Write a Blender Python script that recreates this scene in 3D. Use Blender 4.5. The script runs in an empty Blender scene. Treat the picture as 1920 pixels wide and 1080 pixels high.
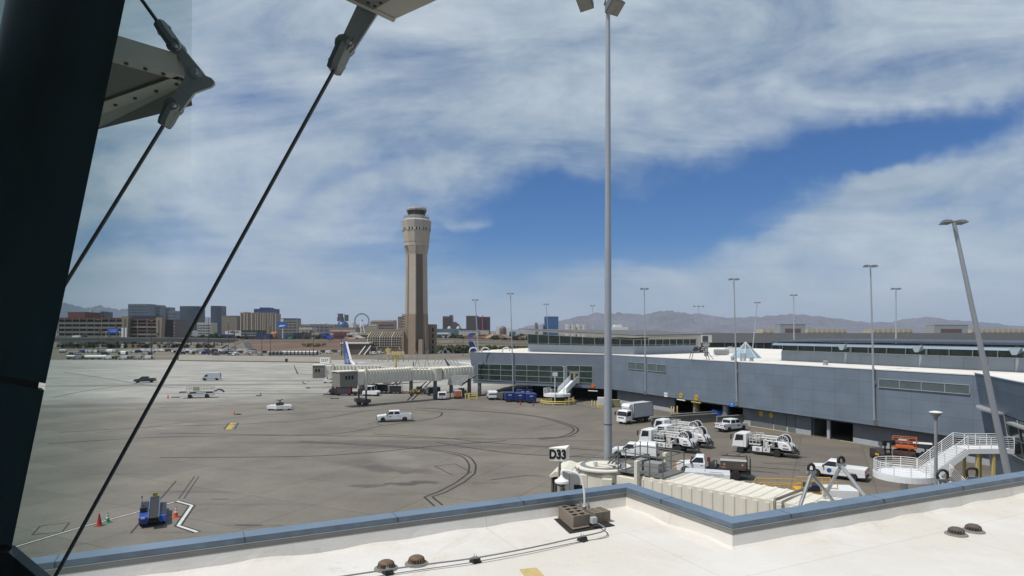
import bpy, bmesh, math, random
from mathutils import Vector, Matrix
random.seed(7)
PI = math.pi; R = math.radians
SC = bpy.context.scene; COL = SC.collection
# ------------------------------------------------------------ camera
H = 15.5; F = 1200.0; HZ = 622.0
cd = bpy.data.cameras.new("camera"); cam = bpy.data.objects.new("camera", cd); COL.objects.link(cam)
cam.location = (0, 0, H); cam.rotation_euler = (PI/2, 0, 0)
cd.sensor_width = 36; cd.lens = 36*F/1920; cd.shift_y = (HZ-540)/1920
cd.clip_start = .05; cd.clip_end = 60000
SC.camera = cam
SC.render.resolution_x = 1024; SC.render.resolution_y = 576
SC.view_settings.view_transform = 'Standard'; SC.view_settings.look = 'None'
SC.view_settings.exposure = -0.1; SC.view_settings.gamma = 1
SC.cycles.use_denoising = True; SC.cycles.max_bounces = 6
SC.cycles.transparent_max_bounces = 12; SC.cycles.volume_bounces = 0
# ------------------------------------------------------------ sun + sky
SUN_AZ = 241; SUN_EL = 61          # compass-like: 0 = straight ahead (+Y), 90 = right (+X)
sd = bpy.data.lights.new("sun", 'SUN'); sd.energy = 4.2; sd.angle = R(.5); sd.color = (1, .95, .88)
so = bpy.data.objects.new("sun", sd); COL.objects.link(so)
sv = Vector((math.sin(R(SUN_AZ))*math.cos(R(SUN_EL)), math.cos(R(SUN_AZ))*math.cos(R(SUN_EL)), math.sin(R(SUN_EL))))
so.rotation_euler = sv.to_track_quat('Z', 'Y').to_euler(); so.location = sv*100
W = bpy.data.worlds.new("World"); SC.world = W; W.use_nodes = True
wt = W.node_tree; wn = wt.nodes; wl = wt.links; wn.clear()
def N(t, **k):
    n = wn.new(t)
    for a, b in k.items(): setattr(n, a, b)
    return n
def M_(op, a, b=None, c=None, clamp=False):
    n = wn.new('ShaderNodeMath'); n.operation = op; n.use_clamp = clamp
    for i, x in enumerate((a, b, c)):
        if x is None: continue
        if isinstance(x, (int, float)): n.inputs[i].default_value = x
        else: wl.new(x, n.inputs[i])
    return n.outputs[0]
sky = N('ShaderNodeTexSky', sky_type='NISHITA', sun_disc=False, sun_elevation=R(SUN_EL), sun_rotation=R(SUN_AZ), altitude=600, air_density=1.0, dust_density=.6, ozone_density=2.5)
tc = N('ShaderNodeTexCoord'); sep = N('ShaderNodeSeparateXYZ'); wl.new(tc.outputs['Generated'], sep.inputs[0])
dx, dy, dz = sep.outputs
ay = M_('MAXIMUM', M_('ABSOLUTE', dy), .05)
comb = N('ShaderNodeCombineXYZ'); wl.new(M_('DIVIDE', dx, ay), comb.inputs[0]); wl.new(M_('DIVIDE', dz, ay), comb.inputs[1])
zz = M_('ADD', M_('MAXIMUM', dz, 0.0), .10)
pc = N('ShaderNodeCombineXYZ'); wl.new(M_('DIVIDE', dx, zz), pc.inputs[0]); wl.new(M_('DIVIDE', dy, zz), pc.inputs[1])
mp = N('ShaderNodeMapping'); wl.new(pc.outputs[0], mp.inputs[0]); mp.inputs['Rotation'].default_value = (0, 0, R(38)); mp.inputs['Scale'].default_value = (.62, 1.35, 1)
def noise(vec, s, d=6, r=.55, dist=0.0):
    n = N('ShaderNodeTexNoise'); wl.new(vec, n.inputs['Vector']); n.inputs['Scale'].default_value = s; n.inputs['Detail'].default_value = d
    n.inputs['Roughness'].default_value = r; n.inputs['Distortion'].default_value = dist; return n
nA = noise(mp.outputs[0], .5, 7, .56, .8); nB = noise(mp.outputs[0], 1.7, 8, .62, .9); nC = noise(pc.outputs[0], 6.0, 5, .62, .5)
nW = noise(comb.outputs[0], 2.6, 5, .6)
wsub = N('ShaderNodeVectorMath', operation='SUBTRACT'); wl.new(nW.outputs['Color'], wsub.inputs[0]); wsub.inputs[1].default_value = (.5, .5, .5)
wsc = N('ShaderNodeVectorMath', operation='SCALE'); wl.new(wsub.outputs[0], wsc.inputs[0]); wsc.inputs['Scale'].default_value = .22
wad = N('ShaderNodeVectorMath', operation='ADD'); wl.new(comb.outputs[0], wad.inputs[0]); wl.new(wsc.outputs[0], wad.inputs[1])
mD = N('ShaderNodeMapping'); wl.new(comb.outputs[0], mD.inputs[0]); mD.inputs['Rotation'].default_value = (0, 0, R(-26)); mD.inputs['Scale'].default_value = (1.5, 4.6, 1); nD = noise(mD.outputs[0], 1.5, 8, .62, .7)
mE = N('ShaderNodeMapping'); wl.new(comb.outputs[0], mE.inputs[0]); mE.inputs['Rotation'].default_value = (0, 0, R(12)); mE.inputs['Scale'].default_value = (6, 9, 1); nE = noise(mE.outputs[0], 1.6, 7, .65, .3)
def ell(cx, cy, rx, ry, ang):      # soft patch of sky, in tangent coordinates of direction
    m = N('ShaderNodeMapping', vector_type='TEXTURE'); wl.new(wad.outputs[0], m.inputs[0])
    m.inputs['Location'].default_value = ((cx-960)/F, (HZ-cy)/F, 0); m.inputs['Rotation'].default_value = (0, 0, R(ang)); m.inputs['Scale'].default_value = (rx/F, ry/F, 1)
    g = N('ShaderNodeTexGradient', gradient_type='SPHERICAL'); wl.new(m.outputs[0], g.inputs[0]); return g.outputs['Fac']
blue = None
for cx, cy, rx, ry, an, s in ((930, 440, 340, 130, 6, 1.7), (1200, 405, 360, 125, 10, 1.8), (1470, 315, 420, 90, 16, 1.6), (1830, 225, 400, 70, 16, 1.5), (1640, 150, 400, 40, 18, .5), (1000, 345, 200, 60, 12, .8), (700, 320, 260, 30, 25, .5), (250, 250, 200, 40, 30, .4), (1150, 60, 300, 30, 20, .35),
                              (1130, 450, 260, 60, 0, .9), (480, 205, 200, 80, -15, .75), (250, 455, 240, 60, 0, .7), (350, 360, 300, 70, 20, .3),
                              (1500, 140, 460, 60, 12, .32), (760, 130, 200, 120, 30, .3), (1640, 520, 500, 60, 0, .15), (1600, 330, 260, 45, 22, .8),
                              (1480, 370, 160, 35, 5, -.7), (1700, 360, 180, 40, 8, -.8), (860, 408, 70, 18, 0, -.6), (960, 545, 1600, 70, 0, .12)):
    t = M_('MULTIPLY', ell(cx, cy, rx, ry, an), s)
    blue = t if blue is None else M_('ADD', blue, t)
cov = M_('ADD', M_('MULTIPLY', nA.outputs['Fac'], 1.2), M_('MULTIPLY', nB.outputs['Fac'], .75)); cov = M_('ADD', cov, M_('ADD', M_('MULTIPLY', nD.outputs['Fac'], 1.9), M_('MULTIPLY', nE.outputs['Fac'], .55)))
cov = M_('ADD', cov, M_('MULTIPLY', nC.outputs['Fac'], .42))
cov = M_('SUBTRACT', M_('SUBTRACT', cov, M_('MULTIPLY', blue, 1.15)), 1.84)
covs = N('ShaderNodeMapRange', interpolation_type='SMOOTHSTEP'); wl.new(cov, covs.inputs['Value'])
covs.inputs['From Min'].default_value = -1.15; covs.inputs['From Max'].default_value = 1.02; covs.inputs['To Max'].default_value = .93
cr = N('ShaderNodeMix', data_type='RGBA'); 
sh = N('ShaderNodeMapRange'); wl.new(M_('ADD', M_('MULTIPLY', nD.outputs['Fac'], .7), M_('ADD', M_('MULTIPLY', nA.outputs['Fac'], .3), M_('MULTIPLY', nE.outputs['Fac'], .2))), sh.inputs['Value']); sh.inputs['From Min'].default_value = .42; sh.inputs['From Max'].default_value = .78
wl.new(sh.outputs[0], cr.inputs['Factor']); cr.inputs[6].default_value = (2.7, 3.8, 4.9, 1); cr.inputs[7].default_value = (6.9, 7.7, 8.2, 1)
skt = N('ShaderNodeMix', data_type='RGBA', blend_type='MULTIPLY'); skt.inputs['Factor'].default_value = 1; wl.new(sky.outputs[0], skt.inputs[6]); skt.inputs[7].default_value = (.15, .49, .88, 1)
mx = N('ShaderNodeMix', data_type='RGBA'); wl.new(covs.outputs[0], mx.inputs['Factor']); wl.new(skt.outputs[2], mx.inputs[6]); wl.new(cr.outputs[2], mx.inputs[7])
hz = N('ShaderNodeMapRange', interpolation_type='SMOOTHSTEP'); wl.new(dz, hz.inputs['Value']); hz.inputs['From Min'].default_value = -.02; hz.inputs['From Max'].default_value = .15; hz.inputs['To Min'].default_value = .8; hz.inputs['To Max'].default_value = 0
mh = N('ShaderNodeMix', data_type='RGBA'); wl.new(M_('MULTIPLY', hz.outputs[0], M_('ADD', M_('MULTIPLY', nD.outputs['Fac'], 1.6), .15), None, True), mh.inputs['Factor']); wl.new(mx.outputs[2], mh.inputs[6]); mh.inputs[7].default_value = (4.9, 5.8, 6.8, 1)
bg = N('ShaderNodeBackground'); wl.new(mh.outputs[2], bg.inputs[0]); bg.inputs[1].default_value = .1
wo = N('ShaderNodeOutputWorld'); wl.new(bg.outputs[0], wo.inputs[0])
# ------------------------------------------------------------ pixel -> world
def G(u, v, z=0.0):
    Y = (H-z)*F/(v-HZ); return Vector(((u-960)/F*Y, Y, z))
def P(u, v, Y): return Vector(((u-960)/F*Y, Y, H-(v-HZ)*Y/F))
# ------------------------------------------------------------ materials
MATS = {}
def mat(name, col, rough=.6, metal=0.0, var=.12, scale=1.5, bump=0.0, bscale=None, emis=None, spec=.5, dirt=0.0, detail=5):
    if name in MATS: return MATS[name]
    m = bpy.data.materials.new(name); m.use_nodes = True; t = m.node_tree; n = t.nodes; L = t.links
    b = n['Principled BSDF']; b.inputs['Roughness'].default_value = rough; b.inputs['Metallic'].default_value = metal
    b.inputs['Specular IOR Level'].default_value = spec
    c = tuple(col)+(1,)
    tcn = n.new('ShaderNodeTexCoord')
    if var > 0:
        nz = n.new('ShaderNodeTexNoise'); nz.inputs['Scale'].default_value = scale; nz.inputs['Detail'].default_value = detail; nz.inputs['Roughness'].default_value = .6
        L.new(tcn.outputs['Object'], nz.inputs['Vector'])
        mr = n.new('ShaderNodeMapRange'); mr.inputs['From Min'].default_value = .3; mr.inputs['From Max'].default_value = .7
        L.new(nz.outputs['Fac'], mr.inputs['Value'])
        mx = n.new('ShaderNodeMix'); mx.data_type = 'RGBA'; L.new(mr.outputs[0], mx.inputs['Factor'])
        mx.inputs[6].default_value = tuple(min(1, x*(1-var)) for x in col)+(1,); mx.inputs[7].default_value = tuple(min(1, x*(1+var)) for x in col)+(1,)
        out = mx.outputs[2]
        if dirt > 0:
            n2 = n.new('ShaderNodeTexNoise'); n2.inputs['Scale'].default_value = scale*.35; n2.inputs['Detail'].default_value = 8; n2.inputs['Roughness'].default_value = .7
            L.new(tcn.outputs['Object'], n2.inputs['Vector'])
            r2 = n.new('ShaderNodeMapRange'); r2.inputs['From Min'].default_value = .48; r2.inputs['From Max'].default_value = .75; r2.inputs['To Max'].default_value = dirt
            L.new(n2.outputs['Fac'], r2.inputs['Value'])
            m2 = n.new('ShaderNodeMix'); m2.data_type = 'RGBA'; L.new(r2.outputs[0], m2.inputs['Factor']); L.new(out, m2.inputs[6]); m2.inputs[7].default_value = tuple(x*.45 for x in col)+(1,)
            out = m2.outputs[2]
        L.new(out, b.inputs['Base Color'])
    else: b.inputs['Base Color'].default_value = c
    if bump > 0:
        nb = n.new('ShaderNodeTexNoise'); nb.inputs['Scale'].default_value = bscale or scale*4; nb.inputs['Detail'].default_value = 6
        L.new(tcn.outputs['Object'], nb.inputs['Vector'])
        bu = n.new('ShaderNodeBump'); bu.inputs['Strength'].default_value = 1; bu.inputs['Distance'].default_value = bump
        L.new(nb.outputs['Fac'], bu.inputs['Height']); L.new(bu.outputs[0], b.inputs['Normal'])
    if emis: b.inputs['Emission Color'].default_value = tuple(emis)+(1,); b.inputs['Emission Strength'].default_value = 1
    MATS[name] = m; return m
def panel_mat(name, col, bw, bh, gap=.02, rough=.45, metal=.0, var=.08, axes='xz', mort=.55, off=0.0, gvar=.1):
    m = bpy.data.materials.new(name); m.use_nodes = True; t = m.node_tree; n = t.nodes; L = t.links
    b = n['Principled BSDF']; b.inputs['Roughness'].default_value = rough; b.inputs['Metallic'].default_value = metal
    tcn = n.new('ShaderNodeTexCoord'); s = n.new('ShaderNodeSeparateXYZ'); L.new(tcn.outputs['Object'], s.inputs[0])
    c = n.new('ShaderNodeCombineXYZ'); L.new(s.outputs['xyz'.index(axes[0])], c.inputs[0]); L.new(s.outputs['xyz'.index(axes[1])], c.inputs[1])
    br = n.new('ShaderNodeTexBrick'); br.offset = off; br.squash = 1; L.new(c.outputs[0], br.inputs['Vector'])
    br.inputs['Scale'].default_value = 1; br.inputs['Brick Width'].default_value = bw; br.inputs['Row Height'].default_value = bh; br.inputs['Mortar Size'].default_value = gap; br.inputs['Mortar Smooth'].default_value = .1
    br.inputs['Color1'].default_value = tuple(x*(1-var) for x in col)+(1,); br.inputs['Color2'].default_value = tuple(min(1, x*(1+var)) for x in col)+(1,)
    br.inputs['Mortar'].default_value = tuple(x*mort for x in col)+(1,)
    nz = n.new('ShaderNodeTexNoise'); nz.inputs['Scale'].default_value = .35; nz.inputs['Detail'].default_value = 6; L.new(tcn.outputs['Object'], nz.inputs['Vector'])
    mr = n.new('ShaderNodeMapRange'); mr.inputs['From Min'].default_value = .3; mr.inputs['From Max'].default_value = .7; mr.inputs['To Min'].default_value = 1-gvar; mr.inputs['To Max'].default_value = 1+gvar; L.new(nz.outputs['Fac'], mr.inputs['Value'])
    v = n.new('ShaderNodeVectorMath'); v.operation = 'SCALE'; L.new(br.outputs['Color'], v.inputs[0]); L.new(mr.outputs[0], v.inputs['Scale'])
    L.new(v.outputs[0], b.inputs['Base Color']); MATS[name] = m; return m
def glass_mat(name, col, rough=.08):
    return mat(name, col, rough, 0, .35, .8, spec=.8)
white = mat('white_paint', (.78, .78, .77), .35, 0, .05, .8, dirt=.12)
offwh = mat('offwhite_paint', (.62, .62, .60), .5, 0, .08, 1, dirt=.2)
cream = mat('cream_paint', (.69, .65, .555), .55, 0, .06, .5, dirt=.18)
rubber = mat('tyre_rubber', (.022, .022, .023), .85, 0, .2, 4)
black = mat('black_parts', (.02, .02, .022), .6, 0, .2, 3)
dkgrey = mat('dark_grey_metal', (.06, .062, .065), .55, .3, .2, 2)
grey = mat('grey_metal', (.30, .31, .32), .45, .5, .12, 1.5, dirt=.15)
steel = mat('galvanised_steel', (.42, .43, .44), .42, .6, .1, 3, dirt=.1)
rimm = mat('wheel_rim', (.42, .42, .43), .35, .5, .1, 3)
tint = mat('vehicle_glass', (.018, .022, .026), .12, 0, .2, 2, spec=.6)
redl = mat('tail_light_red', (.35, .02, .02), .3, 0, .1, 2)
headl = mat('headlight_lens', (.7, .72, .74), .15, 0, .05, 2)
yellow = mat('yellow_paint', (.62, .36, .03), .5, 0, .12, 2, dirt=.2)
paleyel = mat('faded_yellow', (.55, .44, .18), .6, 0, .12, 2, dirt=.2)
orange = mat('orange_paint', (.55, .13, .03), .5, 0, .1, 2, dirt=.15)
redp = mat('red_paint', (.30, .035, .04), .5, 0, .12, 2, dirt=.15)
navy = mat('navy_cover', (.015, .035, .17), .5, 0, .15, 2, dirt=.1)
blueb = mat('bright_blue_paint', (.02, .06, .30), .45, 0, .12, 2, dirt=.15)
green = mat('green_paint', (.05, .30, .16), .5, 0, .1, 2)
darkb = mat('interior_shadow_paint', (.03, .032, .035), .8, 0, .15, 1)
# ------------------------------------------------------------ mesh builder
class MB:
    def __init__(s): s.v = []; s.f = []; s.m = []; s.k = 0
    def poly(s, pts, m=None):
        b = len(s.v); s.v += [tuple(p) for p in pts]; s.f.append(tuple(range(b, b+len(pts)))); s.m.append(s.k if m is None else m); return s
    def box(s, x0, x1, y0, y1, z0, z1, m=None, M=None):
        b = len(s.v); q = [(x0,y0,z0),(x1,y0,z0),(x1,y1,z0),(x0,y1,z0),(x0,y0,z1),(x1,y0,z1),(x1,y1,z1),(x0,y1,z1)]
        if M: q = [tuple(M @ Vector(p)) for p in q]
        s.v += q
        for f in ((3,2,1,0),(4,5,6,7),(0,1,5,4),(1,2,6,5),(2,3,7,6),(3,0,4,7)): s.f.append(tuple(b+i for i in f)); s.m.append(s.k if m is None else m)
        return s
    def loft(s, rings, cap=True, m=None, close=True):
        b = len(s.v); n = len(rings[0])
        for r in rings: s.v += [tuple(p) for p in r]
        mm = s.k if m is None else m
        for i in range(len(rings)-1):
            for j in range(n if close else n-1):
                a = b+i*n+j; c = b+i*n+(j+1) % n
                s.f.append((a, c, c+n, a+n)); s.m.append(mm)
        if cap:
            s.f.append(tuple(b+j for j in reversed(range(n)))); s.m.append(mm)
            e = b+(len(rings)-1)*n; s.f.append(tuple(e+j for j in range(n))); s.m.append(mm)
        return s
    def prism(s, pts, z0, z1, m=None): return s.loft([[(x, y, z0) for x, y in pts], [(x, y, z1) for x, y in pts]], m=m)
    def side(s, pts, y0, y1, m=None): return s.loft([[(x, y0, z) for x, z in pts], [(x, y1, z) for x, z in pts]], m=m)
    def front(s, pts, x0, x1, m=None): return s.loft([[(x0, y, z) for y, z in pts], [(x1, y, z) for y, z in pts]], m=m)
    def ext(s, pts, d, m=None): return s.loft([[tuple(Vector(p)) for p in pts], [tuple(Vector(p)+Vector(d)) for p in pts]], m=m)
    def tube(s, p0, p1, r0, r1=None, n=8, m=None):
        p0 = Vector(p0); p1 = Vector(p1); r1 = r0 if r1 is None else r1
        d = (p1-p0).normalized(); a = d.orthogonal().normalized(); b = d.cross(a)
        rg = lambda p, r: [p+a*(r*math.cos(2*PI*i/n))+b*(r*math.sin(2*PI*i/n)) for i in range(n)]
        return s.loft([rg(p0, r0), rg(p1, r1)], m=m)
    def path(s, pts, r, n=8, m=None):
        pts = [Vector(p) for p in pts]; rings = []; a = None
        for i, p in enumerate(pts):
            d = (pts[min(i+1, len(pts)-1)]-pts[max(i-1, 0)]).normalized()
            a = d.orthogonal().normalized() if a is None else (a-d*a.dot(d)).normalized()
            b = d.cross(a); rings.append([p+a*(r*math.cos(2*PI*j/n))+b*(r*math.sin(2*PI*j/n)) for j in range(n)])
        return s.loft(rings, m=m)
    def lathe(s, prof, c=(0,0,0), n=16, axis='z', m=None):
        rings = []
        for r, h in prof:
            q = []
            for j in range(n):
                a = 2*PI*j/n; x, y = r*math.cos(a), r*math.sin(a)
                q.append((c[0]+x, c[1]+y, c[2]+h) if axis == 'z' else (c[0]+x, c[1]+h, c[2]+y) if axis == 'y' else (c[0]+h, c[1]+x, c[2]+y))
            rings.append(q)
        return s.loft(rings, m=m)
    def build(s, name, mats, parent=None, smooth=False, bevel=0, loc=None, rz=None):
        me = bpy.data.meshes.new(name); me.from_pydata(s.v, [], s.f)
        ms = mats if isinstance(mats, (list, tuple)) else [mats]
        for m in ms: me.materials.append(m)
        me.polygons.foreach_set('material_index', s.m)
        bm = bmesh.new(); bm.from_mesh(me); bmesh.ops.recalc_face_normals(bm, faces=bm.faces); bm.to_mesh(me); bm.free()
        o = bpy.data.objects.new(name, me); COL.objects.link(o)
        if parent: o.parent = parent
        if loc is not None: o.location = loc
        if rz is not None: o.rotation_euler = (0, 0, rz)
        if smooth:
            me.polygons.foreach_set('use_smooth', [True]*len(me.polygons)); me.set_sharp_from_angle(angle=R(35))
        if bevel:
            md = o.modifiers.new('bevel', 'BEVEL'); md.width = bevel; md.segments = 2; md.limit_method = 'ANGLE'
        return o
def tag(o, label, cat, group=None, kind=None):
    o['label'] = label; o['category'] = cat
    if group: o['group'] = group
    if kind: o['kind'] = kind
    return o
def thing(name, label, cat, loc=(0,0,0), rz=0, group=None):
    o = bpy.data.objects.new(name, None); COL.objects.link(o); o.location = loc; o.rotation_euler = (0, 0, rz); o.empty_display_size = .2
    return tag(o, label, cat, group)
def struct(o): o['kind'] = 'structure'; return o
def dup(root, loc, rz=0, label=None, group=None, sc=None):
    r = root.copy(); COL.objects.link(r); r.location = loc; r.rotation_euler = (0, 0, rz)
    if label: r['label'] = label
    if group: r['group'] = group
    if sc: r.scale = sc
    for ch in list(root.children):
        c = ch.copy(); COL.objects.link(c); c.parent = r
        for g in list(ch.children):
            d = g.copy(); COL.objects.link(d); d.parent = c
    return r
def text(s, size, m, parent, loc, rot=(PI/2, 0, 0), ext=.01, name='lettering', sx=1, off=0.0):
    c = bpy.data.curves.new(name, 'FONT'); c.body = s; c.size = size; c.extrude = ext; c.align_x = 'CENTER'; c.align_y = 'CENTER'; c.offset = off
    tmp = bpy.data.objects.new('lettering_source', c); me = bpy.data.meshes.new_from_object(tmp); bpy.data.objects.remove(tmp); me.materials.clear(); me.materials.append(m)
    o = bpy.data.objects.new(name, me); COL.objects.link(o); o.parent = parent; o.location = loc; o.rotation_euler = rot; o.scale = (sx, 1, 1); return o
def catmull(p, k=8):
    p = [Vector(q) for q in p]; o = []
    for i in range(len(p)-1):
        a = p[max(i-1, 0)]; b = p[i]; c = p[i+1]; d = p[min(i+2, len(p)-1)]
        for j in range(k):
            t = j/k; o.append(.5*((2*b)+(c-a)*t+(2*a-5*b+4*c-d)*t*t+(3*b-a-3*c+d)*t**3))
    return o+[p[-1]]
def ribbon(mb, pts, w, z, m=None):
    rng = range(len(pts))
    for i in range(len(pts)-1):
        def nrm(k):
            d = (pts[min(k+1, len(pts)-1)]-pts[max(k-1, 0)]); d.z = 0; d.normalize(); return Vector((-d.y, d.x, 0))
        a, b = nrm(i)*w/2, nrm(i+1)*w/2
        q = [pts[i]-a, pts[i+1]-b, pts[i+1]+b, pts[i]+a]
        mb.poly([(p.x, p.y, z) for p in q], m)
# ------------------------------------------------------------ ground, apron, markings
mb = MB(); NN = 40
gm = mat('desert_ground', (.155, .13, .10), .95, 0, .3, .02, dirt=.4)
mb.poly([(-40000, -300, 0), (40000, -300, 0), (40000, 40000, 0), (-40000, 40000, 0)])
struct(mb.build('ground', gm))
def apron_mat():
    m = bpy.data.materials.new('apron_concrete'); m.use_nodes = True; t = m.node_tree; n = t.nodes; L = t.links; b = n['Principled BSDF']; b.inputs['Roughness'].default_value = .85
    g = n.new('ShaderNodeNewGeometry'); s = n.new('ShaderNodeSeparateXYZ'); L.new(g.outputs['Position'], s.inputs[0])
    def mth(op, a, b_=None):
        k = n.new('ShaderNodeMath'); k.operation = op
        for i, x in enumerate((a, b_)):
            if x is None: continue
            if isinstance(x, (int, float)): k.inputs[i].default_value = x
            else: L.new(x, k.inputs[i])
        return k.outputs[0]
    def nz(sc, d=6, r=.6, vec=None):
        k = n.new('ShaderNodeTexNoise'); k.inputs['Scale'].default_value = sc; k.inputs['Detail'].default_value = d; k.inputs['Roughness'].default_value = r; L.new(vec or g.outputs['Position'], k.inputs['Vector']); return k.outputs['Fac']
    def mr(v, a, b_, c=0., d=1., sm=False):
        k = n.new('ShaderNodeMapRange'); L.new(v, k.inputs['Value']); k.interpolation_type = 'SMOOTHSTEP' if sm else 'LINEAR'
        for nm, x in (('From Min', a), ('From Max', b_), ('To Min', c), ('To Max', d)): k.inputs[nm].default_value = x
        return k.outputs[0]
    def mix(f, a, b_, bt='MIX'):
        k = n.new('ShaderNodeMix'); k.data_type = 'RGBA'; k.blend_type = bt
        for i, x in ((0, f), (6, a), (7, b_)):
            if isinstance(x, (int, float)): k.inputs[i].default_value = x
            elif isinstance(x, tuple): k.inputs[i].default_value = x+(1,)
            else: L.new(x, k.inputs[i])
        return k.outputs[2]
    big = nz(.02, 4); med = nz(.12, 8, .65); fine = nz(2.5, 6, .7)
    # old dark concrete near, bright concrete of the taxi lane beyond
    far = mr(mth('ADD', mth('ADD', s.outputs[1], mth('MULTIPLY', s.outputs[0], -.35)), mth('MULTIPLY', big, 40)), 168, 215, 0, 1, True)
    c = mix(far, (.165, .150, .128), (.305, .298, .272))
    warm = mr(s.outputs[0], -30, 20, 0, 1, True)
    c = mix(mth('MULTIPLY', warm, mr(s.outputs[1], 160, 120, 0, 1)), c, (.152, .132, .109))
    mp = n.new('ShaderNodeMapping'); L.new(g.outputs['Position'], mp.inputs[0]); mp.inputs['Rotation'].default_value = (0, 0, R(26)); mp.inputs['Location'].default_value = (3, 2, 0)
    br = n.new('ShaderNodeTexBrick'); br.offset = 0; L.new(mp.outputs[0], br.inputs['Vector'])
    for nm, x in (('Scale', 1), ('Brick Width', 7.6), ('Row Height', 7.6), ('Mortar Size', .05), ('Mortar Smooth', .3)): br.inputs[nm].default_value = x
    br.inputs['Color1'].default_value = (.90, .90, .905, 1); br.inputs['Color2'].default_value = (1.09, 1.08, 1.05, 1); br.inputs['Mortar'].default_value = (.60, .60, .60, 1)
    c = mix(1.0, c, br.outputs['Color'], 'MULTIPLY')
    v = n.new('ShaderNodeMix'); v.data_type = 'RGBA'
    for f_, lo, hi in ((med, .80, 1.16), (fine, .90, 1.10), (big, .85, 1.15)):
        k = mr(f_, .3, .7, lo, hi); kk = n.new('ShaderNodeVectorMath'); kk.operation = 'SCALE'; L.new(c, kk.inputs[0]); L.new(k, kk.inputs['Scale']); c = kk.outputs[0]
    # oil and rubber streaks, stretched along the taxi direction
    mp2 = n.new('ShaderNodeMapping'); L.new(g.outputs['Position'], mp2.inputs[0]); mp2.inputs['Scale'].default_value = (.035, .35, 1); mp2.inputs['Rotation'].default_value = (0, 0, R(-4))
    st = mr(nz(1.0, 7, .65, mp2.outputs[0]), .56, .72, 0, .6, True); c = mix(st, c, (.07, .065, .058))
    sp = mr(nz(.45, 4, .55), .68, .76, 0, .45, True); c = mix(sp, c, (.06, .055, .05))
    wr = n.new('ShaderNodeVectorMath'); wr.operation = 'ADD'; wn2 = n.new('ShaderNodeTexNoise'); wn2.inputs['Scale'].default_value = .5; wn2.inputs['Detail'].default_value = 4; L.new(g.outputs['Position'], wn2.inputs['Vector'])
    wc = n.new('ShaderNodeVectorMath'); wc.operation = 'SCALE'; wc.inputs['Scale'].default_value = 3; L.new(wn2.outputs['Color'], wc.inputs[0]); L.new(g.outputs['Position'], wr.inputs[0]); L.new(wc.outputs[0], wr.inputs[1])
    for (u, vv, rx, ry, an, stg) in STAINS:
        q = G(u, vv); e = n.new('ShaderNodeMapping'); e.vector_type = 'TEXTURE'; L.new(wr.outputs[0], e.inputs[0])
        e.inputs['Location'].default_value = (q.x+1.5, q.y+1.5, 1.5); e.inputs['Rotation'].default_value = (0, 0, R(an)); e.inputs['Scale'].default_value = (rx, ry, 50)
        gr = n.new('ShaderNodeTexGradient'); gr.gradient_type = 'SPHERICAL'; L.new(e.outputs[0], gr.inputs[0])
        f_ = mth('MULTIPLY', mr(gr.outputs['Fac'], 0, .5, 0, min(1, abs(stg)*1.0), True), mr(med, .3, .6, .5, 1)); c = mix(f_, c, (.045, .042, .04) if stg > 0 else (.25, .23, .2))
    L.new(c, b.inputs['Base Color'])
    bu = n.new('ShaderNodeBump'); bu.inputs['Distance'].default_value = .01; L.new(fine, bu.inputs['Height']); L.new(bu.outputs[0], b.inputs['Normal'])
    return m
STAINS = [(775, 906, 4.2, 1.3, 8, .85), (740, 880, 6, 2.2, -20, .6), (700, 868, 6, 3, 0, .35), (690, 912, 2.6, .9, 5, .6), (700, 830, 22, 2.2, 0, .45), (820, 838, 25, 2.0, 0, .4),
          (520, 738, 40, 2.5, 0, .5), (350, 722, 55, 5, 5, .5), (560, 714, 50, 3.5, 5, .45), (840, 765, 6, 1.5, 0, .3), (560, 765, 14, 2.2, 0, .45), (500, 733, 18, 1.5, 0, .6),
          (740, 860, 3.0, 9, 25, -.35), (1480, 868, 3, .6, 0, .4), (1500, 858, 2, .7, 30, .6), (640, 765, 12, 5, 0, -.3), (970, 1000, 3, 1, 0, .3), (200, 760, 30, 5, 12, .4), (900, 905, 3, .6, 0, .4), (480, 985, 3, .5, 0, .3)]
mb = MB(); mb.poly([(-420, 5, .004), (160, 5, .004), (160, 352, .004), (-420, 352, .004)])
struct(mb.build('apron', apron_mat()))
rub = mat('skid_rubber', (.034, .03, .027), .9, 0, .35, .8); whm = mat('line_white', (.55, .55, .52), .8, 0, .15, 2, dirt=.3); ylm = mat('line_yellow', (.42, .29, .06), .8, 0, .3, 2, dirt=.5)
blm = mat('line_black', (.04, .042, .042), .85, 0, .3, 2)
mb = MB()
def line(px, w, m, z=.010, sm=True, two=0):
    p = [G(u, v) for u, v in px]
    if sm: p = catmull(p, 10)
    if two:
        for s in (-1, 1):
            q = []
            for i, a in enumerate(p):
                d = p[min(i+1, len(p)-1)]-p[max(i-1, 0)]; d.z = 0; d.normalize(); q.append(a+Vector((-d.y, d.x, 0))*two/2*s)
            ribbon(mb, q, w, z, m)
    else: ribbon(mb, p, w, z, m)
line([(110, 811), (300, 800), (460, 795), (600, 785), (690, 770), (760, 768), (820, 772), (828, 777), (810, 785), (720, 798), (640, 812), (540, 816), (300, 820), (90, 832)], .35, 0)
line([(300, 812), (600, 817), (700, 818), (830, 822), (960, 823), (1080, 818)], .35, 0, .011)
line([(700, 814), (830, 821), (900, 829), (1000, 836), (1130, 845)], .3, 0, .012)
line([(560, 828), (660, 833), (780, 840), (860, 852), (884, 868), (884, 888)], .22, 0, .013, True, .75)
line([(884, 888), (862, 905), (830, 922), (803, 932), (822, 948)], .22, 0, .014, False, .75)
line([(300, 858), (560, 856), (700, 848), (800, 838), (950, 826)], .3, 0, .015)
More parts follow.
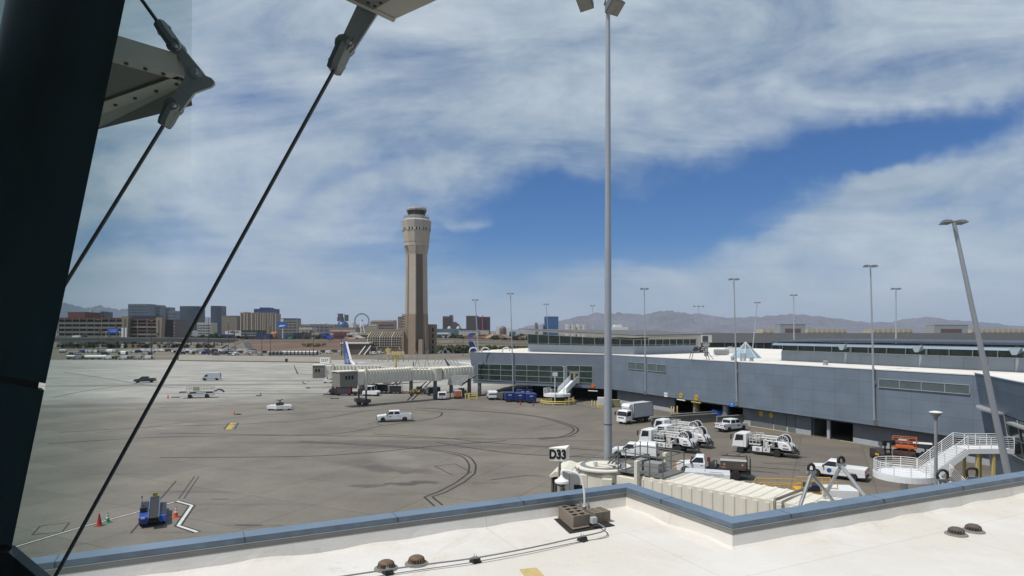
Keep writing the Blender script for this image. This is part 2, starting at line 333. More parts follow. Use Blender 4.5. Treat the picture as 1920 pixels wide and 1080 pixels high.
line([(780, 765), (900, 771), (1000, 780), (1060, 795), (1080, 806), (1060, 818), (1010, 824)], .3, 0, .016, True, .7)
line([(820, 830), (960, 850), (1100, 857), (1300, 868), (1500, 882)], .3, 0, .012)
line([(1320, 878), (1420, 884), (1460, 888)], .3, 0, .012); line([(1430, 868), (1520, 874)], .2, 0, .013)
line([(120, 698), (200, 710), (300, 725), (420, 728), (600, 729), (700, 728)], .5, 0, .012)
line([(100, 745), (180, 730), (300, 716), (420, 710), (600, 706)], .5, 0, .013)
line([(300, 764), (480, 758), (620, 751), (690, 748)], .4, 0, .014); line([(180, 812), (480, 779), (700, 770)], .18, 0, .015)
line([(610, 744), (650, 741), (690, 741)], .3, 0, .012)
line([(845, 728), (900, 731), (1000, 742), (1130, 770)], .2, 0, .017)
line([(20, 1028), (140, 992), (250, 962), (332, 940)], .5, 2, .010, False); line([(20, 1028), (140, 992), (250, 962), (332, 940)], .18, 1, .014, False)
line([(332, 940), (360, 948), (334, 986), (370, 998)], .62, 2, .018, False); line([(332, 940), (360, 948), (334, 986), (370, 998)], .26, 1, .022, False)
line([(365, 893), (335, 935)], .1, 2, .019, False); line([(373, 893), (345, 935)], .1, 2, .019, False)
line([(60, 1003), (75, 987), (130, 980), (116, 998), (60, 1003)], .12, 2, .02, False)
for c in ([(815, 874), (853, 870), (884, 886), (848, 891), (815, 874)], [(920, 900), (985, 892), (1022, 893)], [(1040, 860), (1100, 852), (1150, 858)], [(395, 936), (430, 936)], [(440, 985), (492, 985)], [(690, 795), (700, 792), (716, 797)],
          [(520, 750), (560, 749)], [(330, 902), (245, 1000)], [(1010, 800), (1040, 797)]): line(c, .14, 2, .021, False)
line([(436, 793), (428, 805)], .9, 3, .010, False); line([(430, 793), (420, 805)], .25, 2, .012, False); line([(447, 793), (440, 805)], .25, 2, .012, False)
line([(416, 692), (446, 692)], 1.6, 3, .012, False)
line([(1498, 811), (1560, 822)], .55, 4, .012, False); line([(1575, 826), (1660, 839), (1720, 850), (1800, 864)], .4, 4, .012, False); line([(1395, 797), (1440, 804), (1480, 811)], .45, 4, .013, False)
struct(mb.build('apron_markings', [rub, whm, blm, ylm, mat('kerb_line_yellow', (.50, .42, .20), .8, 0, .2, 1.5, dirt=.5)]))
# ------------------------------------------------------------ mountains
def ridge(name, prof, D, depth, m, seed, amp):
    rnd = random.Random(seed); mb = MB(); nx = 420; nd = 44
    from mathutils import noise as NZ
    def hp(u):
        for (a, b), (c, d) in zip(prof, prof[1:]):
            if u <= c: t = max(0, (u-a)/(c-a)); t = t*t*(3-2*t); return b+(d-b)*t
        return prof[-1][1]
    rows = []
    for j in range(nd):
        t = j/(nd-1); Y = D-depth*.75+depth*t*1.2; k = 1-abs(t-.62)/.62 if t < .62 else max(0, 1-(t-.62)/.38); k = max(0, k)
        row = []
        for i in range(nx+1):
            u = prof[0][0]+(prof[-1][0]-prof[0][0])*i/nx; X = (u-960)/F*D
            h = (HZ-hp(u))*D/F+H
            n1 = NZ.fractal(Vector((X*.0016, Y*.0016, seed)), .75, 2.1, 8)
            n2 = abs(NZ.fractal(Vector((X*.0006, Y*.0009, seed+5)), 1.0, 2.0, 5))
            z = h*(k**1.05)*(1-amp*(1-k)*n2*1.9)+ (n1*h*.26*(k*(1.15-k)+.09)) + NZ.fractal(Vector((X*.005, Y*.005, seed+9)), .8, 2.0, 5)*h*.10*min(1, k*2)
            row.append((X, Y, max(-5, z)))
        rows.append(row)
    b = 0
    for r in rows: mb.v += r
    for j in range(nd-1):
        for i in range(nx):
            a = j*(nx+1)+i; mb.f.append((a, a+1, a+nx+2, a+nx+1)); mb.m.append(0)
    o = mb.build(name, m, smooth=False); return struct(o)
mtm = mat('mountain_rock', (.105, .10, .12), .95, 0, .3, .0012, dirt=.45, detail=9)
mtm2 = mat('mountain_rock_dark', (.045, .055, .085), .95, 0, .25, .0009, detail=8)
ridge('mountain_range', [(900, 622), (965, 618), (1000, 609), (1040, 602), (1090, 594), (1120, 589), (1160, 586), (1185, 590), (1210, 587), (1250, 582), (1290, 588), (1330, 592), (1370, 596), (1410, 593), (1460, 590), (1530, 591), (1575, 598), (1620, 605), (1665, 604), (1700, 598), (1735, 594), (1770, 599), (1810, 601), (1850, 604), (1890, 611), (2000, 613), (2200, 600)], 13000, 3000, mtm, 3, .5)
ridge('mountain_range', [(-300, 585), (0, 590), (80, 580), (118, 569), (140, 572), (165, 578), (185, 574), (205, 577), (225, 582), (250, 575), (285, 577), (320, 586), (345, 592), (390, 594), (430, 598), (500, 606), (600, 611), (760, 617), (900, 620), (940, 621)], 15500, 3000, mtm2, 9, .4)
# ------------------------------------------------------------ terminal
navb = panel_mat('terminal_panels', (.165, .205, .258), 3.6, 1.75, .022, .45, .15, .05, mort=.66, gvar=.10)
lgrey = panel_mat('light_grey_panels', (.27, .31, .36), 3.4, 2.6, .02, .45, .2, .05, mort=.6)
wingm = panel_mat('wing_panels', (.15, .178, .22), 5.5, 7.5, .02, .5, .2, .04, mort=.7)
roofw = mat('roof_membrane', (.70, .67, .62), .8, 0, .05, .15, bump=.01, bscale=3, dirt=.2, detail=8)
glg = mat('terminal_glass_green', (.020, .036, .033), .08, 0, .5, .7, spec=.7)
mull = mat('window_mullion', (.33, .38, .38), .45, .3, .08, 2)
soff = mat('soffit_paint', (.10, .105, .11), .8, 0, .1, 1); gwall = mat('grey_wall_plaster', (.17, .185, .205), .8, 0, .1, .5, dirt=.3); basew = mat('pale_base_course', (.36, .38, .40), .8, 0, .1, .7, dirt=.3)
A = Vector((-9.4, 156.5, 0)); B = Vector((21.8, 139, 0)); C = Vector((53.9, 73.9, 0))
def onwall(u, v, a, b):
    d = (b-a).normalized(); k = (u-960)/F    # X = kY
    s = (k*a.y-a.x)/(d.x-k*d.y); p = a+d*s; return s, H-(v-HZ)*p.y/F
def frame_of(a, b): d = b-a; return math.atan2(d.y, d.x), d.length
term = thing('airport_terminal', 'long blue grey panelled concourse with a white roof behind the parked trucks', 'airport terminal', (B.x, B.y, 0))
def child(root, name, mb, m, a, rz, smooth=False, parent=None):
    o = mb.build(name, m, parent or root, smooth); o.location = a-root.location if parent is None else (0, 0, 0)
    if parent is None: o.rotation_euler = (0, 0, rz)
    return o
rzM, LM = frame_of(B, C); rzW, LW = frame_of(A, B)
ZB, ZT = 3.0, 10.4
# main wall slab + roof body
child(term, 'wall', MB().box(0, LM+14, 0, .5, ZB, ZT), navb, B, rzM)
child(term, 'wall', MB().loft([[(-1.1, 0, ZT), (LW, 0, ZT), (LW, .5, ZT), (-1.1, .5, ZT)], [(.0, 0, ZB), (LW, 0, ZB), (LW, .5, ZB), (.0, .5, ZB)]]).loft([[(-1.1, .503, ZT), (-.6, .503, ZT), (-.6, 32, ZT), (-1.1, 32, ZT)], [(.0, .503, ZB), (.5, .503, ZB), (.5, 32, ZB), (0, 32, ZB)]]), wingm, A, rzW)
# roof membrane
def wpt(a, rz, x, y): return Vector((a.x+x*math.cos(rz)-y*math.sin(rz), a.y+x*math.sin(rz)+y*math.cos(rz), 0))
rp = [wpt(A, rzW, -.9, .15), wpt(B, rzM, .2, .15), wpt(B, rzM, LM+13, .15), wpt(B, rzM, LM+13, 60), Vector((70, 205, 0)), Vector((8, 205, 0)), Vector((-5.5, 180, 0))]
mbr = MB().prism([(p.x-B.x, p.y-B.y) for p in rp], ZT-.25, ZT+.03); mbr.build('roof', roofw, term)
cp = MB(); a_, b_ = rp[0]-B, rp[1]-B
coping = mat('roof_edge_metal', (.30, .36, .44), .4, .3, .06, 1)
child(term, 'roof_edge', MB().box(-.02, LM+13.5, -.06, .45, ZT+.035, ZT+.16), mat('white_roof_edge', (.72, .72, .70), .6, 0, .05, 1, dirt=.15), B, rzM)
child(term, 'roof_edge', MB().box(-.9, LW+.05, -.06, .5, ZT+.035, ZT+.12), mat('grey_roof_edge', (.3, .32, .35), .5, .2, .05, 1), A, rzW)
# soffit and ground floor
sp = [wpt(A, rzW, .3, .6), wpt(B, rzM, .6, .6), wpt(B, rzM, LM+12, .6), wpt(B, rzM, LM+12, 50), Vector((66, 200, 0)), Vector((10, 200, 0)), Vector((-3.5, 178, 0))]
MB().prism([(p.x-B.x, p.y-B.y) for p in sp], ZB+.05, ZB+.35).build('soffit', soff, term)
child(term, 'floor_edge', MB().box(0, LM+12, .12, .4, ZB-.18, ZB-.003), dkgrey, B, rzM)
RC = 1.3
def gx(u, v): s, z = onwall(u, v, wpt(B, rzM, 0, RC), wpt(B, rzM, 50, RC)); return s
segs = [(0, gx(1265, 0)), (gx(1393, 0), gx(1521, 0)), (gx(1600, 0), LM+12)]
for a0, a1 in segs:
    child(term, 'ground_floor_wall', MB().box(a0, a1, RC, RC+.3, 0, ZB+.05), gwall, B, rzM)
    child(term, 'base_course', MB().box(a0, a1-.03, RC-.05, RC-.003, 0, .75), basew, B, rzM)
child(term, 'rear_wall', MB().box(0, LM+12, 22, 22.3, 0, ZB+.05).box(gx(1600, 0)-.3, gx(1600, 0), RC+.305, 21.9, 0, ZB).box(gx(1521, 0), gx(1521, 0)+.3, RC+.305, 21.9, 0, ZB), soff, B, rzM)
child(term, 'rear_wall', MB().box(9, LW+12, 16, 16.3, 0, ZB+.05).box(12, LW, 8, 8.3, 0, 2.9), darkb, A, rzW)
for u in (1556,):
    s = gx(u, 0); child(term, 'column', MB().box(s-.22, s+.22, RC-.35, RC-.055, 0, ZB), basew, B, rzM)
for s_, y_ in ((1.2, .8), (13, 4), (24, 4)):
    child(term, 'column', MB().lathe([(.45, 0), (.45, ZB)], (s_, y_, 0), 12), grey, A, rzW, True)
for u in (1306, 1362):
    s = gx(u, 0); child(term, 'column', MB().lathe([(1.0, 0), (.9, .35), (.62, .45), (.6, ZB)], (s, RC, 0), 14), mat('tan_column', (.20, .18, .13), .8, 0, .1, 1) if u == 1306 else grey, B, rzM, True)
# doors in ground floor wall
for u0, u1 in ((1408, 1450), (1452, 1475), (1478, 1492)):
    a0, a1 = gx(u0, 0), gx(u1, 0); child(term, 'door', MB().box(a0, a1, RC-.09, RC-.053, .02, 3.0), mat('grey_door', (.13, .145, .165), .6, .1, .1, 1), B, rzM)
warn = mat('warning_sign_yellow', (.50, .33, .04), .6, 0, .15, 3)
for u in (1428, 1447):
    s = gx(u, 0); child(term, 'door_sign', MB().lathe([(.45, -.03), (.45, 0)], (s, RC-.095, 2.2), 14, 'y'), warn, B, rzM)
def window_band(a, b, rz, u0, v0, u1, v1, u2=None, cols=4, trans=(), name='window_band', gm=glg, proud=.03, bw=.09, v0b=None, v1b=None):
    s0, z0 = onwall(u0, v0, a, b); s1, _ = onwall(u1, v0, a, b); _, z1 = onwall(u0, v1, a, b)
    fr = MB()
    fr.box(s0, s1, -.10, -.003, z0, z0+bw).box(s0, s1, -.16, -.003, z1-bw, z1)
    for i in range(cols+1):
        x = s0+(s1-s0)*i/cols; fr.box(x-bw/2, x+bw/2, -.085, -.003, z1+.002, z0-.002)
    for t in trans: z = z0+(z1-z0)*t; fr.box(s0-.1, s1+.05, -.13, -.088, z-.05, z+.05)
    o = child(term, name, fr, mull, a, rz)
    p = MB().box(s0+.01, s1-.01, -.05, -.004, z1+.01, z0-.01).build('pane', gm, o)
    return o
window_band(A, B, rzW, 896, 682.5, 961, 711.5, cols=3, trans=(.33, .68))
window_band(A, B, rzW, 966, 684, 1057, 714, cols=4, trans=(.33, .68))
window_band(A, B, rzW, 1063, 685.5, 1111, 716, cols=2, trans=(.33, .72))
gwin = mat('service_window_grey', (.09, .115, .125), .25, 0, .15, 1)
window_band(B, C, rzM, 1178, 679, 1208, 691, cols=2, gm=gwin)
window_band(B, C, rzM, 1214, 682, 1249, 694.5, cols=2, gm=gwin)
window_band(B, C, rzM, 1648, 711, 1819, 739-14, cols=4, gm=gwin)
# emergency door on the wing
s0, z0 = onwall(1069, 697, A, B); s1, z1 = onwall(1086, 719, A, B)
dr = child(term, 'door', MB().box(s0, s1, -.2, -.14, z1, z0).box((s0+s1)/2-.06, (s0+s1)/2+.06, -.23, -.2, z1, z0), mat('door_tan', (.25, .22, .18), .5, 0, .15, 2), A, rzW)
dr2 = MB().box(s0+.25, (s0+s1)/2-.25, -.225, -.205, z1+.3, z0-.3).box((s0+s1)/2+.25, s1-.25, -.225, -.205, z1+.3, z0-.3).build('pane', glg, dr)
# pavilion over the wing
def ptz(u, z, v): return G(u, v, z)
p0 = G(990, 659, ZT+.03); p1 = G(1188, 665, ZT+.03); p2 = G(1305, 661.5, ZT+.03); p3 = p2+Vector((-6, 26, 0)); p4 = p0+Vector((8, 22, 0))
pav = thing('roof_pavilion', 'glazed pavilion with a tilted metal roof on the terminal roof', 'roof pavilion', (p0.x, p0.y, ZT+.03))
def rel(p, o): return Vector(p)-o.location
def hz_(u, v, p): return H-(v-HZ)*p.y/F
za0, za1, za2 = hz_(990, 626, p0), hz_(1188, 636, p1), hz_(1305, 635, p2)
lg2 = mat('pavilion_wall', (.33, .37, .42), .5, .15, .05, .8)
ws = MB()
for a, b in ((p0, p1), (p1, p2)):
    a2, b2 = rel(a, pav), rel(b, pav)
    ws.poly([a2, b2, b2+Vector((0, 0, 1.75)), a2+Vector((0, 0, 1.75))])
d4, d3 = rel(p4, pav), rel(p3, pav); d0, d2 = rel(p0, pav), rel(p2, pav)
ws.poly([d2, d3, d3+Vector((0, 0, 1.75)), d2+Vector((0, 0, 1.75))]).poly([d3, d4, d4+Vector((0, 0, 3.5)), d3+Vector((0, 0, 3.5))]).poly([d4, d0, d0+Vector((0, 0, 4)), d4+Vector((0, 0, 4))])
ws.build('wall', lg2, pav)
for (a, b, za, zb, n) in ((p0, p1, za0, za1, 9), (p1, p2, za1, za2, 9)):
    d = (b-a); L_ = d.length; rz = math.atan2(d.y, d.x); fr = MB(); zl = 1.75
    ha, hb = za-ZT-.03, zb-ZT-.03
    fr.box(0, L_, -.08, .08, zl, zl+.12)
    fr.loft([[(0, -.08, ha-.12), (0, .08, ha-.12), (0, .08, ha), (0, -.08, ha)], [(L_, -.08, hb-.12), (L_, .08, hb-.12), (L_, .08, hb), (L_, -.08, hb)]])
    for i in range(n+1):
        x = L_*i/n; hh = ha+(hb-ha)*i/n; fr.box(x-.09, x+.09, -.07, .07, zl+.122, hh-.1)
    hm = zl+(min(ha, hb)-zl)*.35; fr.box(0, L_, -.1, -.072, zl+.35, zl+.43)
    o = fr.build('window_band', mull, pav); o.location = rel(a, pav); o.rotation_euler = (0, 0, rz)
    MB().poly([(0.05, 0, zl+.1), (L_-.05, 0, zl+.1), (L_-.05, 0, hb-.06), (.05, 0, ha-.06)]).build('pane', glg, o)
r0 = P(972, 617.5, p0.y-3); r1 = P(1192, 630, p1.y-3.0); r2 = P(1316, 628, p2.y-1.5); r3 = P(1312, 626.5, p3.y+2); r34 = P(1224, 620.5, p3.y+3); r4 = P(1010, 618.5, p4.y+3)
rr = [rel(p, pav) for p in (r0, r1, r2, r3, r34, r4)]
roofd = mat('dark_metal_roof', (.115, .12, .125), .75, 0, .12, .3, dirt=.2)
MB().loft([[p for p in rr], [p+Vector((0, 0, .22)) for p in rr]]).build('roof', roofd, pav)
sf = [rr[0]+Vector((1.5, 1.0, -.3)), rr[1]+Vector((-.6, 1.4, -.45)), rr[2]+Vector((-.8, .9, -.35)), rr[3]+Vector((-1, -1, -.35)), rr[4]+Vector((0, -1, -.35)), rr[5]+Vector((1, -1, -.35))]
MB().loft([[p for p in sf], [p+Vector((0, 0, -.004)) for p in rr]]).build('soffit', mat('cream_soffit', (.38, .37, .33), .6, 0, .06, 1), pav)
# pavilion with bent canopies over the main wall
q0 = G(1465, 676, ZT+.03); q1 = G(1925, 699, ZT+.03)
pv2 = thing('roof_pavilion', 'long clerestory with three folded metal canopies on the terminal roof', 'roof pavilion', q0)
dq = q1-q0; LQ = dq.length; pv2.rotation_euler = (0, 0, math.atan2(dq.y, dq.x))
gp = panel_mat('clerestory_panels', (.25, .285, .32), 3.0, 2.0, .03, .45, .2, .05, mort=.6)
MB().box(0, LQ+8, 0, .3, 0, 1.72).box(0, .3, .303, 10, 0, 1.72).build('wall', gp, pv2)
def qs(u):
    s, z = onwall(u, 0, q0, q1); return s
bays = [(qs(1467), qs(1594)), (qs(1596), qs(1736)), (qs(1738), qs(1921)), (qs(1923), qs(1923)+12)]
silv = mat('canopy_silver_blue', (.34, .42, .50), .32, .6, .08, .6); dkroof = mat('dark_roof_edge', (.07, .085, .11), .5, .2, .1, 1)
for i, (a, b) in enumerate(bays):
    fr = MB().box(a, b, -.05, .25, 1.723, 1.82); n = 4
    for k in range(n+1):
        x = a+(b-a)*(k/n); fr.box(x-.05, x+.05, -.04, .12, 1.822, 2.75)
    o = fr.build('window_band', mull, pv2)
    MB().box(a, b, .14, .2, 1.822, 2.8).build('pane', glg, o)
    cn = MB(); cn.loft([[(a-.7, -1.7, 2.72), (a-.7, -1.5, 3.05), (a-.7, .6, 3.32), (a-.7, .6, 2.9)], [(b-.9, -1.7, 2.72), (b-.9, -1.5, 3.05), (b-.9, .6, 3.32), (b-.9, .6, 2.9)]])
    cn.loft([[(b-.88, -1.9, 3.12), (b-.6, -1.6, 2.2), (b-.3, -.1, 2.75)], [(b+.6, -1.9, 3.12), (b-.1, -1.6, 2.2), (b+.3, -.1, 2.75)]])
    cn.build('canopy', silv, pv2)
MB().loft([[(-1.6, -.9, 3.22), (-1.6, 9, 3.5), (-1.6, 9, 3.75), (-1.6, -.9, 3.4)], [(LQ*.35, -.9, 3.42), (LQ*.35, 9, 3.6), (LQ*.35, 9, 3.9), (LQ*.35, -.9, 3.72)], [(LQ+10, -.9, 3.42), (LQ+10, 9, 3.6), (LQ+10, 9, 3.9), (LQ+10, -.9, 3.7)]]).build('roof', dkroof, pv2)
# far concourse
fa = Vector((75, 252, 0)); fb = Vector((240, 236, 0)); fc = thing('far_concourse', 'grey flat roofed concourse far behind the terminal roof', 'airport terminal', fa); rzF, LF = frame_of(fa, fb); fc.rotation_euler = (0, 0, rzF)
fgr = mat('far_grey_cladding', (.17, .175, .18), .6, .1, .06, .3)
MB().box(0, LF, 0, .8, 11.3, 15.0).build('roof_band', fgr, fc); MB().box(0, LF, .81, 30, 14.2, 14.85).build('roof', mat('far_roof_grey', (.26, .26, .26), .8, 0, .1, .2), fc)
MB().box(0, LF, 2.5, 3, 0, 11.2).build('wall', mat('far_dark_wall', (.05, .052, .058), .6, 0, .15, .3), fc)
MB().box(8, LF-1, 2.2, 2.49, 7.5, 11.15).build('window_band', panel_mat('far_glazing', (.03, .036, .042), 3, 4, .2, .3, 0, .2, mort=6), fc)
# rooftop units on the far concourse, and beige buildings behind it
def roof_unit(u0, u1, v, z, Y, label):
    x0, x1 = (u0-960)/F*Y, (u1-960)/F*Y; zt = H-(v-HZ)*Y/F
    t = thing('rooftop_plant_room', label, 'plant room', ((x0+x1)/2, Y, z)); w = (x1-x0)/2
    MB().box(-w, w, 0, 6, 0, zt-z).build('wall', mat('plant_room_grey', (.28, .29, .30), .6, .1, .06, .5), t)
    MB().box(-w*.62, w*.62, -.1, -.004, .3, (zt-z)*.52).build('louvre', mat('louvre_brown', (.12, .085, .08), .6, 0, .1, 2), t)
    MB().box(-w-.1, w+.1, -.12, 6.1, zt-z+.003, zt-z+.2).build('parapet', mat('plant_room_cap', (.38, .39, .40), .6, .1, .05, 1), t)
roof_unit(1463, 1510, 608, 14.86, 262, 'square grey rooftop plant room with a brown louvre'); roof_unit(1752, 1815, 609, 14.86, 258, 'wide pale grey rooftop plant room with a long brown louvre')
bei = mat('beige_block', (.40, .35, .27), .8, 0, .08, .4)
for i, (u0, u1, lab) in enumerate(((1428, 1462, 'short beige roof block beside the square plant room'), (1512, 1588, 'beige toothed roof block right of the square plant room'), (1636, 1712, 'beige toothed roof block in the middle of the far roof'), (1820, 1960, 'long beige toothed roof block at the end of the far roof'))):
    Y = 330; t = thing('roof_block', lab, 'building', ((u0+u1-1920)/2/F*Y, Y, 0)); w = (u1-u0)/2/F*Y
    MB().box(-w, w, 0, 12, 0, 15.2).build('wall', bei, t); m = MB(); n = max(3, int(w/1.3))
    for k in range(n): x = -w+(k+.5)*2*w/n; m.box(x-w/n*.6, x+w/n*.6, -.3, 10, 15.2, 16.9)
    m.build('roof_monitor', bei, t)
# glass pyramid skylight
t = G(1398, 671, ZT+.03); sky_l = thing('pyramid_skylight', 'white ribbed glass pyramid skylight on the terminal roof', 'skylight', t)
m = MB(); r = 2.9; n = 8; hh = 3.1
cor = [(r*math.cos(2*PI*(i+.5)/n), r*math.sin(2*PI*(i+.5)/n)) for i in range(n)]
low = [(x*1, y*1, .0) for x, y in cor]; mid = [(x*.45, y*.45, hh*.55) for x, y in cor]; apex = (0, 0, hh)
for i in range(n): m.poly([low[i], low[(i+1) % n], mid[(i+1) % n], mid[i]])
m.build('glass_panel', mat('skylight_blue', (.28, .38, .46), .25, .2, .1, 1), sky_l)
m = MB()
for i in range(n): m.poly([mid[i], mid[(i+1) % n], apex])
m.build('pane', mat('skylight_upper', (.16, .2, .23), .2, .1, .2, 1), sky_l)
m = MB()
for i in range(n): m.tube(low[i], apex, .07, .05, 5).tube(mid[i], mid[(i+1) % n], .05, n=5)
m.build('rib', mat('skylight_rib', (.6, .63, .62), .5, 0, .05, 1), sky_l)
# rooftop pipes, ducts, dish, vents
def small(name, label, cat, mb, m, loc, group=None, smooth=True):
    o = mb.build(name, m, smooth=smooth); o.location = loc; tag(o, label, cat, group); return o
small('vent_stack', 'pair of short steel flues beside the pyramid skylight', 'flue', MB().lathe([(.22, 0), (.22, 1.35)], (-.3, 0, 0), 10).lathe([(.22, 0), (.22, 1.35)], (.3, 0, 0), 10), steel, G(1393, 677, ZT+.03))
for i, (u, v, lab) in enumerate(((1548, 684.5, 'small round roof vent above the blue wall'), (1374, 676, 'low roof vent in front of the skylight'), (1409, 677, 'low white pipe vent right of the flues'))):
    small('roof_vent', lab, 'roof vent', MB().lathe([(.5, 0), (.34, .05), (.3, .5), (.42, .52), (.42, .62), (.1, .7)], (0, 0, 0), 12), steel, G(u, v, ZT+.035), 'small vents on the terminal roof')
for i, (u, lab) in enumerate(((876, 'curved white vent pipe at the far left end of the terminal roof'), (910, 'curved white vent pipe just right of the blue tail'), (949, 'curved white vent pipe left of the slim light mast'))):
    pts = [(-.9, 0, 0), (-.9, 0, .5), (-.65, 0, 1.0), (0, 0, 1.2), (.65, 0, 1.0), (.9, 0, .45)]
    small('vent_pipe', lab, 'vent pipe', MB().path(catmull(pts, 4), .17, 8), offwh, G(u, 661.5, ZT+.03) + Vector((1.5 if i == 0 else 0, 0, 0)), 'curved vent pipes on the terminal roof')
rd = thing('weather_instrument', 'dark instrument cluster on a spindly stand on the terminal roof', 'roof equipment', G(1311, 674, ZT+.03))
m = MB()
for x, y in ((-1.6, -.8), (1.6, -.8), (1.6, .8), (-1.6, .8)): m.tube((x, y, 0), (x*.8, y*.8, 1.3), .06, n=5)
m.box(-1.4, 1.4, -.7, .7, 1.3, 1.38); m.tube((1.6, 0, 1.3), (2.6, 0, 0), .05, n=5); m.build('stand', dkgrey, rd)
m = MB(); rq = random.Random(5)
for k in range(12): x, y, z = rq.uniform(-1, 1), rq.uniform(-.5, .5), rq.uniform(1.4, 2.0); m.box(x-.25, x+.25, y-.2, y+.2, z, z+rq.uniform(.15, .4))
m.build('instrument_box', dkgrey, rd)
sf_ = thing('searchlight_post', 'white lamp housing on a thick post behind the instrument stand', 'roof equipment', G(1324, 668, ZT+.03))
MB().lathe([(.45, 0), (.4, 2.0), (.7, 2.2), (.75, 2.7), (.5, 2.8)], n=12).build('post', grey, sf_, True); MB().box(-.9, 1.0, -.6, .6, 2.85, 4.4).build('housing', mat('lamp_housing_pale', (.45, .44, .42), .5, .1, .1, 1), sf_); MB().box(-.95, .2, -.66, -.603, 3.0, 4.2).build('hood', dkgrey, sf_)
small('roof_duct', 'stubby grey cylindrical tank lying on the terminal roof', 'tank', MB().lathe([(.3, -1.6), (.6, -1.5), (.6, 1.5), (.3, 1.6)], (0, 0, .7), 14, 'x').box(-1, 1, -.4, .4, 0, .3), grey, G(1330, 666, ZT+.03)+Vector((2.6, 0, 0)))
ac = thing('air_handler', 'small white rooftop air unit left of the skylight', 'air unit', G(1374, 662, ZT+.03)); MB().box(-1.5, 1.5, -1, 1, .1, 1.3).build('casing', offwh, ac, bevel=.04); MB().lathe([(.6, 1.31), (.6, 1.6)], (-.6, 0, 0), 12).build('fan', grey, ac, True)
# signs on the main wall
def wallsign(u, v, w, h, m, label, txt=None, shape='box', tm=None, sz=.5):
    s, z = onwall(u, v, B, C); p = wpt(B, rzM, s, -.04)
    t = thing('wall_sign', label, 'sign', (p.x, p.y, z), rzM)
    if shape == 'round': MB().lathe([(w/2, -.05), (w/2, 0)], n=16, axis='y').build('sign_board', m, t)
    else: MB().box(-w/2, w/2, -.05, 0, -h/2, h/2).build('sign_board', m, t)
    if txt: text(txt, sz, tm or black, t, (0, -.055, 0))
wallsign(1249, 740, .95, .8, white, 'small white gate number sign on the blue wall', 'D36', tm=dkgrey, sz=.42)
wallsign(1277, 741.5, 1.0, 1.0, warn, 'round orange sign above the pale clearance bar', 'D34', 'round', sz=.36)
wallsign(1306, 745.5, 1.05, 1.05, warn, 'round orange sign above the orange clearance bar', 'D34', 'round', sz=.36)
wallsign(1373, 758, .9, .8, mat('sign_blue', (.03, .18, .55), .5, 0, .05, 1), 'small blue sign at the foot of a light mast', 'P', tm=white, sz=.5)
for u, v, L_, m, lab in ((1278, 750, 2.2, cream, 'pale hanging clearance bar over the dark opening'), (1306, 754.5, 2.4, warn, 'orange hanging clearance bar over the dark opening'), (1112, 733, 2.2, cream, 'pale clearance bar below the left wing soffit')):
    if u > 1150: s, z = onwall(u, v, B, C); p = wpt(B, rzM, s, -.1); rz = rzM
    else: s, z = onwall(u, v, A, B); p = wpt(A, rzW, s, -.1); rz = rzW
    t = thing('clearance_bar', lab, 'clearance bar', (p.x, p.y, z), rz); MB().tube((-L_/2, 0, 0), (L_/2, 0, 0), .11, n=8).build('bar', m, t)
    [MB().tube((q_*L_*.4, 0, .1), (q_*L_*.4, .0, max(ZB-z, .3)), .02, n=4).build('chain', dkgrey, t) for q_ in (-1, 1)]
s, z = onwall(1112, 723, A, B); p = wpt(A, rzW, s, -.04); t = thing('wall_sign', 'orange diamond sign over the dark opening of the wing', 'sign', (p.x, p.y, z), rzW); MB().loft([[(-.6, 0, 0), (0, 0, -.6), (.6, 0, 0), (0, 0, .6)], [(-.6, -.05, 0), (0, -.05, -.6), (.6, -.05, 0), (0, -.05, .6)]]).build('sign_board', orange, t)
# curved corner building on the right
cb = thing('corner_building', 'curved dark blue building with a white roof behind the white stair', 'building', (46, 60, 0))
cv = catmull([(51.2, 70.8, 0), (49.6, 66.8, 0), (47.2, 61, 0), (45.4, 56, 0), (44.4, 50, 0), (44.5, 43, 0)], 5)
bluec = panel_mat('corner_panels', (.11, .15, .205), 4, 2.4, .03, .45, .2, .06, axes='yz', mort=.6)
def lean(p, z): return (p.x-46-(z-10.8)*.17 + 0, p.y-60, z)
up = [[lean(p, 10.85) for p in cv], [lean(p, 7.3) for p in cv]]
def sheet(mb, rows, th=(.4, .1, 0)):
    for a, b in zip(rows, rows[1:]):
        for i in range(len(a)-1): mb.poly([a[i], a[i+1], b[i+1], b[i]])
    return mb
def inn(row, d=.45): return [(x+d, y+.1, z) for x, y, z in row]
def thick(rows, d=.45):
    mb = MB(); n = len(rows[0])
    for i in range(n-1):
        ring = lambda k: [rows[0][k], rows[1][k], (rows[1][k][0]+d, rows[1][k][1], rows[1][k][2]), (rows[0][k][0]+d, rows[0][k][1], rows[0][k][2])]
        mb.loft([ring(i), ring(i+1)], cap=(i in (0, n-2)))
    return mb
thick(up).build('wall', bluec, cb)
o = thick([[lean(p, 7.2) for p in cv[:9]], [lean(p, 0) for p in cv[:9]]]).build('wall', bluec, cb)
o = thick([[lean(p, 3.4) for p in cv[8:]], [lean(p, 0) for p in cv[8:]]]).build('wall', bluec, cb)
o = thick([[lean(p, 7.2) for p in cv[8:]], [lean(p, 3.41) for p in cv[8:]]], .1).build('window', glg, cb)
fr = MB()
for p in cv[8::3]: fr.tube(Vector(lean(p, 3.4))-Vector((.06, 0, 0)), Vector(lean(p, 7.2))-Vector((.06, 0, 0)), .07, n=5)
for zq in (3.45, 5.2): fr.path([Vector(lean(p, zq))-Vector((.08, 0, 0)) for p in cv[8:]], .06, 5)
fr.build('mullion', mull, o)
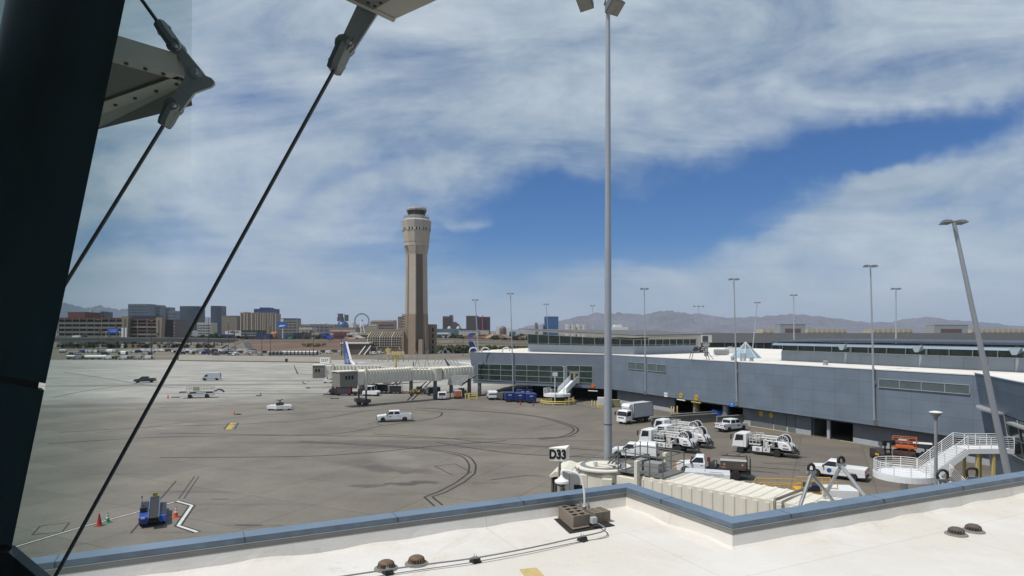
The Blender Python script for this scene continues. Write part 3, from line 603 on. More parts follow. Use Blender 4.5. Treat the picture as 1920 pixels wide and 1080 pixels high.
outer = [(lean(p, 7.2)[0]-.7-(.5*math.sin(PI*min(i, 8)/8) if i < 8 else 0), lean(p, 7.2)[1]-(.3 if i < 3 else 0), 7.25+(-.5 if i > 9 else 0)) for i, p in enumerate(cv)]; inner = [(lean(p, 7.2)[0], lean(p, 7.2)[1], 7.25+(-.5 if i > 9 else 0)) for i, p in enumerate(cv)]
mb = MB()
for i in list(range(0, 8))+list(range(10, len(cv)-1)): mb.loft([[outer[i], inner[i], (inner[i][0], inner[i][1], inner[i][2]+.18), (outer[i][0], outer[i][1], outer[i][2]+.18)], [outer[i+1], inner[i+1], (inner[i+1][0], inner[i+1][1], inner[i+1][2]+.18), (outer[i+1][0], outer[i+1][1], outer[i+1][2]+.18)]])
mb.build('canopy', mat('canopy_pale', (.34, .35, .36), .5, .2, .08, 1), cb)
mb = MB().prism([(p.x-46+.1, p.y-60) for p in cv]+[(40, -17), (40, 12)], 10.86, 10.95); mb.build('roof', roofw, cb)
mb = MB().path([(p.x-46-.02, p.y-60, 10.93) for p in cv], .07, 6); mb.build('roof_edge', coping, cb)
small('goose_neck_vent', 'white goose neck vent at the edge of the corner roof', 'vent pipe', MB().path(catmull([(.5, 0, 0), (.5, 0, .7), (.3, 0, 1.1), (-.3, 0, 1.15), (-.6, 0, .85)], 5), .14, 8).box(.1, .9, -.4, .4, 0, .15), white, (46.9, 57.6, 10.96))
# ------------------------------------------------------------ control tower
TY = 450; tx = (781-960)/F*TY
tw = thing('control_tower', 'tall beige and brown octagonal air traffic control tower with a dark glass cab', 'control tower', (tx, TY, 0), R(-15))
tanc = mat('tower_tan_concrete', (.42, .365, .30), .85, 0, .08, .12, dirt=.12); brc = mat('tower_brown_concrete', (.28, .215, .16), .85, 0, .08, .12, dirt=.12); gry = mat('tower_shaft_grey', (.24, .22, .20), .85, 0, .08, .2)
Yz = lambda v: H-(v-HZ)*TY/F
mpx = TY/F
def oct(r, n=8, ph=.5): return [(r*math.cos(2*PI*(i+ph)/n), r*math.sin(2*PI*(i+ph)/n)) for i in range(n)]
def octl(prof, mb=None, n=8, ph=.5):
    mb = mb or MB(); return mb.loft([[(x, y, z) for x, y in oct(r, n, ph)] for r, z in prof])
def shaft(z0, z1, r0, r1):
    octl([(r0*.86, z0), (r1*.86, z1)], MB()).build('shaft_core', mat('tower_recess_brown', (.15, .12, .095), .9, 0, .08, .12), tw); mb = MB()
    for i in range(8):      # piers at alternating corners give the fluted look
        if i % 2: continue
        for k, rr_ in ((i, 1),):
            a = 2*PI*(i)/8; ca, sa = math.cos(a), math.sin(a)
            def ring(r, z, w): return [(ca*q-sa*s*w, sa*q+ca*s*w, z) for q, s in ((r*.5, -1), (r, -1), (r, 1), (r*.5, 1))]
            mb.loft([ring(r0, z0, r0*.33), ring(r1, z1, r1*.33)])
    return mb
zj = Yz(589); zs = Yz(478); zq = Yz(462)
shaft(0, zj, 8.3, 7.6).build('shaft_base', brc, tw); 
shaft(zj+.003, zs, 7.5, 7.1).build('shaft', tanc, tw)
mb = MB()
for i in range(0, 8, 2):
    a = 2*PI*i/8; ca, sa = math.cos(a), math.sin(a)
    def ring(r, z, w): return [(ca*q-sa*s*w, sa*q+ca*s*w, z) for q, s in ((r*.55, -1), (r, -1), (r, 1), (r*.55, 1))]
    mb.loft([ring(7.1, zs+.003, 2.1), ring(8.2, zq, 3.0)])
mb.build('flared_bracket', tanc, tw)
octl([(6.0, zs), (8.0, zq), (8.3, Yz(460)), (8.6, Yz(460))]); 
octl([(5.6, zs+.01), (7.9, zq+.003), (8.6, zq+.01), (8.7, Yz(455)), (8.9, Yz(455)+.05), (9.7, Yz(434))], n=12).build('head', tanc, tw)
octl([(9.72, Yz(434)+.01), (9.9, Yz(429))], n=12).build('window_ring', mat('tower_dark_glass', (.05, .05, .05), .2, 0, .2, 1, spec=.7), tw)
for i in range(12):
    a = 2*PI*(i+.5)/12; b = 2*PI*(i+1.5)/12
    for t_ in (0, .5):
        p = Vector((math.cos(a), math.sin(a), 0))*(1-t_)+Vector((math.cos(b), math.sin(b), 0))*t_
        MB().box(-.1, .35, -.9 if t_ == 0 else -.45, .9 if t_ == 0 else .45, 0, Yz(429)-Yz(434), M=Matrix.Translation((p.x*9.68, p.y*9.68, Yz(434)+.01)) @ Matrix.Rotation(math.atan2(p.y, p.x), 4, 'Z')).build('window_pier', tanc, tw)
octl([(9.95, Yz(429)+.01), (10.4, Yz(417)), (10.4, Yz(415)), (8.6, Yz(412)), (8.5, Yz(412)+.02), (8.5, Yz(408))], n=12).build('upper_head', mat('tower_pale_band', (.36, .33, .30), .8, 0, .06, .2), tw)
mb = MB()
for i in range(24): a = 2*PI*i/24; mb.tube((8.7*math.cos(a), 8.7*math.sin(a), Yz(412)), (8.8*math.cos(a), 8.8*math.sin(a), Yz(406)), .09, n=4)
mb.path([(8.8*math.cos(2*PI*i/24), 8.8*math.sin(2*PI*i/24), Yz(406)) for i in range(25)], .1, 4); mb.build('railing', grey, tw)
octl([(5.6, Yz(408)+.01), (5.8, Yz(405))], n=12).build('cab_base', mat('tower_white_band', (.55, .54, .52), .7, 0, .05, .3), tw)
octl([(5.9, Yz(405)+.01), (7.0, Yz(396))], n=12).build('cab_glass', mat('tower_cab_glass', (.025, .025, .028), .15, 0, .2, 1, spec=.7), tw)
octl([(7.15, Yz(396)+.01), (7.3, Yz(393)), (6.9, Yz(391)), (5, Yz(390.5))], n=12).build('cab_roof', mat('tower_cab_roof', (.34, .32, .30), .7, 0, .06, .3), tw)
mb = MB()
for i in range(20): a = 2*PI*i/20; mb.tube((6.7*math.cos(a), 6.7*math.sin(a), Yz(391)), (6.7*math.cos(a), 6.7*math.sin(a), Yz(389)), .06, n=4)
mb.path([(6.7*math.cos(2*PI*i/20), 6.7*math.sin(2*PI*i/20), Yz(389)) for i in range(21)], .07, 4); mb.tube((2, 0, Yz(391)), (2, 0, Yz(386.5)), .07, n=4).tube((-3, 1, Yz(391)), (-3, 1, Yz(387)), .07, n=4); mb.build('roof_railing', grey, tw)
octl([(2.2, 0), (2.0, Yz(636))], MB(), 4).build('buttress', brc, tw).location = (6.3, -6.5, 0)
octl([(2.0, 0), (1.9, Yz(637))], MB(), 4).build('buttress', brc, tw).location = (-7.4, -5.2, 0)
# base building with glazed lattice
bb = thing('tower_base_building', 'brown office block with a sloped white lattice window wall beside the control tower', 'building', ((727-960)/F*(TY-6), TY-6, 0))
k = (TY-6)/F; Z = lambda v: H-(v-HZ)*k
xl, xr = (690-727)*k, (756-727)*k
MB().box(xl, xr+3, 3.5, 20, 0, Z(617)).box(xl, xr, 0, 3.497, 0, Z(651)).box(xr-.8, xr+.6, -.8, 3.5, 0, Z(622)).box(xr+.5, xr+8.5, 1, 14, 0, Z(616)).build('wall', brc, bb)
lat = MB(); nx = 14
for i in range(nx+1):
    x = xl+(xr-1.2-xl)*i/nx; w = .32 if i % 5 == 0 else .13
    lat.tube((x, -.7, Z(650)), (x, -.7, Z(632)), w, n=4).tube((x, -.7, Z(632)), (x+1.4, 3.2, Z(623)), w, n=4)
for v in (650, 645, 640, 636, 632): lat.tube((xl, -.7, Z(v)), (xr-1.2, -.7, Z(v)), .15, n=4)
lat.tube((xl+1.4, 3.2, Z(623)), (xr+.2, 3.2, Z(623)), .16, n=4).tube((xl+.7, 1.2, Z(627)), (xr-.5, 1.2, Z(627)), .12, n=4)
for u in (707, 728, 749): lat.tube(((u-727)*k, -.7, Z(650)), ((u-727)*k, -.7, Z(656)), .35, n=4)
lat = lat.build('window_lattice', mat('lattice_cream', (.50, .46, .38), .6, 0, .05, .5), bb)
MB().poly([(xl, -.5, Z(650)), (xr-1.2, -.5, Z(650)), (xr-1.2, -.5, Z(632)), (xl, -.5, Z(632))]).poly([(xl, -.5, Z(632)), (xr-1.2, -.5, Z(632)), (xr-.2, 3.3, Z(623)), (xl+1, 3.3, Z(623))]).build('pane', mat('brown_glass', (.07, .05, .035), .2, 0, .3, .6, spec=.6), lat)
ba = thing('stair_block', 'plain brown block with a column of dark openings right of the control tower', 'building', ((807-960)/F*(TY+6), TY+6, 0))
k2 = (TY+6)/F; Z2 = lambda v: H-(v-HZ)*k2
MB().box(-5.5, 3.6, 0, 10, 0, Z2(608)).build('wall', brc, ba)
for v in (618, 629, 640, 651, 660): MB().box(1.3, 2.3, -.08, -.003, Z2(v+4), Z2(v-3)).build('window', mat('opening_dark', (.03, .022, .018), .9, 0, .1, 1), ba)
lb = thing('low_annex', 'long low building with a white fascia and slanted braces left of the control tower', 'building', ((665-960)/F*430, 430, 0))
k = 430/F; Z = lambda v: H-(v-HZ)*k
MB().box(-10, 9, 2, 12, 0, Z(645)).build('wall', mat('annex_brown', (.13, .10, .085), .85, 0, .1, .3), lb); MB().box(-10, 9.5, 1, 13, Z(645)+.01, Z(642.5)).build('fascia', offwh, lb)
m = MB()
for i in range(5): m.tube((-10+i*.9, 0, 0), (-9.2+i*.9, 1, Z(646)), .16, n=4)
for j in range(4): m.tube((-10+j*.2, j*.25, 1+j*1.7), (-6.2+j*.2, j*.25, 1+j*1.7), .14, n=4)
m.build('window_lattice', mat('lattice_cream2', (.42, .40, .33), .6, 0, .05, .5), lb)
MB().tube((3, -1, 0), (7, 2, Z(648)), .45, n=4).tube((6.5, -1, 0), (10.5, 2, Z(648)), .45, n=4).build('brace', offwh, lb)
# ------------------------------------------------------------ overpasses and embankment
conc = mat('overpass_concrete', (.30, .28, .25), .85, 0, .08, .05, dirt=.2); cdark = mat('overpass_girder', (.17, .17, .155), .85, 0, .1, .05, dirt=.2)
def overpass(name, pts, vt, vb, w, label, piers, dm=None):
    t = thing(name, label, 'overpass', (pts[0][0], pts[0][1], 0)); o_ = Vector((pts[0][0], pts[0][1], 0)); dk = MB(); ba_ = MB()
    p = [Vector((x, y, 0))-o_ for x, y, z0, z1 in pts]
    for i in range(len(p)-1):
        a, b = p[i], p[i+1]; z0, z1, z2, z3 = pts[i][2], pts[i][3], pts[i+1][2], pts[i+1][3]
        dk.loft([[(a.x, a.y, z0), (a.x, a.y+w, z0), (a.x, a.y+w, z1), (a.x, a.y, z1)], [(b.x, b.y, z2), (b.x, b.y+w, z2), (b.x, b.y+w, z3), (b.x, b.y, z3)]])
        for yy in (0, w-.4): ba_.loft([[(a.x, a.y+yy-.15, z1+.005), (a.x, a.y+yy+.25, z1+.005), (a.x, a.y+yy+.25, z1+1.1), (a.x, a.y+yy-.15, z1+1.1)], [(b.x, b.y+yy-.15, z3+.005), (b.x, b.y+yy+.25, z3+.005), (b.x, b.y+yy+.25, z3+1.1), (b.x, b.y+yy-.15, z3+1.1)]])
    dk.build('deck', dm or cdark, t); ba_.build('barrier', conc, t)
    for x, y, z in piers:
        m = MB().lathe([(1.1, 0), (1.1, z-1.6)], (0, w/2, 0), 8).box(-1.6, 1.6, .6, w-.6, z-1.6, z-.005); o = m.build('pier', conc, t); o.location = (x-o_.x, y-o_.y, 0)
    return t
def ov(u, v, Y): q = P(u, v, Y); return q.x, q.y, q.z
def ovp(lst):
    r = []
    for u, v, vb, Y in lst: a = P(u, v, Y); b = P(u, vb, Y); r.append((a.x, a.y, b.z, a.z))
    return r
prs = lambda us, v, Y: [((u-960)/F*Y, Y, H-(v-HZ)*Y/F) for u in us]
overpass('road_overpass', ovp([(-60, 635, 641, 560), (200, 634.5, 641, 590), (340, 635, 641, 620), (442, 637, 642, 640)]), 0, 0, 13, 'long grey concrete road overpass in front of the parking garage', prs((110, 140, 198, 228, 275, 308, 376), 641.5, 600))
overpass('road_overpass', ovp([(812, 635.5, 638.5, 640), (880, 638, 641, 640), (940, 640, 643.5, 640), (1060, 642.5, 646, 640)]), 0, 0, 11, 'upper beige overpass right of the control tower', prs((872, 912, 960), 642, 642), mat('beige_deck', (.40, .34, .26), .85, 0, .08, .05, dirt=.2))
overpass('road_overpass', ovp([(812, 645, 648, 600), (870, 643, 646, 600), (920, 644.5, 648, 600), (1060, 646, 650, 600)]), 0, 0, 9, 'lower beige overpass right of the control tower', prs((914, 975), 648, 602), mat('beige_deck', (.40, .34, .26)))
# embankment, sloping earth and concrete wedge
emb = mat('embankment_earth', (.12, .075, .05), .95, 0, .3, .03, dirt=.4); pale = mat('pale_concrete_ramp', (.38, .36, .31), .85, 0, .08, .1, dirt=.15)
def pts3(l): return [P(u, v, Y) for u, v, Y in l]
mb = MB(); mb.loft([pts3([(440, 666, 450), (440, 640, 640), (440, 637, 655), (440, 640, 720)]), pts3([(580, 666, 450), (570, 640, 640), (570, 637, 655), (570, 640, 720)]), pts3([(700, 664, 470), (700, 640, 640), (700, 637, 655), (700, 640, 720)]), pts3([(800, 664, 470), (800, 638, 640), (800, 636, 655), (800, 640, 720)])]); struct(mb.build('embankment', emb))
mb = MB(); mb.loft([[P(u, v, Y) for u, v, Y in ((446, 638.5, 632), (700, 637.5, 645), (800, 636, 645))], [P(u, v-2, Y) for u, v, Y in ((446, 638.5, 632), (700, 637.5, 645), (800, 636, 645))], [P(u, v-2, Y) for u, v, Y in ((446, 638.5, 633), (700, 637.5, 646), (800, 636, 646))]], close=False, cap=False); o = mb.build('road_barrier', conc); tag(o, 'beige roadside barrier along the top of the brown embankment', 'barrier')
w_ = thing('ramp_abutment', 'pale concrete wedge with a stair ramp below the end of the overpass', 'abutment', (P(440, 660, 520).x, 520, 0)); o_ = w_.location
pp = lambda u, v, Y: P(u, v, Y)-o_
MB().ext([pp(420, 660, 520), pp(464, 660, 520), pp(456, 642, 520), pp(444, 647, 520)], (0, 14, 0)).build('wedge', pale, w_); MB().ext([pp(404, 657, 518), pp(408, 657, 518), pp(424, 646.5, 518), pp(438, 646.5, 518), pp(438, 645, 518), pp(421, 645, 518)], (0, 6, 0)).build('stair_ramp', pale, w_)
# blast wall at the far edge of the apron
o = MB()
a_ = G(335, 676.5); b_ = G(620, 680.5)
bw = thing('blast_wall', 'long low pale concrete wall along the far edge of the apron', 'wall', (a_.x, a_.y, 0), math.atan2(b_.y-a_.y, b_.x-a_.x)); L_ = (b_-a_).length
MB().box(0, L_, 0, .4, 0, 3.0).build('wall', mat('blast_wall_concrete', (.46, .43, .37), .85, 0, .06, .1, dirt=.15), bw); MB().box(0, L_, -.25, -.003, 0, .35).build('footing', dkgrey, bw)
# ------------------------------------------------------------ foreground roof of the camera's own building
ZR = 11.0; ZC = 11.5
def GR(u, v, z=ZR): return G(u, v, z)
K1 = G(1180, 905, ZC); K2 = G(1373, 968, ZC)
dA = Vector((.899, .438, 0)); K0 = K1-dA*26; dC = (G(1900, 886, ZC)-K2).normalized(); K3 = K2+dC*34
hb = thing('camera_building', 'white membrane roof with a blue metal coping in front of the parked vehicles', 'building', (0, 0, 0))
memb = None
def membrane():
    m = bpy.data.materials.new('roof_membrane_white'); m.use_nodes = True; t = m.node_tree; n = t.nodes; L = t.links; b = n['Principled BSDF']; b.inputs['Roughness'].default_value = .7; b.inputs['Specular IOR Level'].default_value = .35
    tc_ = n.new('ShaderNodeTexCoord')
    def nz(sc, d=6, r=.6, dist=0):
        k = n.new('ShaderNodeTexNoise'); k.inputs['Scale'].default_value = sc; k.inputs['Detail'].default_value = d; k.inputs['Roughness'].default_value = r; k.inputs['Distortion'].default_value = dist; L.new(tc_.outputs['Object'], k.inputs['Vector']); return k.outputs['Fac']
    def mr(v, a, b_, c=0., d=1.):
        k = n.new('ShaderNodeMapRange'); L.new(v, k.inputs['Value']); k.interpolation_type = 'SMOOTHSTEP'
        for nm, x in (('From Min', a), ('From Max', b_), ('To Min', c), ('To Max', d)): k.inputs[nm].default_value = x
        return k.outputs[0]
    def mix(f, a, b_, bt='MIX'):
        k = n.new('ShaderNodeMix'); k.data_type = 'RGBA'; k.blend_type = bt
        for i, x in ((0, f), (6, a), (7, b_)):
            if isinstance(x, (int, float)): k.inputs[i].default_value = x
            elif isinstance(x, tuple): k.inputs[i].default_value = x+(1,)
            else: L.new(x, k.inputs[i])
        return k.outputs[2]
    c = mix(mr(nz(.22, 5), .35, .65), (.60, .565, .51), (.665, .645, .62))
    c = mix(mr(nz(.5, 8, .65, .6), .55, .72, 0, .5), c, (.55, .505, .44))
    c = mix(mr(nz(1.4, 6, .7), .60, .75, 0, .5), c, (.40, .375, .33)); c = mix(mr(nz(.35, 9, .75, 1.5), .60, .66, 0, .35), c, (.50, .43, .35)); c = mix(mr(nz(6, 4, .6), .66, .74, 0, .3), c, (.33, .31, .28))
    mp = n.new('ShaderNodeMapping'); L.new(tc_.outputs['Object'], mp.inputs[0]); mp.inputs['Rotation'].default_value = (0, 0, R(-26)); mp.inputs['Location'].default_value = (.4, .6, 0)
    br = n.new('ShaderNodeTexBrick'); br.offset = .3; L.new(mp.outputs[0], br.inputs['Vector'])
    for nm, x in (('Scale', 1), ('Brick Width', 9), ('Row Height', 3.1), ('Mortar Size', .012), ('Mortar Smooth', .3)): br.inputs[nm].default_value = x
    br.inputs['Color1'].default_value = (1, 1, 1, 1); br.inputs['Color2'].default_value = (.985, .985, .985, 1); br.inputs['Mortar'].default_value = (.74, .72, .69, 1)
    c = mix(.7, c, br.outputs['Color'], 'MULTIPLY'); L.new(c, b.inputs['Base Color'])
    a = n.new('ShaderNodeMath'); a.operation = 'MULTIPLY'; a.inputs[1].default_value = .03; L.new(nz(1.1, 5, .5, 1.0), a.inputs[0])
    a2 = n.new('ShaderNodeMath'); a2.operation = 'ADD'; L.new(a.outputs[0], a2.inputs[0]); a3 = n.new('ShaderNodeMath'); a3.operation = 'MULTIPLY'; a3.inputs[1].default_value = .004; L.new(nz(14, 4), a3.inputs[0]); L.new(a3.outputs[0], a2.inputs[1])
    bu = n.new('ShaderNodeBump'); bu.inputs['Distance'].default_value = 1; L.new(a2.outputs[0], bu.inputs['Height']); L.new(bu.outputs[0], b.inputs['Normal'])
    return m
memb = membrane()
rim = [K0, K1, K2, K3]
nrm = []      # outward normals of A, B, C
segsR = [(K0, K1), (K1, K2), (K2, K3)]
def offs(d):
    out = []
    N_ = []
    for a, b in segsR: e = (b-a).normalized(); N_.append(Vector((e.y, -e.x, 0)))     # to the roof side
    out.append(K0+N_[0]*d)
    for i in (1, 2):
        n1, n2 = N_[i-1], N_[i]; k = (n1+n2); k = k*(d/ (1+n1.dot(n2))); out.append(rim[i]+k)
    out.append(K3+N_[2]*d); return out
W0, W1, W2, W3 = offs(0), offs(.02), offs(.40), offs(.44)
def strip(mb, ra, za, rb, zb, m=None):
    for i in range(3): mb.poly([(ra[i].x, ra[i].y, za), (ra[i+1].x, ra[i+1].y, za), (rb[i+1].x, rb[i+1].y, zb), (rb[i].x, rb[i].y, zb)], m)
    return mb
copm = mat('coping_blue', (.165, .225, .30), .42, .2, .10, .8, dirt=.35, bump=.004, bscale=1.2); liph = mat('coping_lip_blue', (.12, .155, .195), .5, .2, .2, 2.5, dirt=.5)
flm = mat('flashing_grey', (.20, .20, .185), .6, .2, .1, 1.5, dirt=.25)
m = MB(); strip(m, W0, ZC, W2, ZC); strip(m, W0, ZC-.12, W0, ZC); m.build('coping', copm, hb); m = MB(); strip(m, W2, ZC-.001, offs(.415), ZC-.10); strip(m, offs(.415), ZC-.10, offs(.39), ZC-.105); m.build('coping_lip', liph, hb)
m = MB()          # coping joints
for i, (a, b) in enumerate(segsR):
    L_ = (b-a).length; e = (b-a).normalized(); nn = Vector((e.y, -e.x, 0)); s = 1.3 if i != 1 else 1.7; rz = math.atan2(e.y, e.x)
    while s < L_-.5:
        p = a+e*s; Mx = Matrix.Translation((p.x, p.y, 0)) @ Matrix.Rotation(rz, 4, 'Z'); m.box(-.005, .005, -.40, 0.003, ZC-.05, ZC+.003, M=Mx); m.box(-.008, .008, -.42, -.402, ZC-.1, ZC-.002, M=Mx); s += 3.05
m.build('coping_joint', dkgrey, hb)
m = MB(); strip(m, offs(.418), ZC-.112, offs(.424), ZC-.128); m.build('drip_edge', mat('bare_metal_strip', (.36, .38, .38), .4, .5, .1, 4), hb)
m = MB(); strip(m, offs(.405), ZC-.10, offs(.425), ZC-.235); strip(m, offs(.425), ZC-.235, offs(.41), ZC-.24); m.build('flashing', flm, hb)
m = MB()
rows = [(offs(.42), ZC-.232), (offs(.45), ZC-.36), (offs(.475), ZR+.05), (offs(.56), ZR+.012), (offs(.9), ZR)]
from mathutils import noise as MN
NSEG = 90
for k in range(3):
    for q in range(len(rows)-1):
        (r0_, z0_), (r1_, z1_) = rows[q], rows[q+1]
        for s in range(NSEG):
            def pt(r, z, t, amp):
                p = r[k].lerp(r[k+1], t); w_ = MN.noise(Vector((p.x*1.3, p.y*1.3, q if amp else 0)))*amp; return (p.x, p.y, z+w_*(1 if z < ZC-.3 else .3))
            am = [0.0, .02, .065, .06, 0]
            t0, t1 = s/NSEG, (s+1)/NSEG; e0 = am[q] if 0 < s < NSEG else 0; 
            f = lambda r, z, t, qq: (lambda p: (p.x, p.y, z+MN.noise(Vector((p.x*1.1, p.y*1.1, 3)))*am[qq]*min(1, 6*min(t, 1-t))))(r[k].lerp(r[k+1], t))
            m.poly([f(r0_, z0_, t0, q), f(r0_, z0_, t1, q), f(r1_, z1_, t1, q+1), f(r1_, z1_, t0, q+1)])
m.build('parapet', memb, hb)
e9 = offs(.9)
m = MB().poly([(p.x, p.y, ZR) for p in e9]+[(45, 10, ZR), (22, -14, ZR), (-12, -14, ZR), (-22, 2, ZR)]); m.build('roof_membrane', memb, hb)
m = MB()
wl_ = [K0+Vector((.0, 0, 0)), K1, K2, K3]
ofw = offs(.03)
for i in range(3): m.poly([(ofw[i].x, ofw[i].y, 0), (ofw[i+1].x, ofw[i+1].y, 0), (ofw[i+1].x, ofw[i+1].y, ZC-.11), (ofw[i].x, ofw[i].y, ZC-.11)])
m.build('outer_wall', panel_mat('own_building_panels', (.15, .20, .27), 3.6, 1.8, .03, .45, .2, .05), hb)
# ------------------------------------------------------------ observation lounge: facade, floor, walls, pane
lo = hb
FN = Vector((math.sin(R(40)), math.cos(R(40)), 0)); FH = Vector((-math.cos(R(40)), math.sin(R(40)), 0)); FD = .70
def fp(t, z, d=0): p = FN*(FD+d)+FH*t; return (p.x, p.y, z)
dkint = mat('interior_finish', (.34, .36, .36), .55, 0, .15, .8); flr = mat('interior_carpet', (.20, .20, .20), .9, 0, .2, 4)
def quadbox(mb, t0, t1, d0, d1, z0, z1): return mb.loft([[fp(t0, z0, d0), fp(t1, z0, d0), fp(t1, z0, d1), fp(t0, z0, d1)], [fp(t0, z1, d0), fp(t1, z1, d0), fp(t1, z1, d1), fp(t0, z1, d1)]])
quadbox(MB(), -5, 6, -6, .45, 13.7, 13.9).build('lounge_floor', flr, lo); quadbox(MB(), -5, 6, -6, .45, 18.6, 18.8).build('lounge_ceiling', dkint, lo)
m = MB(); quadbox(m, 6.01, 6.2, -6, .45, 13.7, 18.8); quadbox(m, -5, 6, -6.2, -6.01, 13.7, 18.8); m.build('lounge_wall', dkint, lo)
quadbox(MB(), -5, 6, -.3, -.105, ZR-.05, 13.69).build('podium_wall', gwall, lo)
# leaning dark post at the left of the view (interior face of the facade)
L1 = P(235, 0, 3.0); L0 = P(18, 1045, 3.0); dl = (L0-L1)
def edge(v): return L1+dl*(v/1045)
hl = FH*5.2; bk = -FN*-.03
pm = mat('post_dark_paint', (.05, .11, .125), .6, .0, .3, .7, spec=.25, dirt=.3)
def panel(mb, va, vb, back=0):
    a, b = edge(va)+FH*back, edge(vb)+FH*back; o_ = FN*.03; q_ = FH*.16
    return mb.loft([[a, a+hl, a+hl+o_, a+o_+q_], [b, b+hl, b+hl+o_, b+o_+q_]])
panel(MB(), -2400, 719).build('window_post', pm, lo)
panel(MB(), 732, 1075).build('window_post', pm, lo)
panel(MB(), 718.6, 732.4, .105).build('post_joint', black, lo)
m = MB(); a = edge(725); m.loft([[a+FN*.02+FH*.1, a+FN*.02, a+FN*.03, a+FN*.03+FH*.1], [a+FN*.02+FH*.1+Vector((0, 0, .012)), a+FN*.02+Vector((0, 0, .002)), a+FN*.03+Vector((0, 0, .002)), a+FN*.03+FH*.1+Vector((0, 0, .012))]]); 
# sill at the foot of the post
sa = P(14, 1036, 2.95); sb = P(95, 1100, 2.95); sc_ = P(14, 1120, 2.95)
MB().ext([P(-80, 1036, 2.95), P(16, 1036, 2.95), P(92, 1100, 2.95), P(92, 1180, 2.95), P(-80, 1180, 2.95)], (-.05, .10, 0)).build('window_sill', mat('sill_dark', (.02, .024, .026), .5, 0, .2, 2), lo)
# window pane, next to the post
def pane_pt(v, u):
    e = edge(v); ks = (u-960)/F; d = -FH; t = (ks*e.y-e.x)/(d.x-ks*d.y); return e+d*t
gm_ = bpy.data.materials.new('window_pane_glass'); gm_.use_nodes = True; t = gm_.node_tree; n = t.nodes; L = t.links; n.clear()
tr = n.new('ShaderNodeBsdfTransparent'); lw_ = n.new('ShaderNodeLayerWeight'); lw_.inputs[0].default_value = .5; mr_ = n.new('ShaderNodeMapRange'); mr_.inputs['From Min'].default_value = .64; mr_.inputs['From Max'].default_value = .82; L.new(lw_.outputs['Facing'], mr_.inputs['Value']); tc2 = n.new('ShaderNodeMix'); tc2.data_type = 'RGBA'; L.new(mr_.outputs[0], tc2.inputs['Factor']); tc2.inputs[6].default_value = (1, 1, 1, 1); tc2.inputs[7].default_value = (.50, .66, .63, 1); L.new(tc2.outputs[2], tr.inputs[0]); gl = n.new('ShaderNodeBsdfGlossy'); gl.inputs['Roughness'].default_value = .0; gl.inputs[0].default_value = (1, 1, 1, 1)
fr_ = n.new('ShaderNodeFresnel'); fr_.inputs[0].default_value = 1.12; mx_ = n.new('ShaderNodeMixShader'); mr3 = n.new('ShaderNodeMapRange'); mr3.inputs['From Min'].default_value = .64; mr3.inputs['From Max'].default_value = .88; mr3.inputs['To Max'].default_value = .35; L.new(lw_.outputs['Facing'], mr3.inputs['Value']); L.new(mr3.outputs[0], mx_.inputs[0]); L.new(tr.outputs[0], mx_.inputs[1]); L.new(gl.outputs[0], mx_.inputs[2]); ou = n.new('ShaderNodeOutputMaterial'); L.new(mx_.outputs[0], ou.inputs[0])
o_ = FN*.012
pts = [pane_pt(-200, 352), pane_pt(500, 352), pane_pt(1200, 352)]
a0, a1 = edge(-200)-FH*.002, edge(1075)-FH*.002
MB().poly([a0, a1, pane_pt(1200, 350), pane_pt(-200, 362)]).build('window_pane', gm_, lo)
# ------------------------------------------------------------ steel sunshade brackets and rods outside the window
beamm = mat('beam_beige_paint', (.36, .35, .29), .55, .0, .08, 2, dirt=.2); platem = mat('bracket_grey_paint', (.27, .285, .27), .5, .1, .1, 4, dirt=.3); clevm = mat('clevis_dark', (.19, .205, .19), .5, .4, .15, 6); rodm = mat('rod_dark_steel', (.055, .058, .06), .45, .4, .15, 6)
def flat(mb, px, Y, th): return mb.ext([P(u, v, Y) for u, v in px], (0, th, 0))
zb = 1.62+H
def at_z(u, v, z=zb): Y = (z-H)*F/(HZ-v); return Vector(((u-960)/F*Y, Y, z))
sb_ = thing('sunshade_beam', 'beige V shaped steel outrigger ending in a grey plate at upper left', 'steel beam', (0, 0, 0))
ap = at_z(352, 150); ne = at_z(215, 112); fe = at_z(195, 203)
ne2 = ap+(ne-ap)*1.45; fe2 = ap+(fe-ap)*1.35
def leg(mb, a, b, w, h):
    e = (b-a).normalized(); s = Vector((-e.y, e.x, 0))*w/2
    return mb.loft([[a-s, a+s, a+s+Vector((0, 0, h)), a-s+Vector((0, 0, h))], [b-s, b+s, b+s+Vector((0, 0, h)), b-s+Vector((0, 0, h))]])
m = MB(); leg(m, ap, ne2, .10, .13); leg(m, ap, fe2, .14, .03); m.build('beam', beamm, sb_)
dn = Vector((.03, .10, -.11))
m = MB(); m.poly([ap+Vector((-.02, .05, 0)), fe2+Vector((0, .07, 0)), fe2+Vector((.0, .17, -.05)), ap+Vector((-.02, .10, -.13))]); m.build('lower_flange', beamm, sb_)
m = MB(); m.poly([ap+Vector((0, 0, .02)), ne2+Vector((0, .0, .02)), fe2+Vector((0, 0, .02))]); m.build('infill_plate', mat('infill_dark', (.085, .085, .07), .6, 0, .1, 2), sb_)
m = MB()
for t_ in (.12, .35, .6, .85, 1.1): 
    for q in (ne, fe): p = ap+(q-ap)*t_*1.0; m.lathe([(.012, -.012), (.012, 0)], (p.x, p.y, p.z), 8)
m.build('bolt', dkgrey, sb_)
Yb = ap.y-.02
Y1 = Yb-.08
m = flat(MB(), [(326, 92), (332, 86), (340, 86), (378, 132), (384, 141), (396, 146), (401, 152), (401, 158), (395, 163), (364, 174), (352, 190), (338, 209), (328, 206), (317, 197), (320, 185), (344, 150), (347, 138), (343, 122)], Y1, .02); m.build('gusset_plate', platem, sb_)
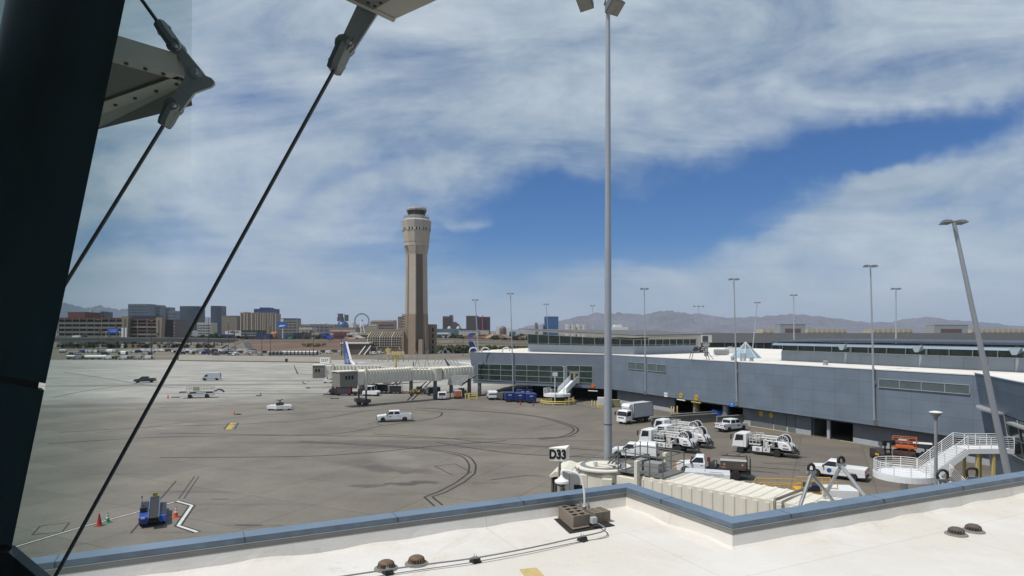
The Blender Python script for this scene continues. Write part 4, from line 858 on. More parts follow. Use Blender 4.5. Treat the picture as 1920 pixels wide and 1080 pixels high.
def bolt(u, v, Y, r, parent): p = P(u, v, Y); MB().lathe([(r*1.6, -.008), (r*1.6, 0)], p, 14, 'y').lathe([(r, -.04), (r, -.009)], p, 6, 'y').build('bolt', steel, parent)
bolt(369, 138, Y1, .022, sb_)
def clevis(px0, px1, Y, w, parent, m_=clevm):
    a, b = P(*px0, Y), P(*px1, Y); mb = MB()
    for s in (-1, 1): mb.path([a+Vector((0, s*.022, 0)), a.lerp(b, .25)+Vector((0, s*.022, 0)), a.lerp(b, .8)+Vector((0, s*.02, 0)), b+Vector((0, s*.008, 0))], w*.5, 8)
    mb.tube(a.lerp(b, .75), b+(b-a)*.06, w*.62, w*.4, 10); mb.tube(a+Vector((0, -.05, 0)), a+Vector((0, .05, 0)), w*.55, n=10)
    return mb.build('clevis', m_, parent, True)
clevis((331, 90), (301, 47), Y1+.01, .075, sb_); clevis((326, 200), (309, 233), Y1+.01, .075, sb_)
bolt(332, 89, Y1-.03, .014, sb_); bolt(330, 200, Y1-.03, .014, sb_)
sb2 = thing('sunshade_beam', 'beige steel outrigger with a slanted grey plate at the top edge', 'steel beam', (0, 0, 0)); Y2 = 4.0
z2 = P(740, 38, Y2).z
b0 = P(657, 0, Y2); 
def az2(u, v): Y = (z2-H)*F/(HZ-v); return Vector(((u-960)/F*Y, Y, z2))
q = [az2(654, -4), az2(740, 36), az2(828, -4), az2(960, -64), az2(730, -130)]
m = MB().loft([q, [p+Vector((0, 0, .12)) for p in q]]); m.build('beam', beamm, sb2)
q2 = [az2(650, -6)+Vector((0, 0, -.004)), az2(742, 36.5)+Vector((0, 0, -.004)), az2(738, 39)+Vector((0, -.005, -.012)), az2(648, -3)+Vector((0, -.005, -.012))]
MB().loft([[p for p in q2], [p+Vector((0, -.02, .0)) for p in q2]]).build('lower_flange', beamm, sb2)
MB().loft([[az2(700, 16)+Vector((0, 0, -.008)), az2(738, -6)+Vector((0, 0, -.008)), az2(700, -22)+Vector((0, 0, -.008)), az2(655, -6)+Vector((0, 0, -.008))], [az2(700, 16)+Vector((0, 0, -.001)), az2(738, -6)+Vector((0, 0, -.001)), az2(700, -22)+Vector((0, 0, -.001)), az2(655, -6)+Vector((0, 0, -.001))]]).build('cover_plate', mat('cover_plate_dark', (.12, .12, .105), .55, .1, .1, 3), sb2)
m = MB()
for u, v in ((691, 3), (714, 3), (703, 9)): p = az2(u, v); m.lathe([(.010, -.016), (.010, -.009)], p, 8)
m.build('bolt', dkgrey, sb2)
Y2p = 3.9
flat(MB(), [(672, 4), (709, 22), (664, 92), (658, 99), (652, 100), (640, 92), (637, 84), (640, 72)], Y2p, .02).build('gusset_plate', platem, sb2)
clevis((647, 86), (627, 130), Y2p+.01, .095, sb2); bolt(656, 83, Y2p-.02, .016, sb2)
MB().tube(P(632, 70, Y2p-.03), P(639, 80, Y2p-.03), .004, n=5).tube(P(659, 78, Y2p-.05), P(664, 70, Y2p-.05), .003, n=5).build('split_pin', dkgrey, sb2)
def rod(u0, v0, Y0, u1, v1, Y1_, r, label, ext0=0, zend=None):
    a, b = P(u0, v0, Y0), P(u1, v1, Y1_)
    if zend is not None: b = a+(b-a)*((zend-a.z)/(b.z-a.z))
    a = a-(b-a).normalized()*ext0; o = MB().tube((0, 0, 0), b-a, r, n=12).build('tension_rod', rodm, smooth=True); o.location = a; tag(o, label, 'steel rod', 'tension rods outside the window')
rod(626, 132, Y2p, 104, 1080, 3.9, .0115, 'long dark steel rod crossing the view down to the roof', 0, 11.02)
rod(306, 236, Y1, 130, 520, Y1, .0115, 'dark steel rod running from the lower clevis behind the dark post', 0, 11.02)
rod(302, 50, Y1, 266, 0, Y1, .011, 'short dark steel rod rising above the upper clevis', 0, 19.0)
# ------------------------------------------------------------ roof camera on its block base
lo_ = G(1090, 975, ZR)
mt = MB().loft([[G(u, v, ZR+.004) for u, v in ((1025, 961), (1067.6, 999.6), (1152.8, 984.8), (1084, 953))], [G(u, v, ZR+.02) for u, v in ((1025, 961), (1067.6, 999.6), (1152.8, 984.8), (1084, 953))]])
o = mt.build('rubber_mat', mat('rubber_mat_black', (.018, .016, .017), .9, 0, .25, 5)); tag(o, 'black rubber mat under the concrete blocks', 'mat')
blkm = mat('concrete_block', (.20, .165, .13), .95, 0, .12, 6, bump=.004, bscale=60, dirt=.15)
e1 = (G(1067.6, 999.6, ZR)-G(1025, 961, ZR)).normalized(); e2 = (G(1152.8, 984.8, ZR)-G(1067.6, 999.6, ZR)).normalized(); rzb = math.atan2(e2.y, e2.x)
def block(cx, cy, z, w, l, label):
    w_, l_ = w, l; mb = MB(); t_ = .04; h = .25
    mb.box(-l_/2, l_/2, -w_/2, -w_/2+t_, 0, h).box(-l_/2, l_/2, w_/2-t_, w_/2, 0, h).box(-l_/2, -l_/2+t_, -w_/2+t_, w_/2-t_, 0, h).box(l_/2-t_, l_/2, -w_/2+t_, w_/2-t_, 0, h).box(-t_/2, t_/2, -w_/2+t_, w_/2-t_, 0, h).box(-l_/2+.01, l_/2-.01, -w_/2+.01, w_/2-.01, .001, .04)
    o = mb.build('concrete_block', blkm, bevel=.004); o.location = (cx, cy, z); o.rotation_euler = (0, 0, rzb); tag(o, label, 'concrete block', 'concrete blocks weighing down the roof camera'); return o
tray = MB().loft([[G(u, v, ZR+.022) for u, v in ((1039, 963), (1074, 993), (1106, 987), (1072, 957))], [G(u, v, ZR+.05) for u, v in ((1039, 963), (1074, 993), (1106, 987), (1072, 957))]]).build('ballast_tray', mat('tray_brown', (.16, .135, .11), .8, 0, .1, 4)); tag(tray, 'thin brown tray under the left pair of concrete blocks', 'tray')
cA = G(1059, 956, ZR+.25); cB = G(1079, 966, ZR+.25)
for c_, lab in ((cA, 'hollow concrete block farther back on the brown tray'), (cA+e2*.0+e1*-.0, None)):
    if lab is None: continue
pA = G(1058, 975, ZR+.05); 
base = G(1070, 981, ZR+.05)
labs = ['hollow concrete block at the rear left corner of the tray', 'hollow concrete block behind the front one on the tray', 'hollow concrete block at the front of the tray', 'hollow concrete block at the front right of the tray']
n_ = 0
c00 = G(1056, 971.5, ZR+.05)
for i in (0, 1):
    for j in (0, 1):
        p = c00+e1*(i*.46)+e2*.18+(e1*(j*.23) if True else e2)-e1*.05; block(p.x, p.y, ZR+.052, .225, .445, labs[n_]); n_ += 1
p = G(1127, 974, ZR+.03)+e2*.02; block(p.x, p.y, ZR+.023, .40, .215, 'hollow concrete block at the right edge of the rubber mat'); q = p-e2*.22; block(q.x, q.y, ZR+.023, .40, .215, 'hollow concrete block under the grey junction box')
cm = thing('roof_camera', 'white dome security camera on a bent white mast held down by concrete blocks', 'security camera', G(1096, 970, ZR+.03))
Yc = cm.location.y; oc = cm.location
def lp(u, v, Y=None): return P(u, v, Y or Yc)-oc
pts = [lp(1096, 968), lp(1096, 940), lp(1094.5, 915), lp(1090, 898), lp(1085, 890), lp(1077, 886), lp(1064, 882.5), lp(1054, 882.5), lp(1053, 888)]
MB().path(catmull(pts, 5), .026, 10).build('mast', white, cm, True)
MB().lathe([(.07, 0), (.055, .05), (.055, .22), (.035, .24)], lp(1096, 966), 12).build('mast_socket', grey, cm, True)
m = MB()
for s in (-1, 1): m.ext([lp(1096+s*14, 966), lp(1096+s*8, 940), lp(1096+s*5.5, 940), lp(1096+s*6, 966)], (0, .012, 0))
m.build('mast_bracket', steel, cm); m = MB().box(-.25, .25, -.12, .12, 0, .012); m.build('base_plate', steel, cm)
dc = lp(1053, 903); MB().lathe([(.03, .17), (.04, .12), (.10, .06), (.165, .03), (.17, -.01), (.16, -.03)], dc, 20).build('camera_hood', white, cm, True); MB().lathe([(.12, -.031), (.118, -.06), (.09, -.10), (.04, -.125), (.005, -.13)], dc, 18).build('camera_dome', mat('smoked_dome', (.03, .03, .033), .1, 0, .1, 2, spec=.8), cm, True)
jb = MB().box(-.07, .07, -.05, .05, 0, .14).build('junction_box', mat('junction_box_grey', (.42, .43, .43), .5, .1, .05, 5), bevel=.008); jb.location = G(1113, 981, ZR+.13); jb.rotation_euler = (0, 0, rzb); tag(jb, 'small grey junction box at the end of the roof conduit', 'junction box')
zc = ZR+.12
cp_ = [G(1114, 978, zc), G(1126, 984, zc), G(1134, 990, zc), G(1133, 995, zc), G(1118, 1000, zc), G(1090, 1006, zc), G(1000, 1026, zc), G(892, 1046, zc), G(800, 1058, zc), G(727, 1068, zc), G(640, 1081, zc), G(480, 1105, zc)]
o = MB().path(catmull([p for p in cp_], 5), .016, 8).build('roof_conduit', mat('conduit_grey', (.23, .23, .23), .5, .3, .1, 3), smooth=True); tag(o, 'thin grey conduit running across the white roof to the camera base', 'conduit')
cp_ = [G(1118, 985, ZR+.02), G(1136, 997, ZR+.01), G(1141, 1004, ZR+.01), G(1130, 1009, ZR+.01), G(1085, 1016, ZR+.01), G(980, 1037, ZR+.01), G(880, 1055, ZR+.01), G(760, 1072, ZR+.01), G(680, 1085, ZR+.01)]
o = MB().path(catmull(cp_, 5), .006, 6).build('roof_cable', mat('cable_grey', (.16, .16, .16), .6, 0, .1, 3), smooth=True); tag(o, 'thin loose cable lying on the roof below the conduit', 'cable')
for i, (u, v, lab) in enumerate(((1092, 1014, 'black rubber conduit support nearest the camera base'), (891, 1054, 'black rubber conduit support in the middle of the conduit'), (727, 1076, 'black rubber conduit support beside the roof drain'))):
    t = thing('conduit_support', lab, 'conduit support', G(u, v, ZR+.003), rzb+.2, 'rubber supports under the roof conduit')
    MB().front([(-.10, 0), (.10, 0), (.06, .09), (-.06, .09)], -.08, .08).build('foot_block', rubber, t, bevel=.006); MB().box(-.02, .02, -.05, .05, .091, .105).tube((0, -.035, .1), (0, -.035, .16), .006, n=5).tube((0, .035, .1), (0, .035, .16), .006, n=5).build('clamp', steel, t)
drm = mat('drain_rust', (.15, .10, .065), .85, .1, .3, 12); drm2 = mat('drain_dark', (.10, .085, .075), .8, .1, .25, 12)
for u, v, dm, sc_q, lab in ((724, 1066, drm, 1, 'rusty domed roof drain left of the pair by the conduit'), (781, 1057, drm, 1, 'rusty domed roof drain right of the pair by the conduit'), (1793, 1002, drm2, 1, 'dark domed roof drain, left one of the pair far right'), (1825, 996, drm2, 1, 'grey domed roof drain, right one of the pair far right')):
    t = thing('roof_drain', lab, 'roof drain', G(u, v, ZR+.003), 0, 'domed drains on the white roof')
    MB().lathe([(.23, 0), (.22, .02), (.17, .035), (.15, .036)], n=20).build('drain_ring', mat('drain_ring_grey', (.22, .21, .19), .7, .2, .15, 5), t, True)
    m = MB().lathe([(.145, .10), (.14, .125), (.10, .15), (.0, .155)], n=20)
    for k in range(18): a = 2*PI*k/18; m.tube((.165*math.cos(a), .165*math.sin(a), .03), (.14*math.cos(a), .14*math.sin(a), .12), .009, n=4)
    m.lathe([(.12, .03), (.11, .11)], n=16).build('drain_dome', dm, t)
o = MB().loft([[G(u, v, ZR+.004) for u, v in ((974, 1067), (1006, 1064), (1040, 1100), (1002, 1104))], [G(u, v, ZR+.02) for u, v in ((974, 1067), (1006, 1064), (1040, 1100), (1002, 1104))]]).build('walkway_pad', mat('walkway_yellow', (.50, .38, .17), .85, 0, .12, 6)); tag(o, 'small yellow ribbed walkway pad at the bottom of the roof', 'walkway pad')
# ------------------------------------------------------------ light masts
hd = mat('floodlight_housing', (.13, .14, .145), .5, .3, .1, 3); lens = mat('floodlight_lens', (.30, .30, .26), .3, 0, .1, 2)
# big near mast
bp = thing('light_mast', 'tall thick grey light mast with floodlights rising beside the gate sign', 'light mast', (180/F*40, 40, 0))
mastm = mat('mast_grey_paint', (.36, .38, .41), .45, .3, .05, .7, dirt=.1)
MB().lathe([(.275, 0), (.25, 9.0), (.135, 35.5), (.13, 38.5)], n=24).build('pole', mastm, bp, True); MB().lathe([(.262, 0), (.262, .05)], (0, 0, 9.7), 24).lathe([(.29, 0), (.29, .5)], (0, 0, 0), 24).build('pole_joint', dkgrey, bp, True)
MB().tube((-1.9, 0, 36.6), (1.9, .0, 36.6), .07, n=6).tube((0, -1.4, 36.65), (0, 1.4, 36.65), .07, n=6).build('crossarm', hd, bp)
def flood(name, c, sz, rx, rz_, parent):
    M_x = Matrix.Translation(c) @ Matrix.Rotation(rz_, 4, 'Z') @ Matrix.Rotation(rx, 4, 'X'); w, h, d = sz
    r0_ = [M_x @ Vector(p) for p in ((-w/2, 0, -h/2), (w/2, 0, -h/2), (w/2, 0, h/2), (-w/2, 0, h/2))]; r1_ = [M_x @ Vector(p) for p in ((-w*.32, d, -h*.3), (w*.32, d, -h*.3), (w*.32, d, h*.42), (-w*.32, d, h*.42))]
    o = MB().loft([r0_, r1_]).build('floodlight', hd, parent); r2_ = [M_x @ Vector(p) for p in ((-w*.46, -.02, -h*.46), (w*.46, -.02, -h*.46), (w*.46, -.02, h*.46), (-w*.46, -.02, h*.46))]; MB().poly(r2_).build('lens', lens, o); return o
flood('f', Vector((-1.45, 0, 36.0)), (.95, .85, .6), R(48), R(-35), bp); flood('f', Vector((.40, -.3, 35.6)), (1.0, .95, .65), R(55), R(30), bp); flood('f', Vector((1.3, .6, 36.9)), (.9, .8, .6), R(55), R(160), bp)
MB().tube((.75, -.1, 36.5), (.45, -.2, 35.9), .06, n=5).tube((-1.4, 0, 36.6), (-1.45, .1, 36.2), .06, n=5).build('yoke', hd, bp)
def mast(ut, vt, ub, vb, Y, label, wall=True, r=.16, triple=False, zb_=None):
    a = P(ub, vb, Y); b = P(ut, vt, Y)
    if zb_ is not None: a = a+(b-a)*((zb_-a.z)/(b.z-a.z))
    t = thing('light_mast', label, 'light mast', a, 0, 'slim light masts around the terminal'); d = b-a
    MB().tube((0, 0, 0), d, r, r*.5, 10).build('pole', mastm, t, True)
    m = MB(); n_ = 3 if triple else 2
    w = .62 if not triple else 1.7
    m.box(d.x-w, d.x+w, d.y-.05, d.y+.05, d.z-.03, d.z+.04); m.build('crossarm', hd, t)
    for s in ((-1, 1) if not triple else (-1, 0, 1)):
        x = d.x+s*w*.85; m = MB().loft([[(x-.34, d.y-.45, d.z-.12), (x+.34, d.y-.45, d.z-.12), (x+.34, d.y+.4, d.z-.2), (x-.34, d.y+.4, d.z-.2)], [(x-.22, d.y-.2, d.z+.1), (x+.22, d.y-.2, d.z+.1), (x+.22, d.y+.2, d.z+.06), (x-.22, d.y+.2, d.z+.06)]]); m.build('floodlight', hd, t)
    if wall:
        MB().box(-.3, .3, -.25, .3, -.25, .5).box(.25, .5, -.2, .2, -.1, .5).build('wall_bracket', grey, t); MB().box(-.05, .42, -.15, .2, 5.2, 5.8).build('switch_box', grey, t)
    return t
def ymast(u): s, z = onwall(u, 0, B, C); return wpt(B, rzM, s, -.35).y
def ymastW(u): s, z = onwall(u, 0, A, B); return wpt(A, rzW, s, -.35).y
mast(1208, 541, 1210.5, 737, ymast(1210.5), 'slim mast on the blue wall between the two small window strips')
mast(1376, 523, 1382, 758, ymast(1382), 'slim mast on the blue wall above the blue sign')
mast(1632, 498, 1640, 794, ymast(1640), 'slim mast on the blue wall left of the long grey window strip')
mast(957, 550, 963, 745, ymastW(963), 'slim mast in front of the wing windows', zb_=0, wall=False)
mast(1788, 415, 1888, 880, 47.5, 'leaning mast crossing in front of the curved corner building', r=.27, zb_=0, wall=False)
mast(891, 562, 897, 662, 160, 'leaning slim mast rising behind the left end of the wing', wall=False, zb_=ZT)
mast(1024, 570, 1029, 640, 190, 'slim mast in front of the distant blue tower', wall=False, zb_=0)
mast(1111, 573, 1112, 640, 205, 'small far mast left of the thick light mast', wall=False, zb_=0)
mast(1310, 574, 1311, 640, 205, 'far mast with a wide row of three lamps', wall=False, triple=True, zb_=0)
mast(1420, 567, 1411, 655, 175, 'mast leaning the other way behind the pyramid skylight', wall=False, zb_=ZT)
mast(1488, 553, 1489, 660, 150, 'slim mast behind the square rooftop plant room', wall=False, zb_=ZT)
mast(1680, 541, 1680, 660, 118, 'slim mast rising behind the folded canopies', wall=False, zb_=ZT)
# short post lamp by the stair
sl = thing('street_lamp', 'short grey post lamp with a flat white disc head by the white stair', 'street lamp', (35.1, 53, 0))
MB().lathe([(.15, 0), (.12, 8.2)], n=14).build('pole', steel, sl, True); MB().lathe([(.13, 8.2), (.18, 8.45), (.44, 8.75), (.46, 8.8)], n=24).build('lamp_bowl', grey, sl, True); MB().lathe([(.48, 8.805), (.48, 8.86), (.2, 8.93), (.01, 8.94)], n=24).build('lamp_shade', white, sl, True)
# ------------------------------------------------------------ near gate boarding bridge
def frame_pts(a, b): e = (b-a); e.z = 0; L_ = e.length; return math.atan2(e.y, e.x), L_
ribm = cream
def tunnel(name, a, b, w, h, parent, z0a, z0b, ribs, m=cream, rib_w=.14, dep=.05, top=True):
    """corrugated bridge tunnel from a to b (ground points), floor height z0a to z0b"""
    o_ = parent.location; e = (b-a); L_ = e.length; e.normalize(); s = Vector((-e.y, e.x, 0))
    def ring(t, hw, z0, z1): p = a+e*t-o_; z = z0a+(z0b-z0a)*t/L_; return [p-s*hw+Vector((0, 0, z+z0-0)), p+s*hw+Vector((0, 0, z+z0)), p+s*hw+Vector((0, 0, z+z1)), p-s*hw+Vector((0, 0, z+z1))]
    mb = MB(); mb.loft([ring(0, w/2, 0, h), ring(L_, w/2, 0, h)])
    for i in range(ribs):
        t = L_*(i+.5)/ribs
        for sd_ in (-1, 1):
            p = a+e*t-o_+s*sd_*(w/2); z = z0a+(z0b-z0a)*t/L_; q = s*sd_*dep; hw = e*rib_w
            mb.loft([[p-hw+Vector((0, 0, z+.15)), p+hw+Vector((0, 0, z+.15)), p+hw*.6+q+Vector((0, 0, z+.15)), p-hw*.6+q+Vector((0, 0, z+.15))], [p-hw+Vector((0, 0, z+h-.12)), p+hw+Vector((0, 0, z+h-.12)), p+hw*.6+q+Vector((0, 0, z+h-.12)), p-hw*.6+q+Vector((0, 0, z+h-.12))]])
        if top: 
            p = a+e*t-o_; z = z0a+(z0b-z0a)*t/L_+h; hw = e*rib_w*.9; c_ = Vector((0, 0, z)); mb.loft([[p-hw-s*w*.48+c_, p+hw-s*w*.48+c_, p+hw+s*w*.48+c_, p-hw+s*w*.48+c_], [p-hw*.6-s*w*.48+c_+Vector((0, 0, dep)), p+hw*.6-s*w*.48+c_+Vector((0, 0, dep)), p+hw*.6+s*w*.48+c_+Vector((0, 0, dep)), p-hw*.6+s*w*.48+c_+Vector((0, 0, dep))]])
    return mb.build(name, m, parent)
nb = thing('boarding_bridge', 'near cream boarding bridge with a corrugated tunnel just beyond the blue coping', 'boarding bridge', (6.6, 36, 0), 0)
ta = G(1195, 893, 7.6); tb = G(1452, 938, 7.6); e_ = (tb-ta); e_.z = 0; e_.normalize(); s_ = Vector((-e_.y, e_.x, 0)); 
if s_.y < 0: s_ = -s_
ta.z = tb.z = 0; WB = 2.7
a1_, b1_ = ta+s_*WB/2, tb+s_*WB/2+e_*5
tunnel('tunnel', a1_, a1_+e_*9.6, WB, 2.7, nb, 4.9, 4.85, 17)
tunnel('tunnel', a1_+e_*9.62, b1_+e_*6, WB-.3, 2.45, nb, 4.95, 4.9, 18)
# scalloped rib caps seen along the roof edge
# rotunda and cab
c0 = a1_-e_*.0-nb.location; c0.z = 0
rzN = math.atan2(-e_.y, -e_.x)
D1 = Vector((-.965, .262, 0)); D2 = Vector((-.262, -.965, 0))
def LN(x, y, z):
    p = -e_*x+(-s_)*y if x < 2.0 else -e_*1.8+D1*(x-2.0)*.70+D2*y
    return (c0.x+p.x, c0.y+p.y, z)      # x outwards to the cab, y towards the camera
def nbox(mb, x0, x1, y0, y1, z0, z1): return mb.loft([[LN(x0, y0, z0), LN(x1, y0, z0), LN(x1, y1, z0), LN(x0, y1, z0)], [LN(x0, y0, z1), LN(x1, y0, z1), LN(x1, y1, z1), LN(x0, y1, z1)]])
nbox(MB(), .02, 2.3, -1.45, 1.45, 4.9, 7.45).build('vestibule', cream, nb, bevel=.03)
nbox(nbox(MB(), -.2, .0, 1.38, 1.7, 3.5, 8.5), -.2, .0, -1.7, -1.38, 3.5, 8.5).build('lift_column', cream, nb, bevel=.02)
m = MB(); cc_ = Vector(LN(3.6, .1, 0)); m.lathe([(1.55, 4.9), (1.55, 7.55), (1.62, 7.6), (1.62, 7.68), (.9, 7.78), (.1, 7.82)], (cc_.x, cc_.y, 0), 24); m.build('rotunda', cream, nb, True)
m = MB().lathe([(1.64, 7.50), (1.66, 7.56)], (cc_.x, cc_.y, 0), 24).lathe([(1.35, 7.72), (1.33, 7.76), (1.25, 7.76)], (cc_.x, cc_.y, 0), 24); m.build('rotunda_rim', grey, nb, True)
nbox(MB(), 4.6, 6.1, -1.5, 1.5, 4.9, 7.4).build('cab', cream, nb, bevel=.05)
m = MB(); hood = [(x, z) for x, z in ((6.1, 7.42), (6.7, 7.55), (7.3, 7.5), (7.75, 7.25), (7.7, 7.1), (7.0, 7.2), (6.6, 6.9), (6.35, 6.1), (6.1, 6.0))]
m.loft([[LN(x, -1.55, z) for x, z in hood], [LN(x, 1.55, z) for x, z in hood]]); m.build('canopy_hood', cream, nb, bevel=.03)
m = MB()
for i in range(6): x = 6.38+i*.22; nbox(m, x, x+.14, -1.4, 1.4, 5.0, 6.95+.02*i)
nbox(m, 6.3, 7.65, -1.33, 1.33, 4.9, 6.9); m.build('bellows', mat('bellows_grey', (.10, .098, .09), .9, 0, .15, 3), nb)
nbox(MB(), 4.9, 5.7, 1.503, 1.56, 5.9, 6.8).build('window', tint, nb)
m = nbox(MB(), 2.6, 3.4, 1.2, 1.9, 4.6, 7.3); m.build('side_cabinet', cream, nb, bevel=.02); nbox(MB(), 2.4, 2.55, 1.3, 1.7, 5.2, 7.0).build('door', mat('dark_bronze', (.08, .065, .055), .5, .2, .1, 2), nb)
m = MB()
for x, y in ((.3, 0), (3.6, 0)): p = LN(x, y, 0); m.lathe([(.35, 0), (.3, 4.9)], (p[0], p[1], 0), 12)
p = LN(-14, 0, 0); m.lathe([(.35, 0), (.3, 4.85)], (p[0], p[1], 0), 12); m.build('support_leg', offwh, nb, True)
# service cage on top
zc_ = 7.66; m = MB(); X0, X1, Y0_, Y1_ = -1.5, 1.3, -1.1, 1.25
cage = mat('cage_grey_paint', (.15, .155, .15), .6, .2, .1, 4)
for x in (X0, X0+.8, X0+1.7, X1-.5, X1):
    for y in (Y0_, Y1_): m.tube(LN(x, y, zc_), LN(x, y, zc_+1.15+(.25 if x > -.5 else 0)), .035, n=5)
for z in (.55, 1.12):
    for y in (Y0_, Y1_): m.tube(LN(X0, y, zc_+z), LN(X1, y, zc_+z), .03, n=5)
    for x in (X0, X1): m.tube(LN(x, Y0_, zc_+z), LN(x, Y1_, zc_+z), .03, n=5)
m.build('railing', cage, nb); nbox(MB(), X0, X1, Y0_, Y1_, zc_, zc_+.06).build('walkway', cage, nb)
nbox(nbox(MB(), -.75, .15, -.4, .4, zc_+.07, zc_+.55), .3, .75, -.2, .4, zc_+.07, zc_+.65).build('equipment_box', mat('equipment_grey', (.28, .28, .27), .5, .1, .15, 2), nb)
m = MB()
for i in range(5): m.tube(LN(2.2+i*.12, -1.2, 7.7+i*.16), LN(2.5+i*.12, 1.0, 7.7+i*.16), .05, n=6)
m.path([LN(1.6, .8, 7.5), LN(2.0, 1.0, 8.0), LN(2.8, .9, 8.2), LN(3.2, .4, 7.8)], .06, 6); m.build('hose_rack', cage, nb)
p = LN(3.9, 1.2, 0); m = MB().tube(LN(1.3, 1.1, 7.95), LN(4.1, .9, 7.95), .04, n=5).tube(LN(4.1, .9, 7.85), LN(4.1, .9, 8.05), .12, n=6); m.build('arm', cream, nb)
# gate sign
gs = thing('gate_sign', 'cream two faced gate sign reading D33 in black letters', 'sign', P(1050, 866, 36)); gs.scale = (1.12, 1.12, 1.12)
MB().ext([Vector((-.55, 0, .05)), Vector((.30, -.12, .02)), Vector((.52, .5, .08)), ], (0, 0, .68)).build('sign_box', mat('sign_cream', (.86, .84, .72), .45, 0, .03, 1), gs, bevel=.012)
text('D33', .62, mat('sign_black', (.012, .012, .012), .5, 0, 0), gs, (-.125, -.074, .375), (PI/2, 0, math.atan2(-.12, .85)), .006, sx=.80, off=.028)
MB().tube((0, .35, .05), (0, .35, -1.9), .07, .12, 8).ext([Vector((-.12, .3, .03)), Vector((.12, .3, .03)), Vector((0, .35, -.35))], (0, .08, 0)).build('sign_post', mat('sign_post_tan', (.40, .36, .28), .6, 0, .05, 2), gs)
# aluminium A frames with hose loops
alu = mat('aluminium_tube', (.42, .43, .43), .35, .7, .12, 4, dirt=.2); hose = mat('hose_black', (.03, .027, .024), .6, 0, .25, 6)
def aframe(ua, va, Y, l1, l2, label, low=None):
    a = P(ua, va, Y); t = thing('hoist_frame', label, 'hoist frame', a, 0, 'aluminium frames with black hose loops'); m = MB()
    for (u, v, Yq) in (l1, l2): m.tube((0, 0, 0), P(u, v, Yq)-a, .085, .085, 10)
    m.build('leg', alu, t, True); MB().lathe([(.12, -.12), (.12, .12)], n=10).box(-.2, .2, -.1, .1, -.03, .12).build('bracket', steel, t)
    pts = [(.16*math.sin(q)*1.0, 0, .22-.21*math.cos(q)) for q in [2*PI*i/20 for i in range(21)]]
    MB().path(pts, .05, 8).build('hose_loop', hose, t, True); MB().path([(x*.75+.05, y+.1, z*.8+.02) for x, y, z in pts[4:]], .05, 6).build('hose', hose, t, True); return t
aframe(1521, 887, 29.5, (1500, 949, 29), (1562, 940, 29.4), 'aluminium frame with a black hose loop, left one near the yellow railing')
aframe(1577, 873, 30.5, (1545, 932, 30.5), (1621, 930, 29.0), 'aluminium frame with a black hose loop in front of the parked pickup')
for u, v, Y, lab, k_ in ((1768, 893, 24, 'black hose loop on a stand behind the blue coping below the stair', 0), (1822, 888, 24, 'square black hose loop on a stand below the leaning mast', 1)):
    a = P(u, v, Y); t = thing('hose_stand', lab, 'hose stand', (a.x, a.y, 0)); MB().tube((-.2, 0, 0), (-.1, 0, a.z-.15), .05, n=6).tube((.3, 0, 0), (.1, 0, a.z-.15), .05, n=6).box(-.2, .2, -.06, .06, a.z-.2, a.z-.1).build('stand', alu, t)
    if k_ == 0: pts = [(.2*math.sin(q), .02, a.z+.02-.21*math.cos(q)) for q in [2*PI*i/20 for i in range(21)]]
    else: pts = catmull([(-.16, 0, a.z-.15), (-.2, 0, a.z+.05), (-.15, 0, a.z+.18), (.15, 0, a.z+.18), (.2, 0, a.z+.05), (.17, 0, a.z-.15)], 4)
    MB().path(pts, .05, 8).build('hose_loop', hose, t, True)
o = MB().path(catmull([P(1453, 958, 29.2), P(1453, 938, 29.4), P(1462, 934, 29.6), P(1493, 922, 31), P(1520, 912, 32)], 4), .07, 8).build('bridge_handrail', mat('pipe_brown_grey', (.20, .18, .16), .45, .4, .12, 3), smooth=True); tag(o, 'brown grey bent pipe rail above the near boarding bridge', 'pipe rail')
# ------------------------------------------------------------ white stair with a round landing
ws_ = thing('white_stair', 'white steel stair with a round railed landing beside the curved corner building', 'stair', (34.6, 56.5, 0))
swm = mat('stair_white_paint', (.72, .73, .74), .5, 0, .05, .8, dirt=.12); ZL, ZD = 3.0, 5.25
rl = 2.35; X0s = 1.9; X1s = 5.0; XE = 9.0
arc = [(rl*math.cos(a), rl*math.sin(a)*.95) for a in [R(35)+i*R(290)/28 for i in range(29)]]
land = arc+[(X0s, -1.3), (X0s, 1.0)]
MB().prism(land, ZL-.12, ZL).build('landing', swm, ws_)
def walls_(pts, z0, z1, th, mb):
    for (x, y), (x2, y2) in zip(pts, pts[1:]):
        d = Vector((x2-x, y2-y, 0)); L_ = d.length; mb.box(0, L_+.01, -th/2, th/2, z0, z1, M=Matrix.Translation((x, y, 0)) @ Matrix.Rotation(math.atan2(d.y, d.x), 4, 'Z'))
    return mb
walls_([(x*1.02, y*1.02) for x, y in arc], ZL-.42, ZL+.08, .06, MB()).build('fascia', swm, ws_)
def rails(mb, path, h=1.08, n=6, post=3):
    for i, (x, y, z) in enumerate(path):
        if i % post == 0 or i == len(path)-1: mb.tube((x, y, z), (x, y, z+h), .035, n=5)
    for k in range(n): zz_ = .16+(h-.16)*k/(n-1); mb.path([(x, y, z+zz_) for x, y, z in path], .03 if k == n-1 else .02, 5)
    return mb
rails(MB(), [(x, y, ZL) for x, y in arc]).build('railing', swm, ws_)
ya, yb = -.95, .95
m = MB(); ns = 13
for i in range(ns): x = X0s+(X1s-X0s)*i/ns; z = ZL+(ZD-ZL)*(i+1)/ns; m.box(x, x+.3, ya+.06, yb-.06, z-.05, z).box(x, x+.02, ya+.06, yb-.06, z-.17, z-.051)
m.build('step', mat('step_white', (.60, .61, .62), .6, 0, .06, 1), ws_)
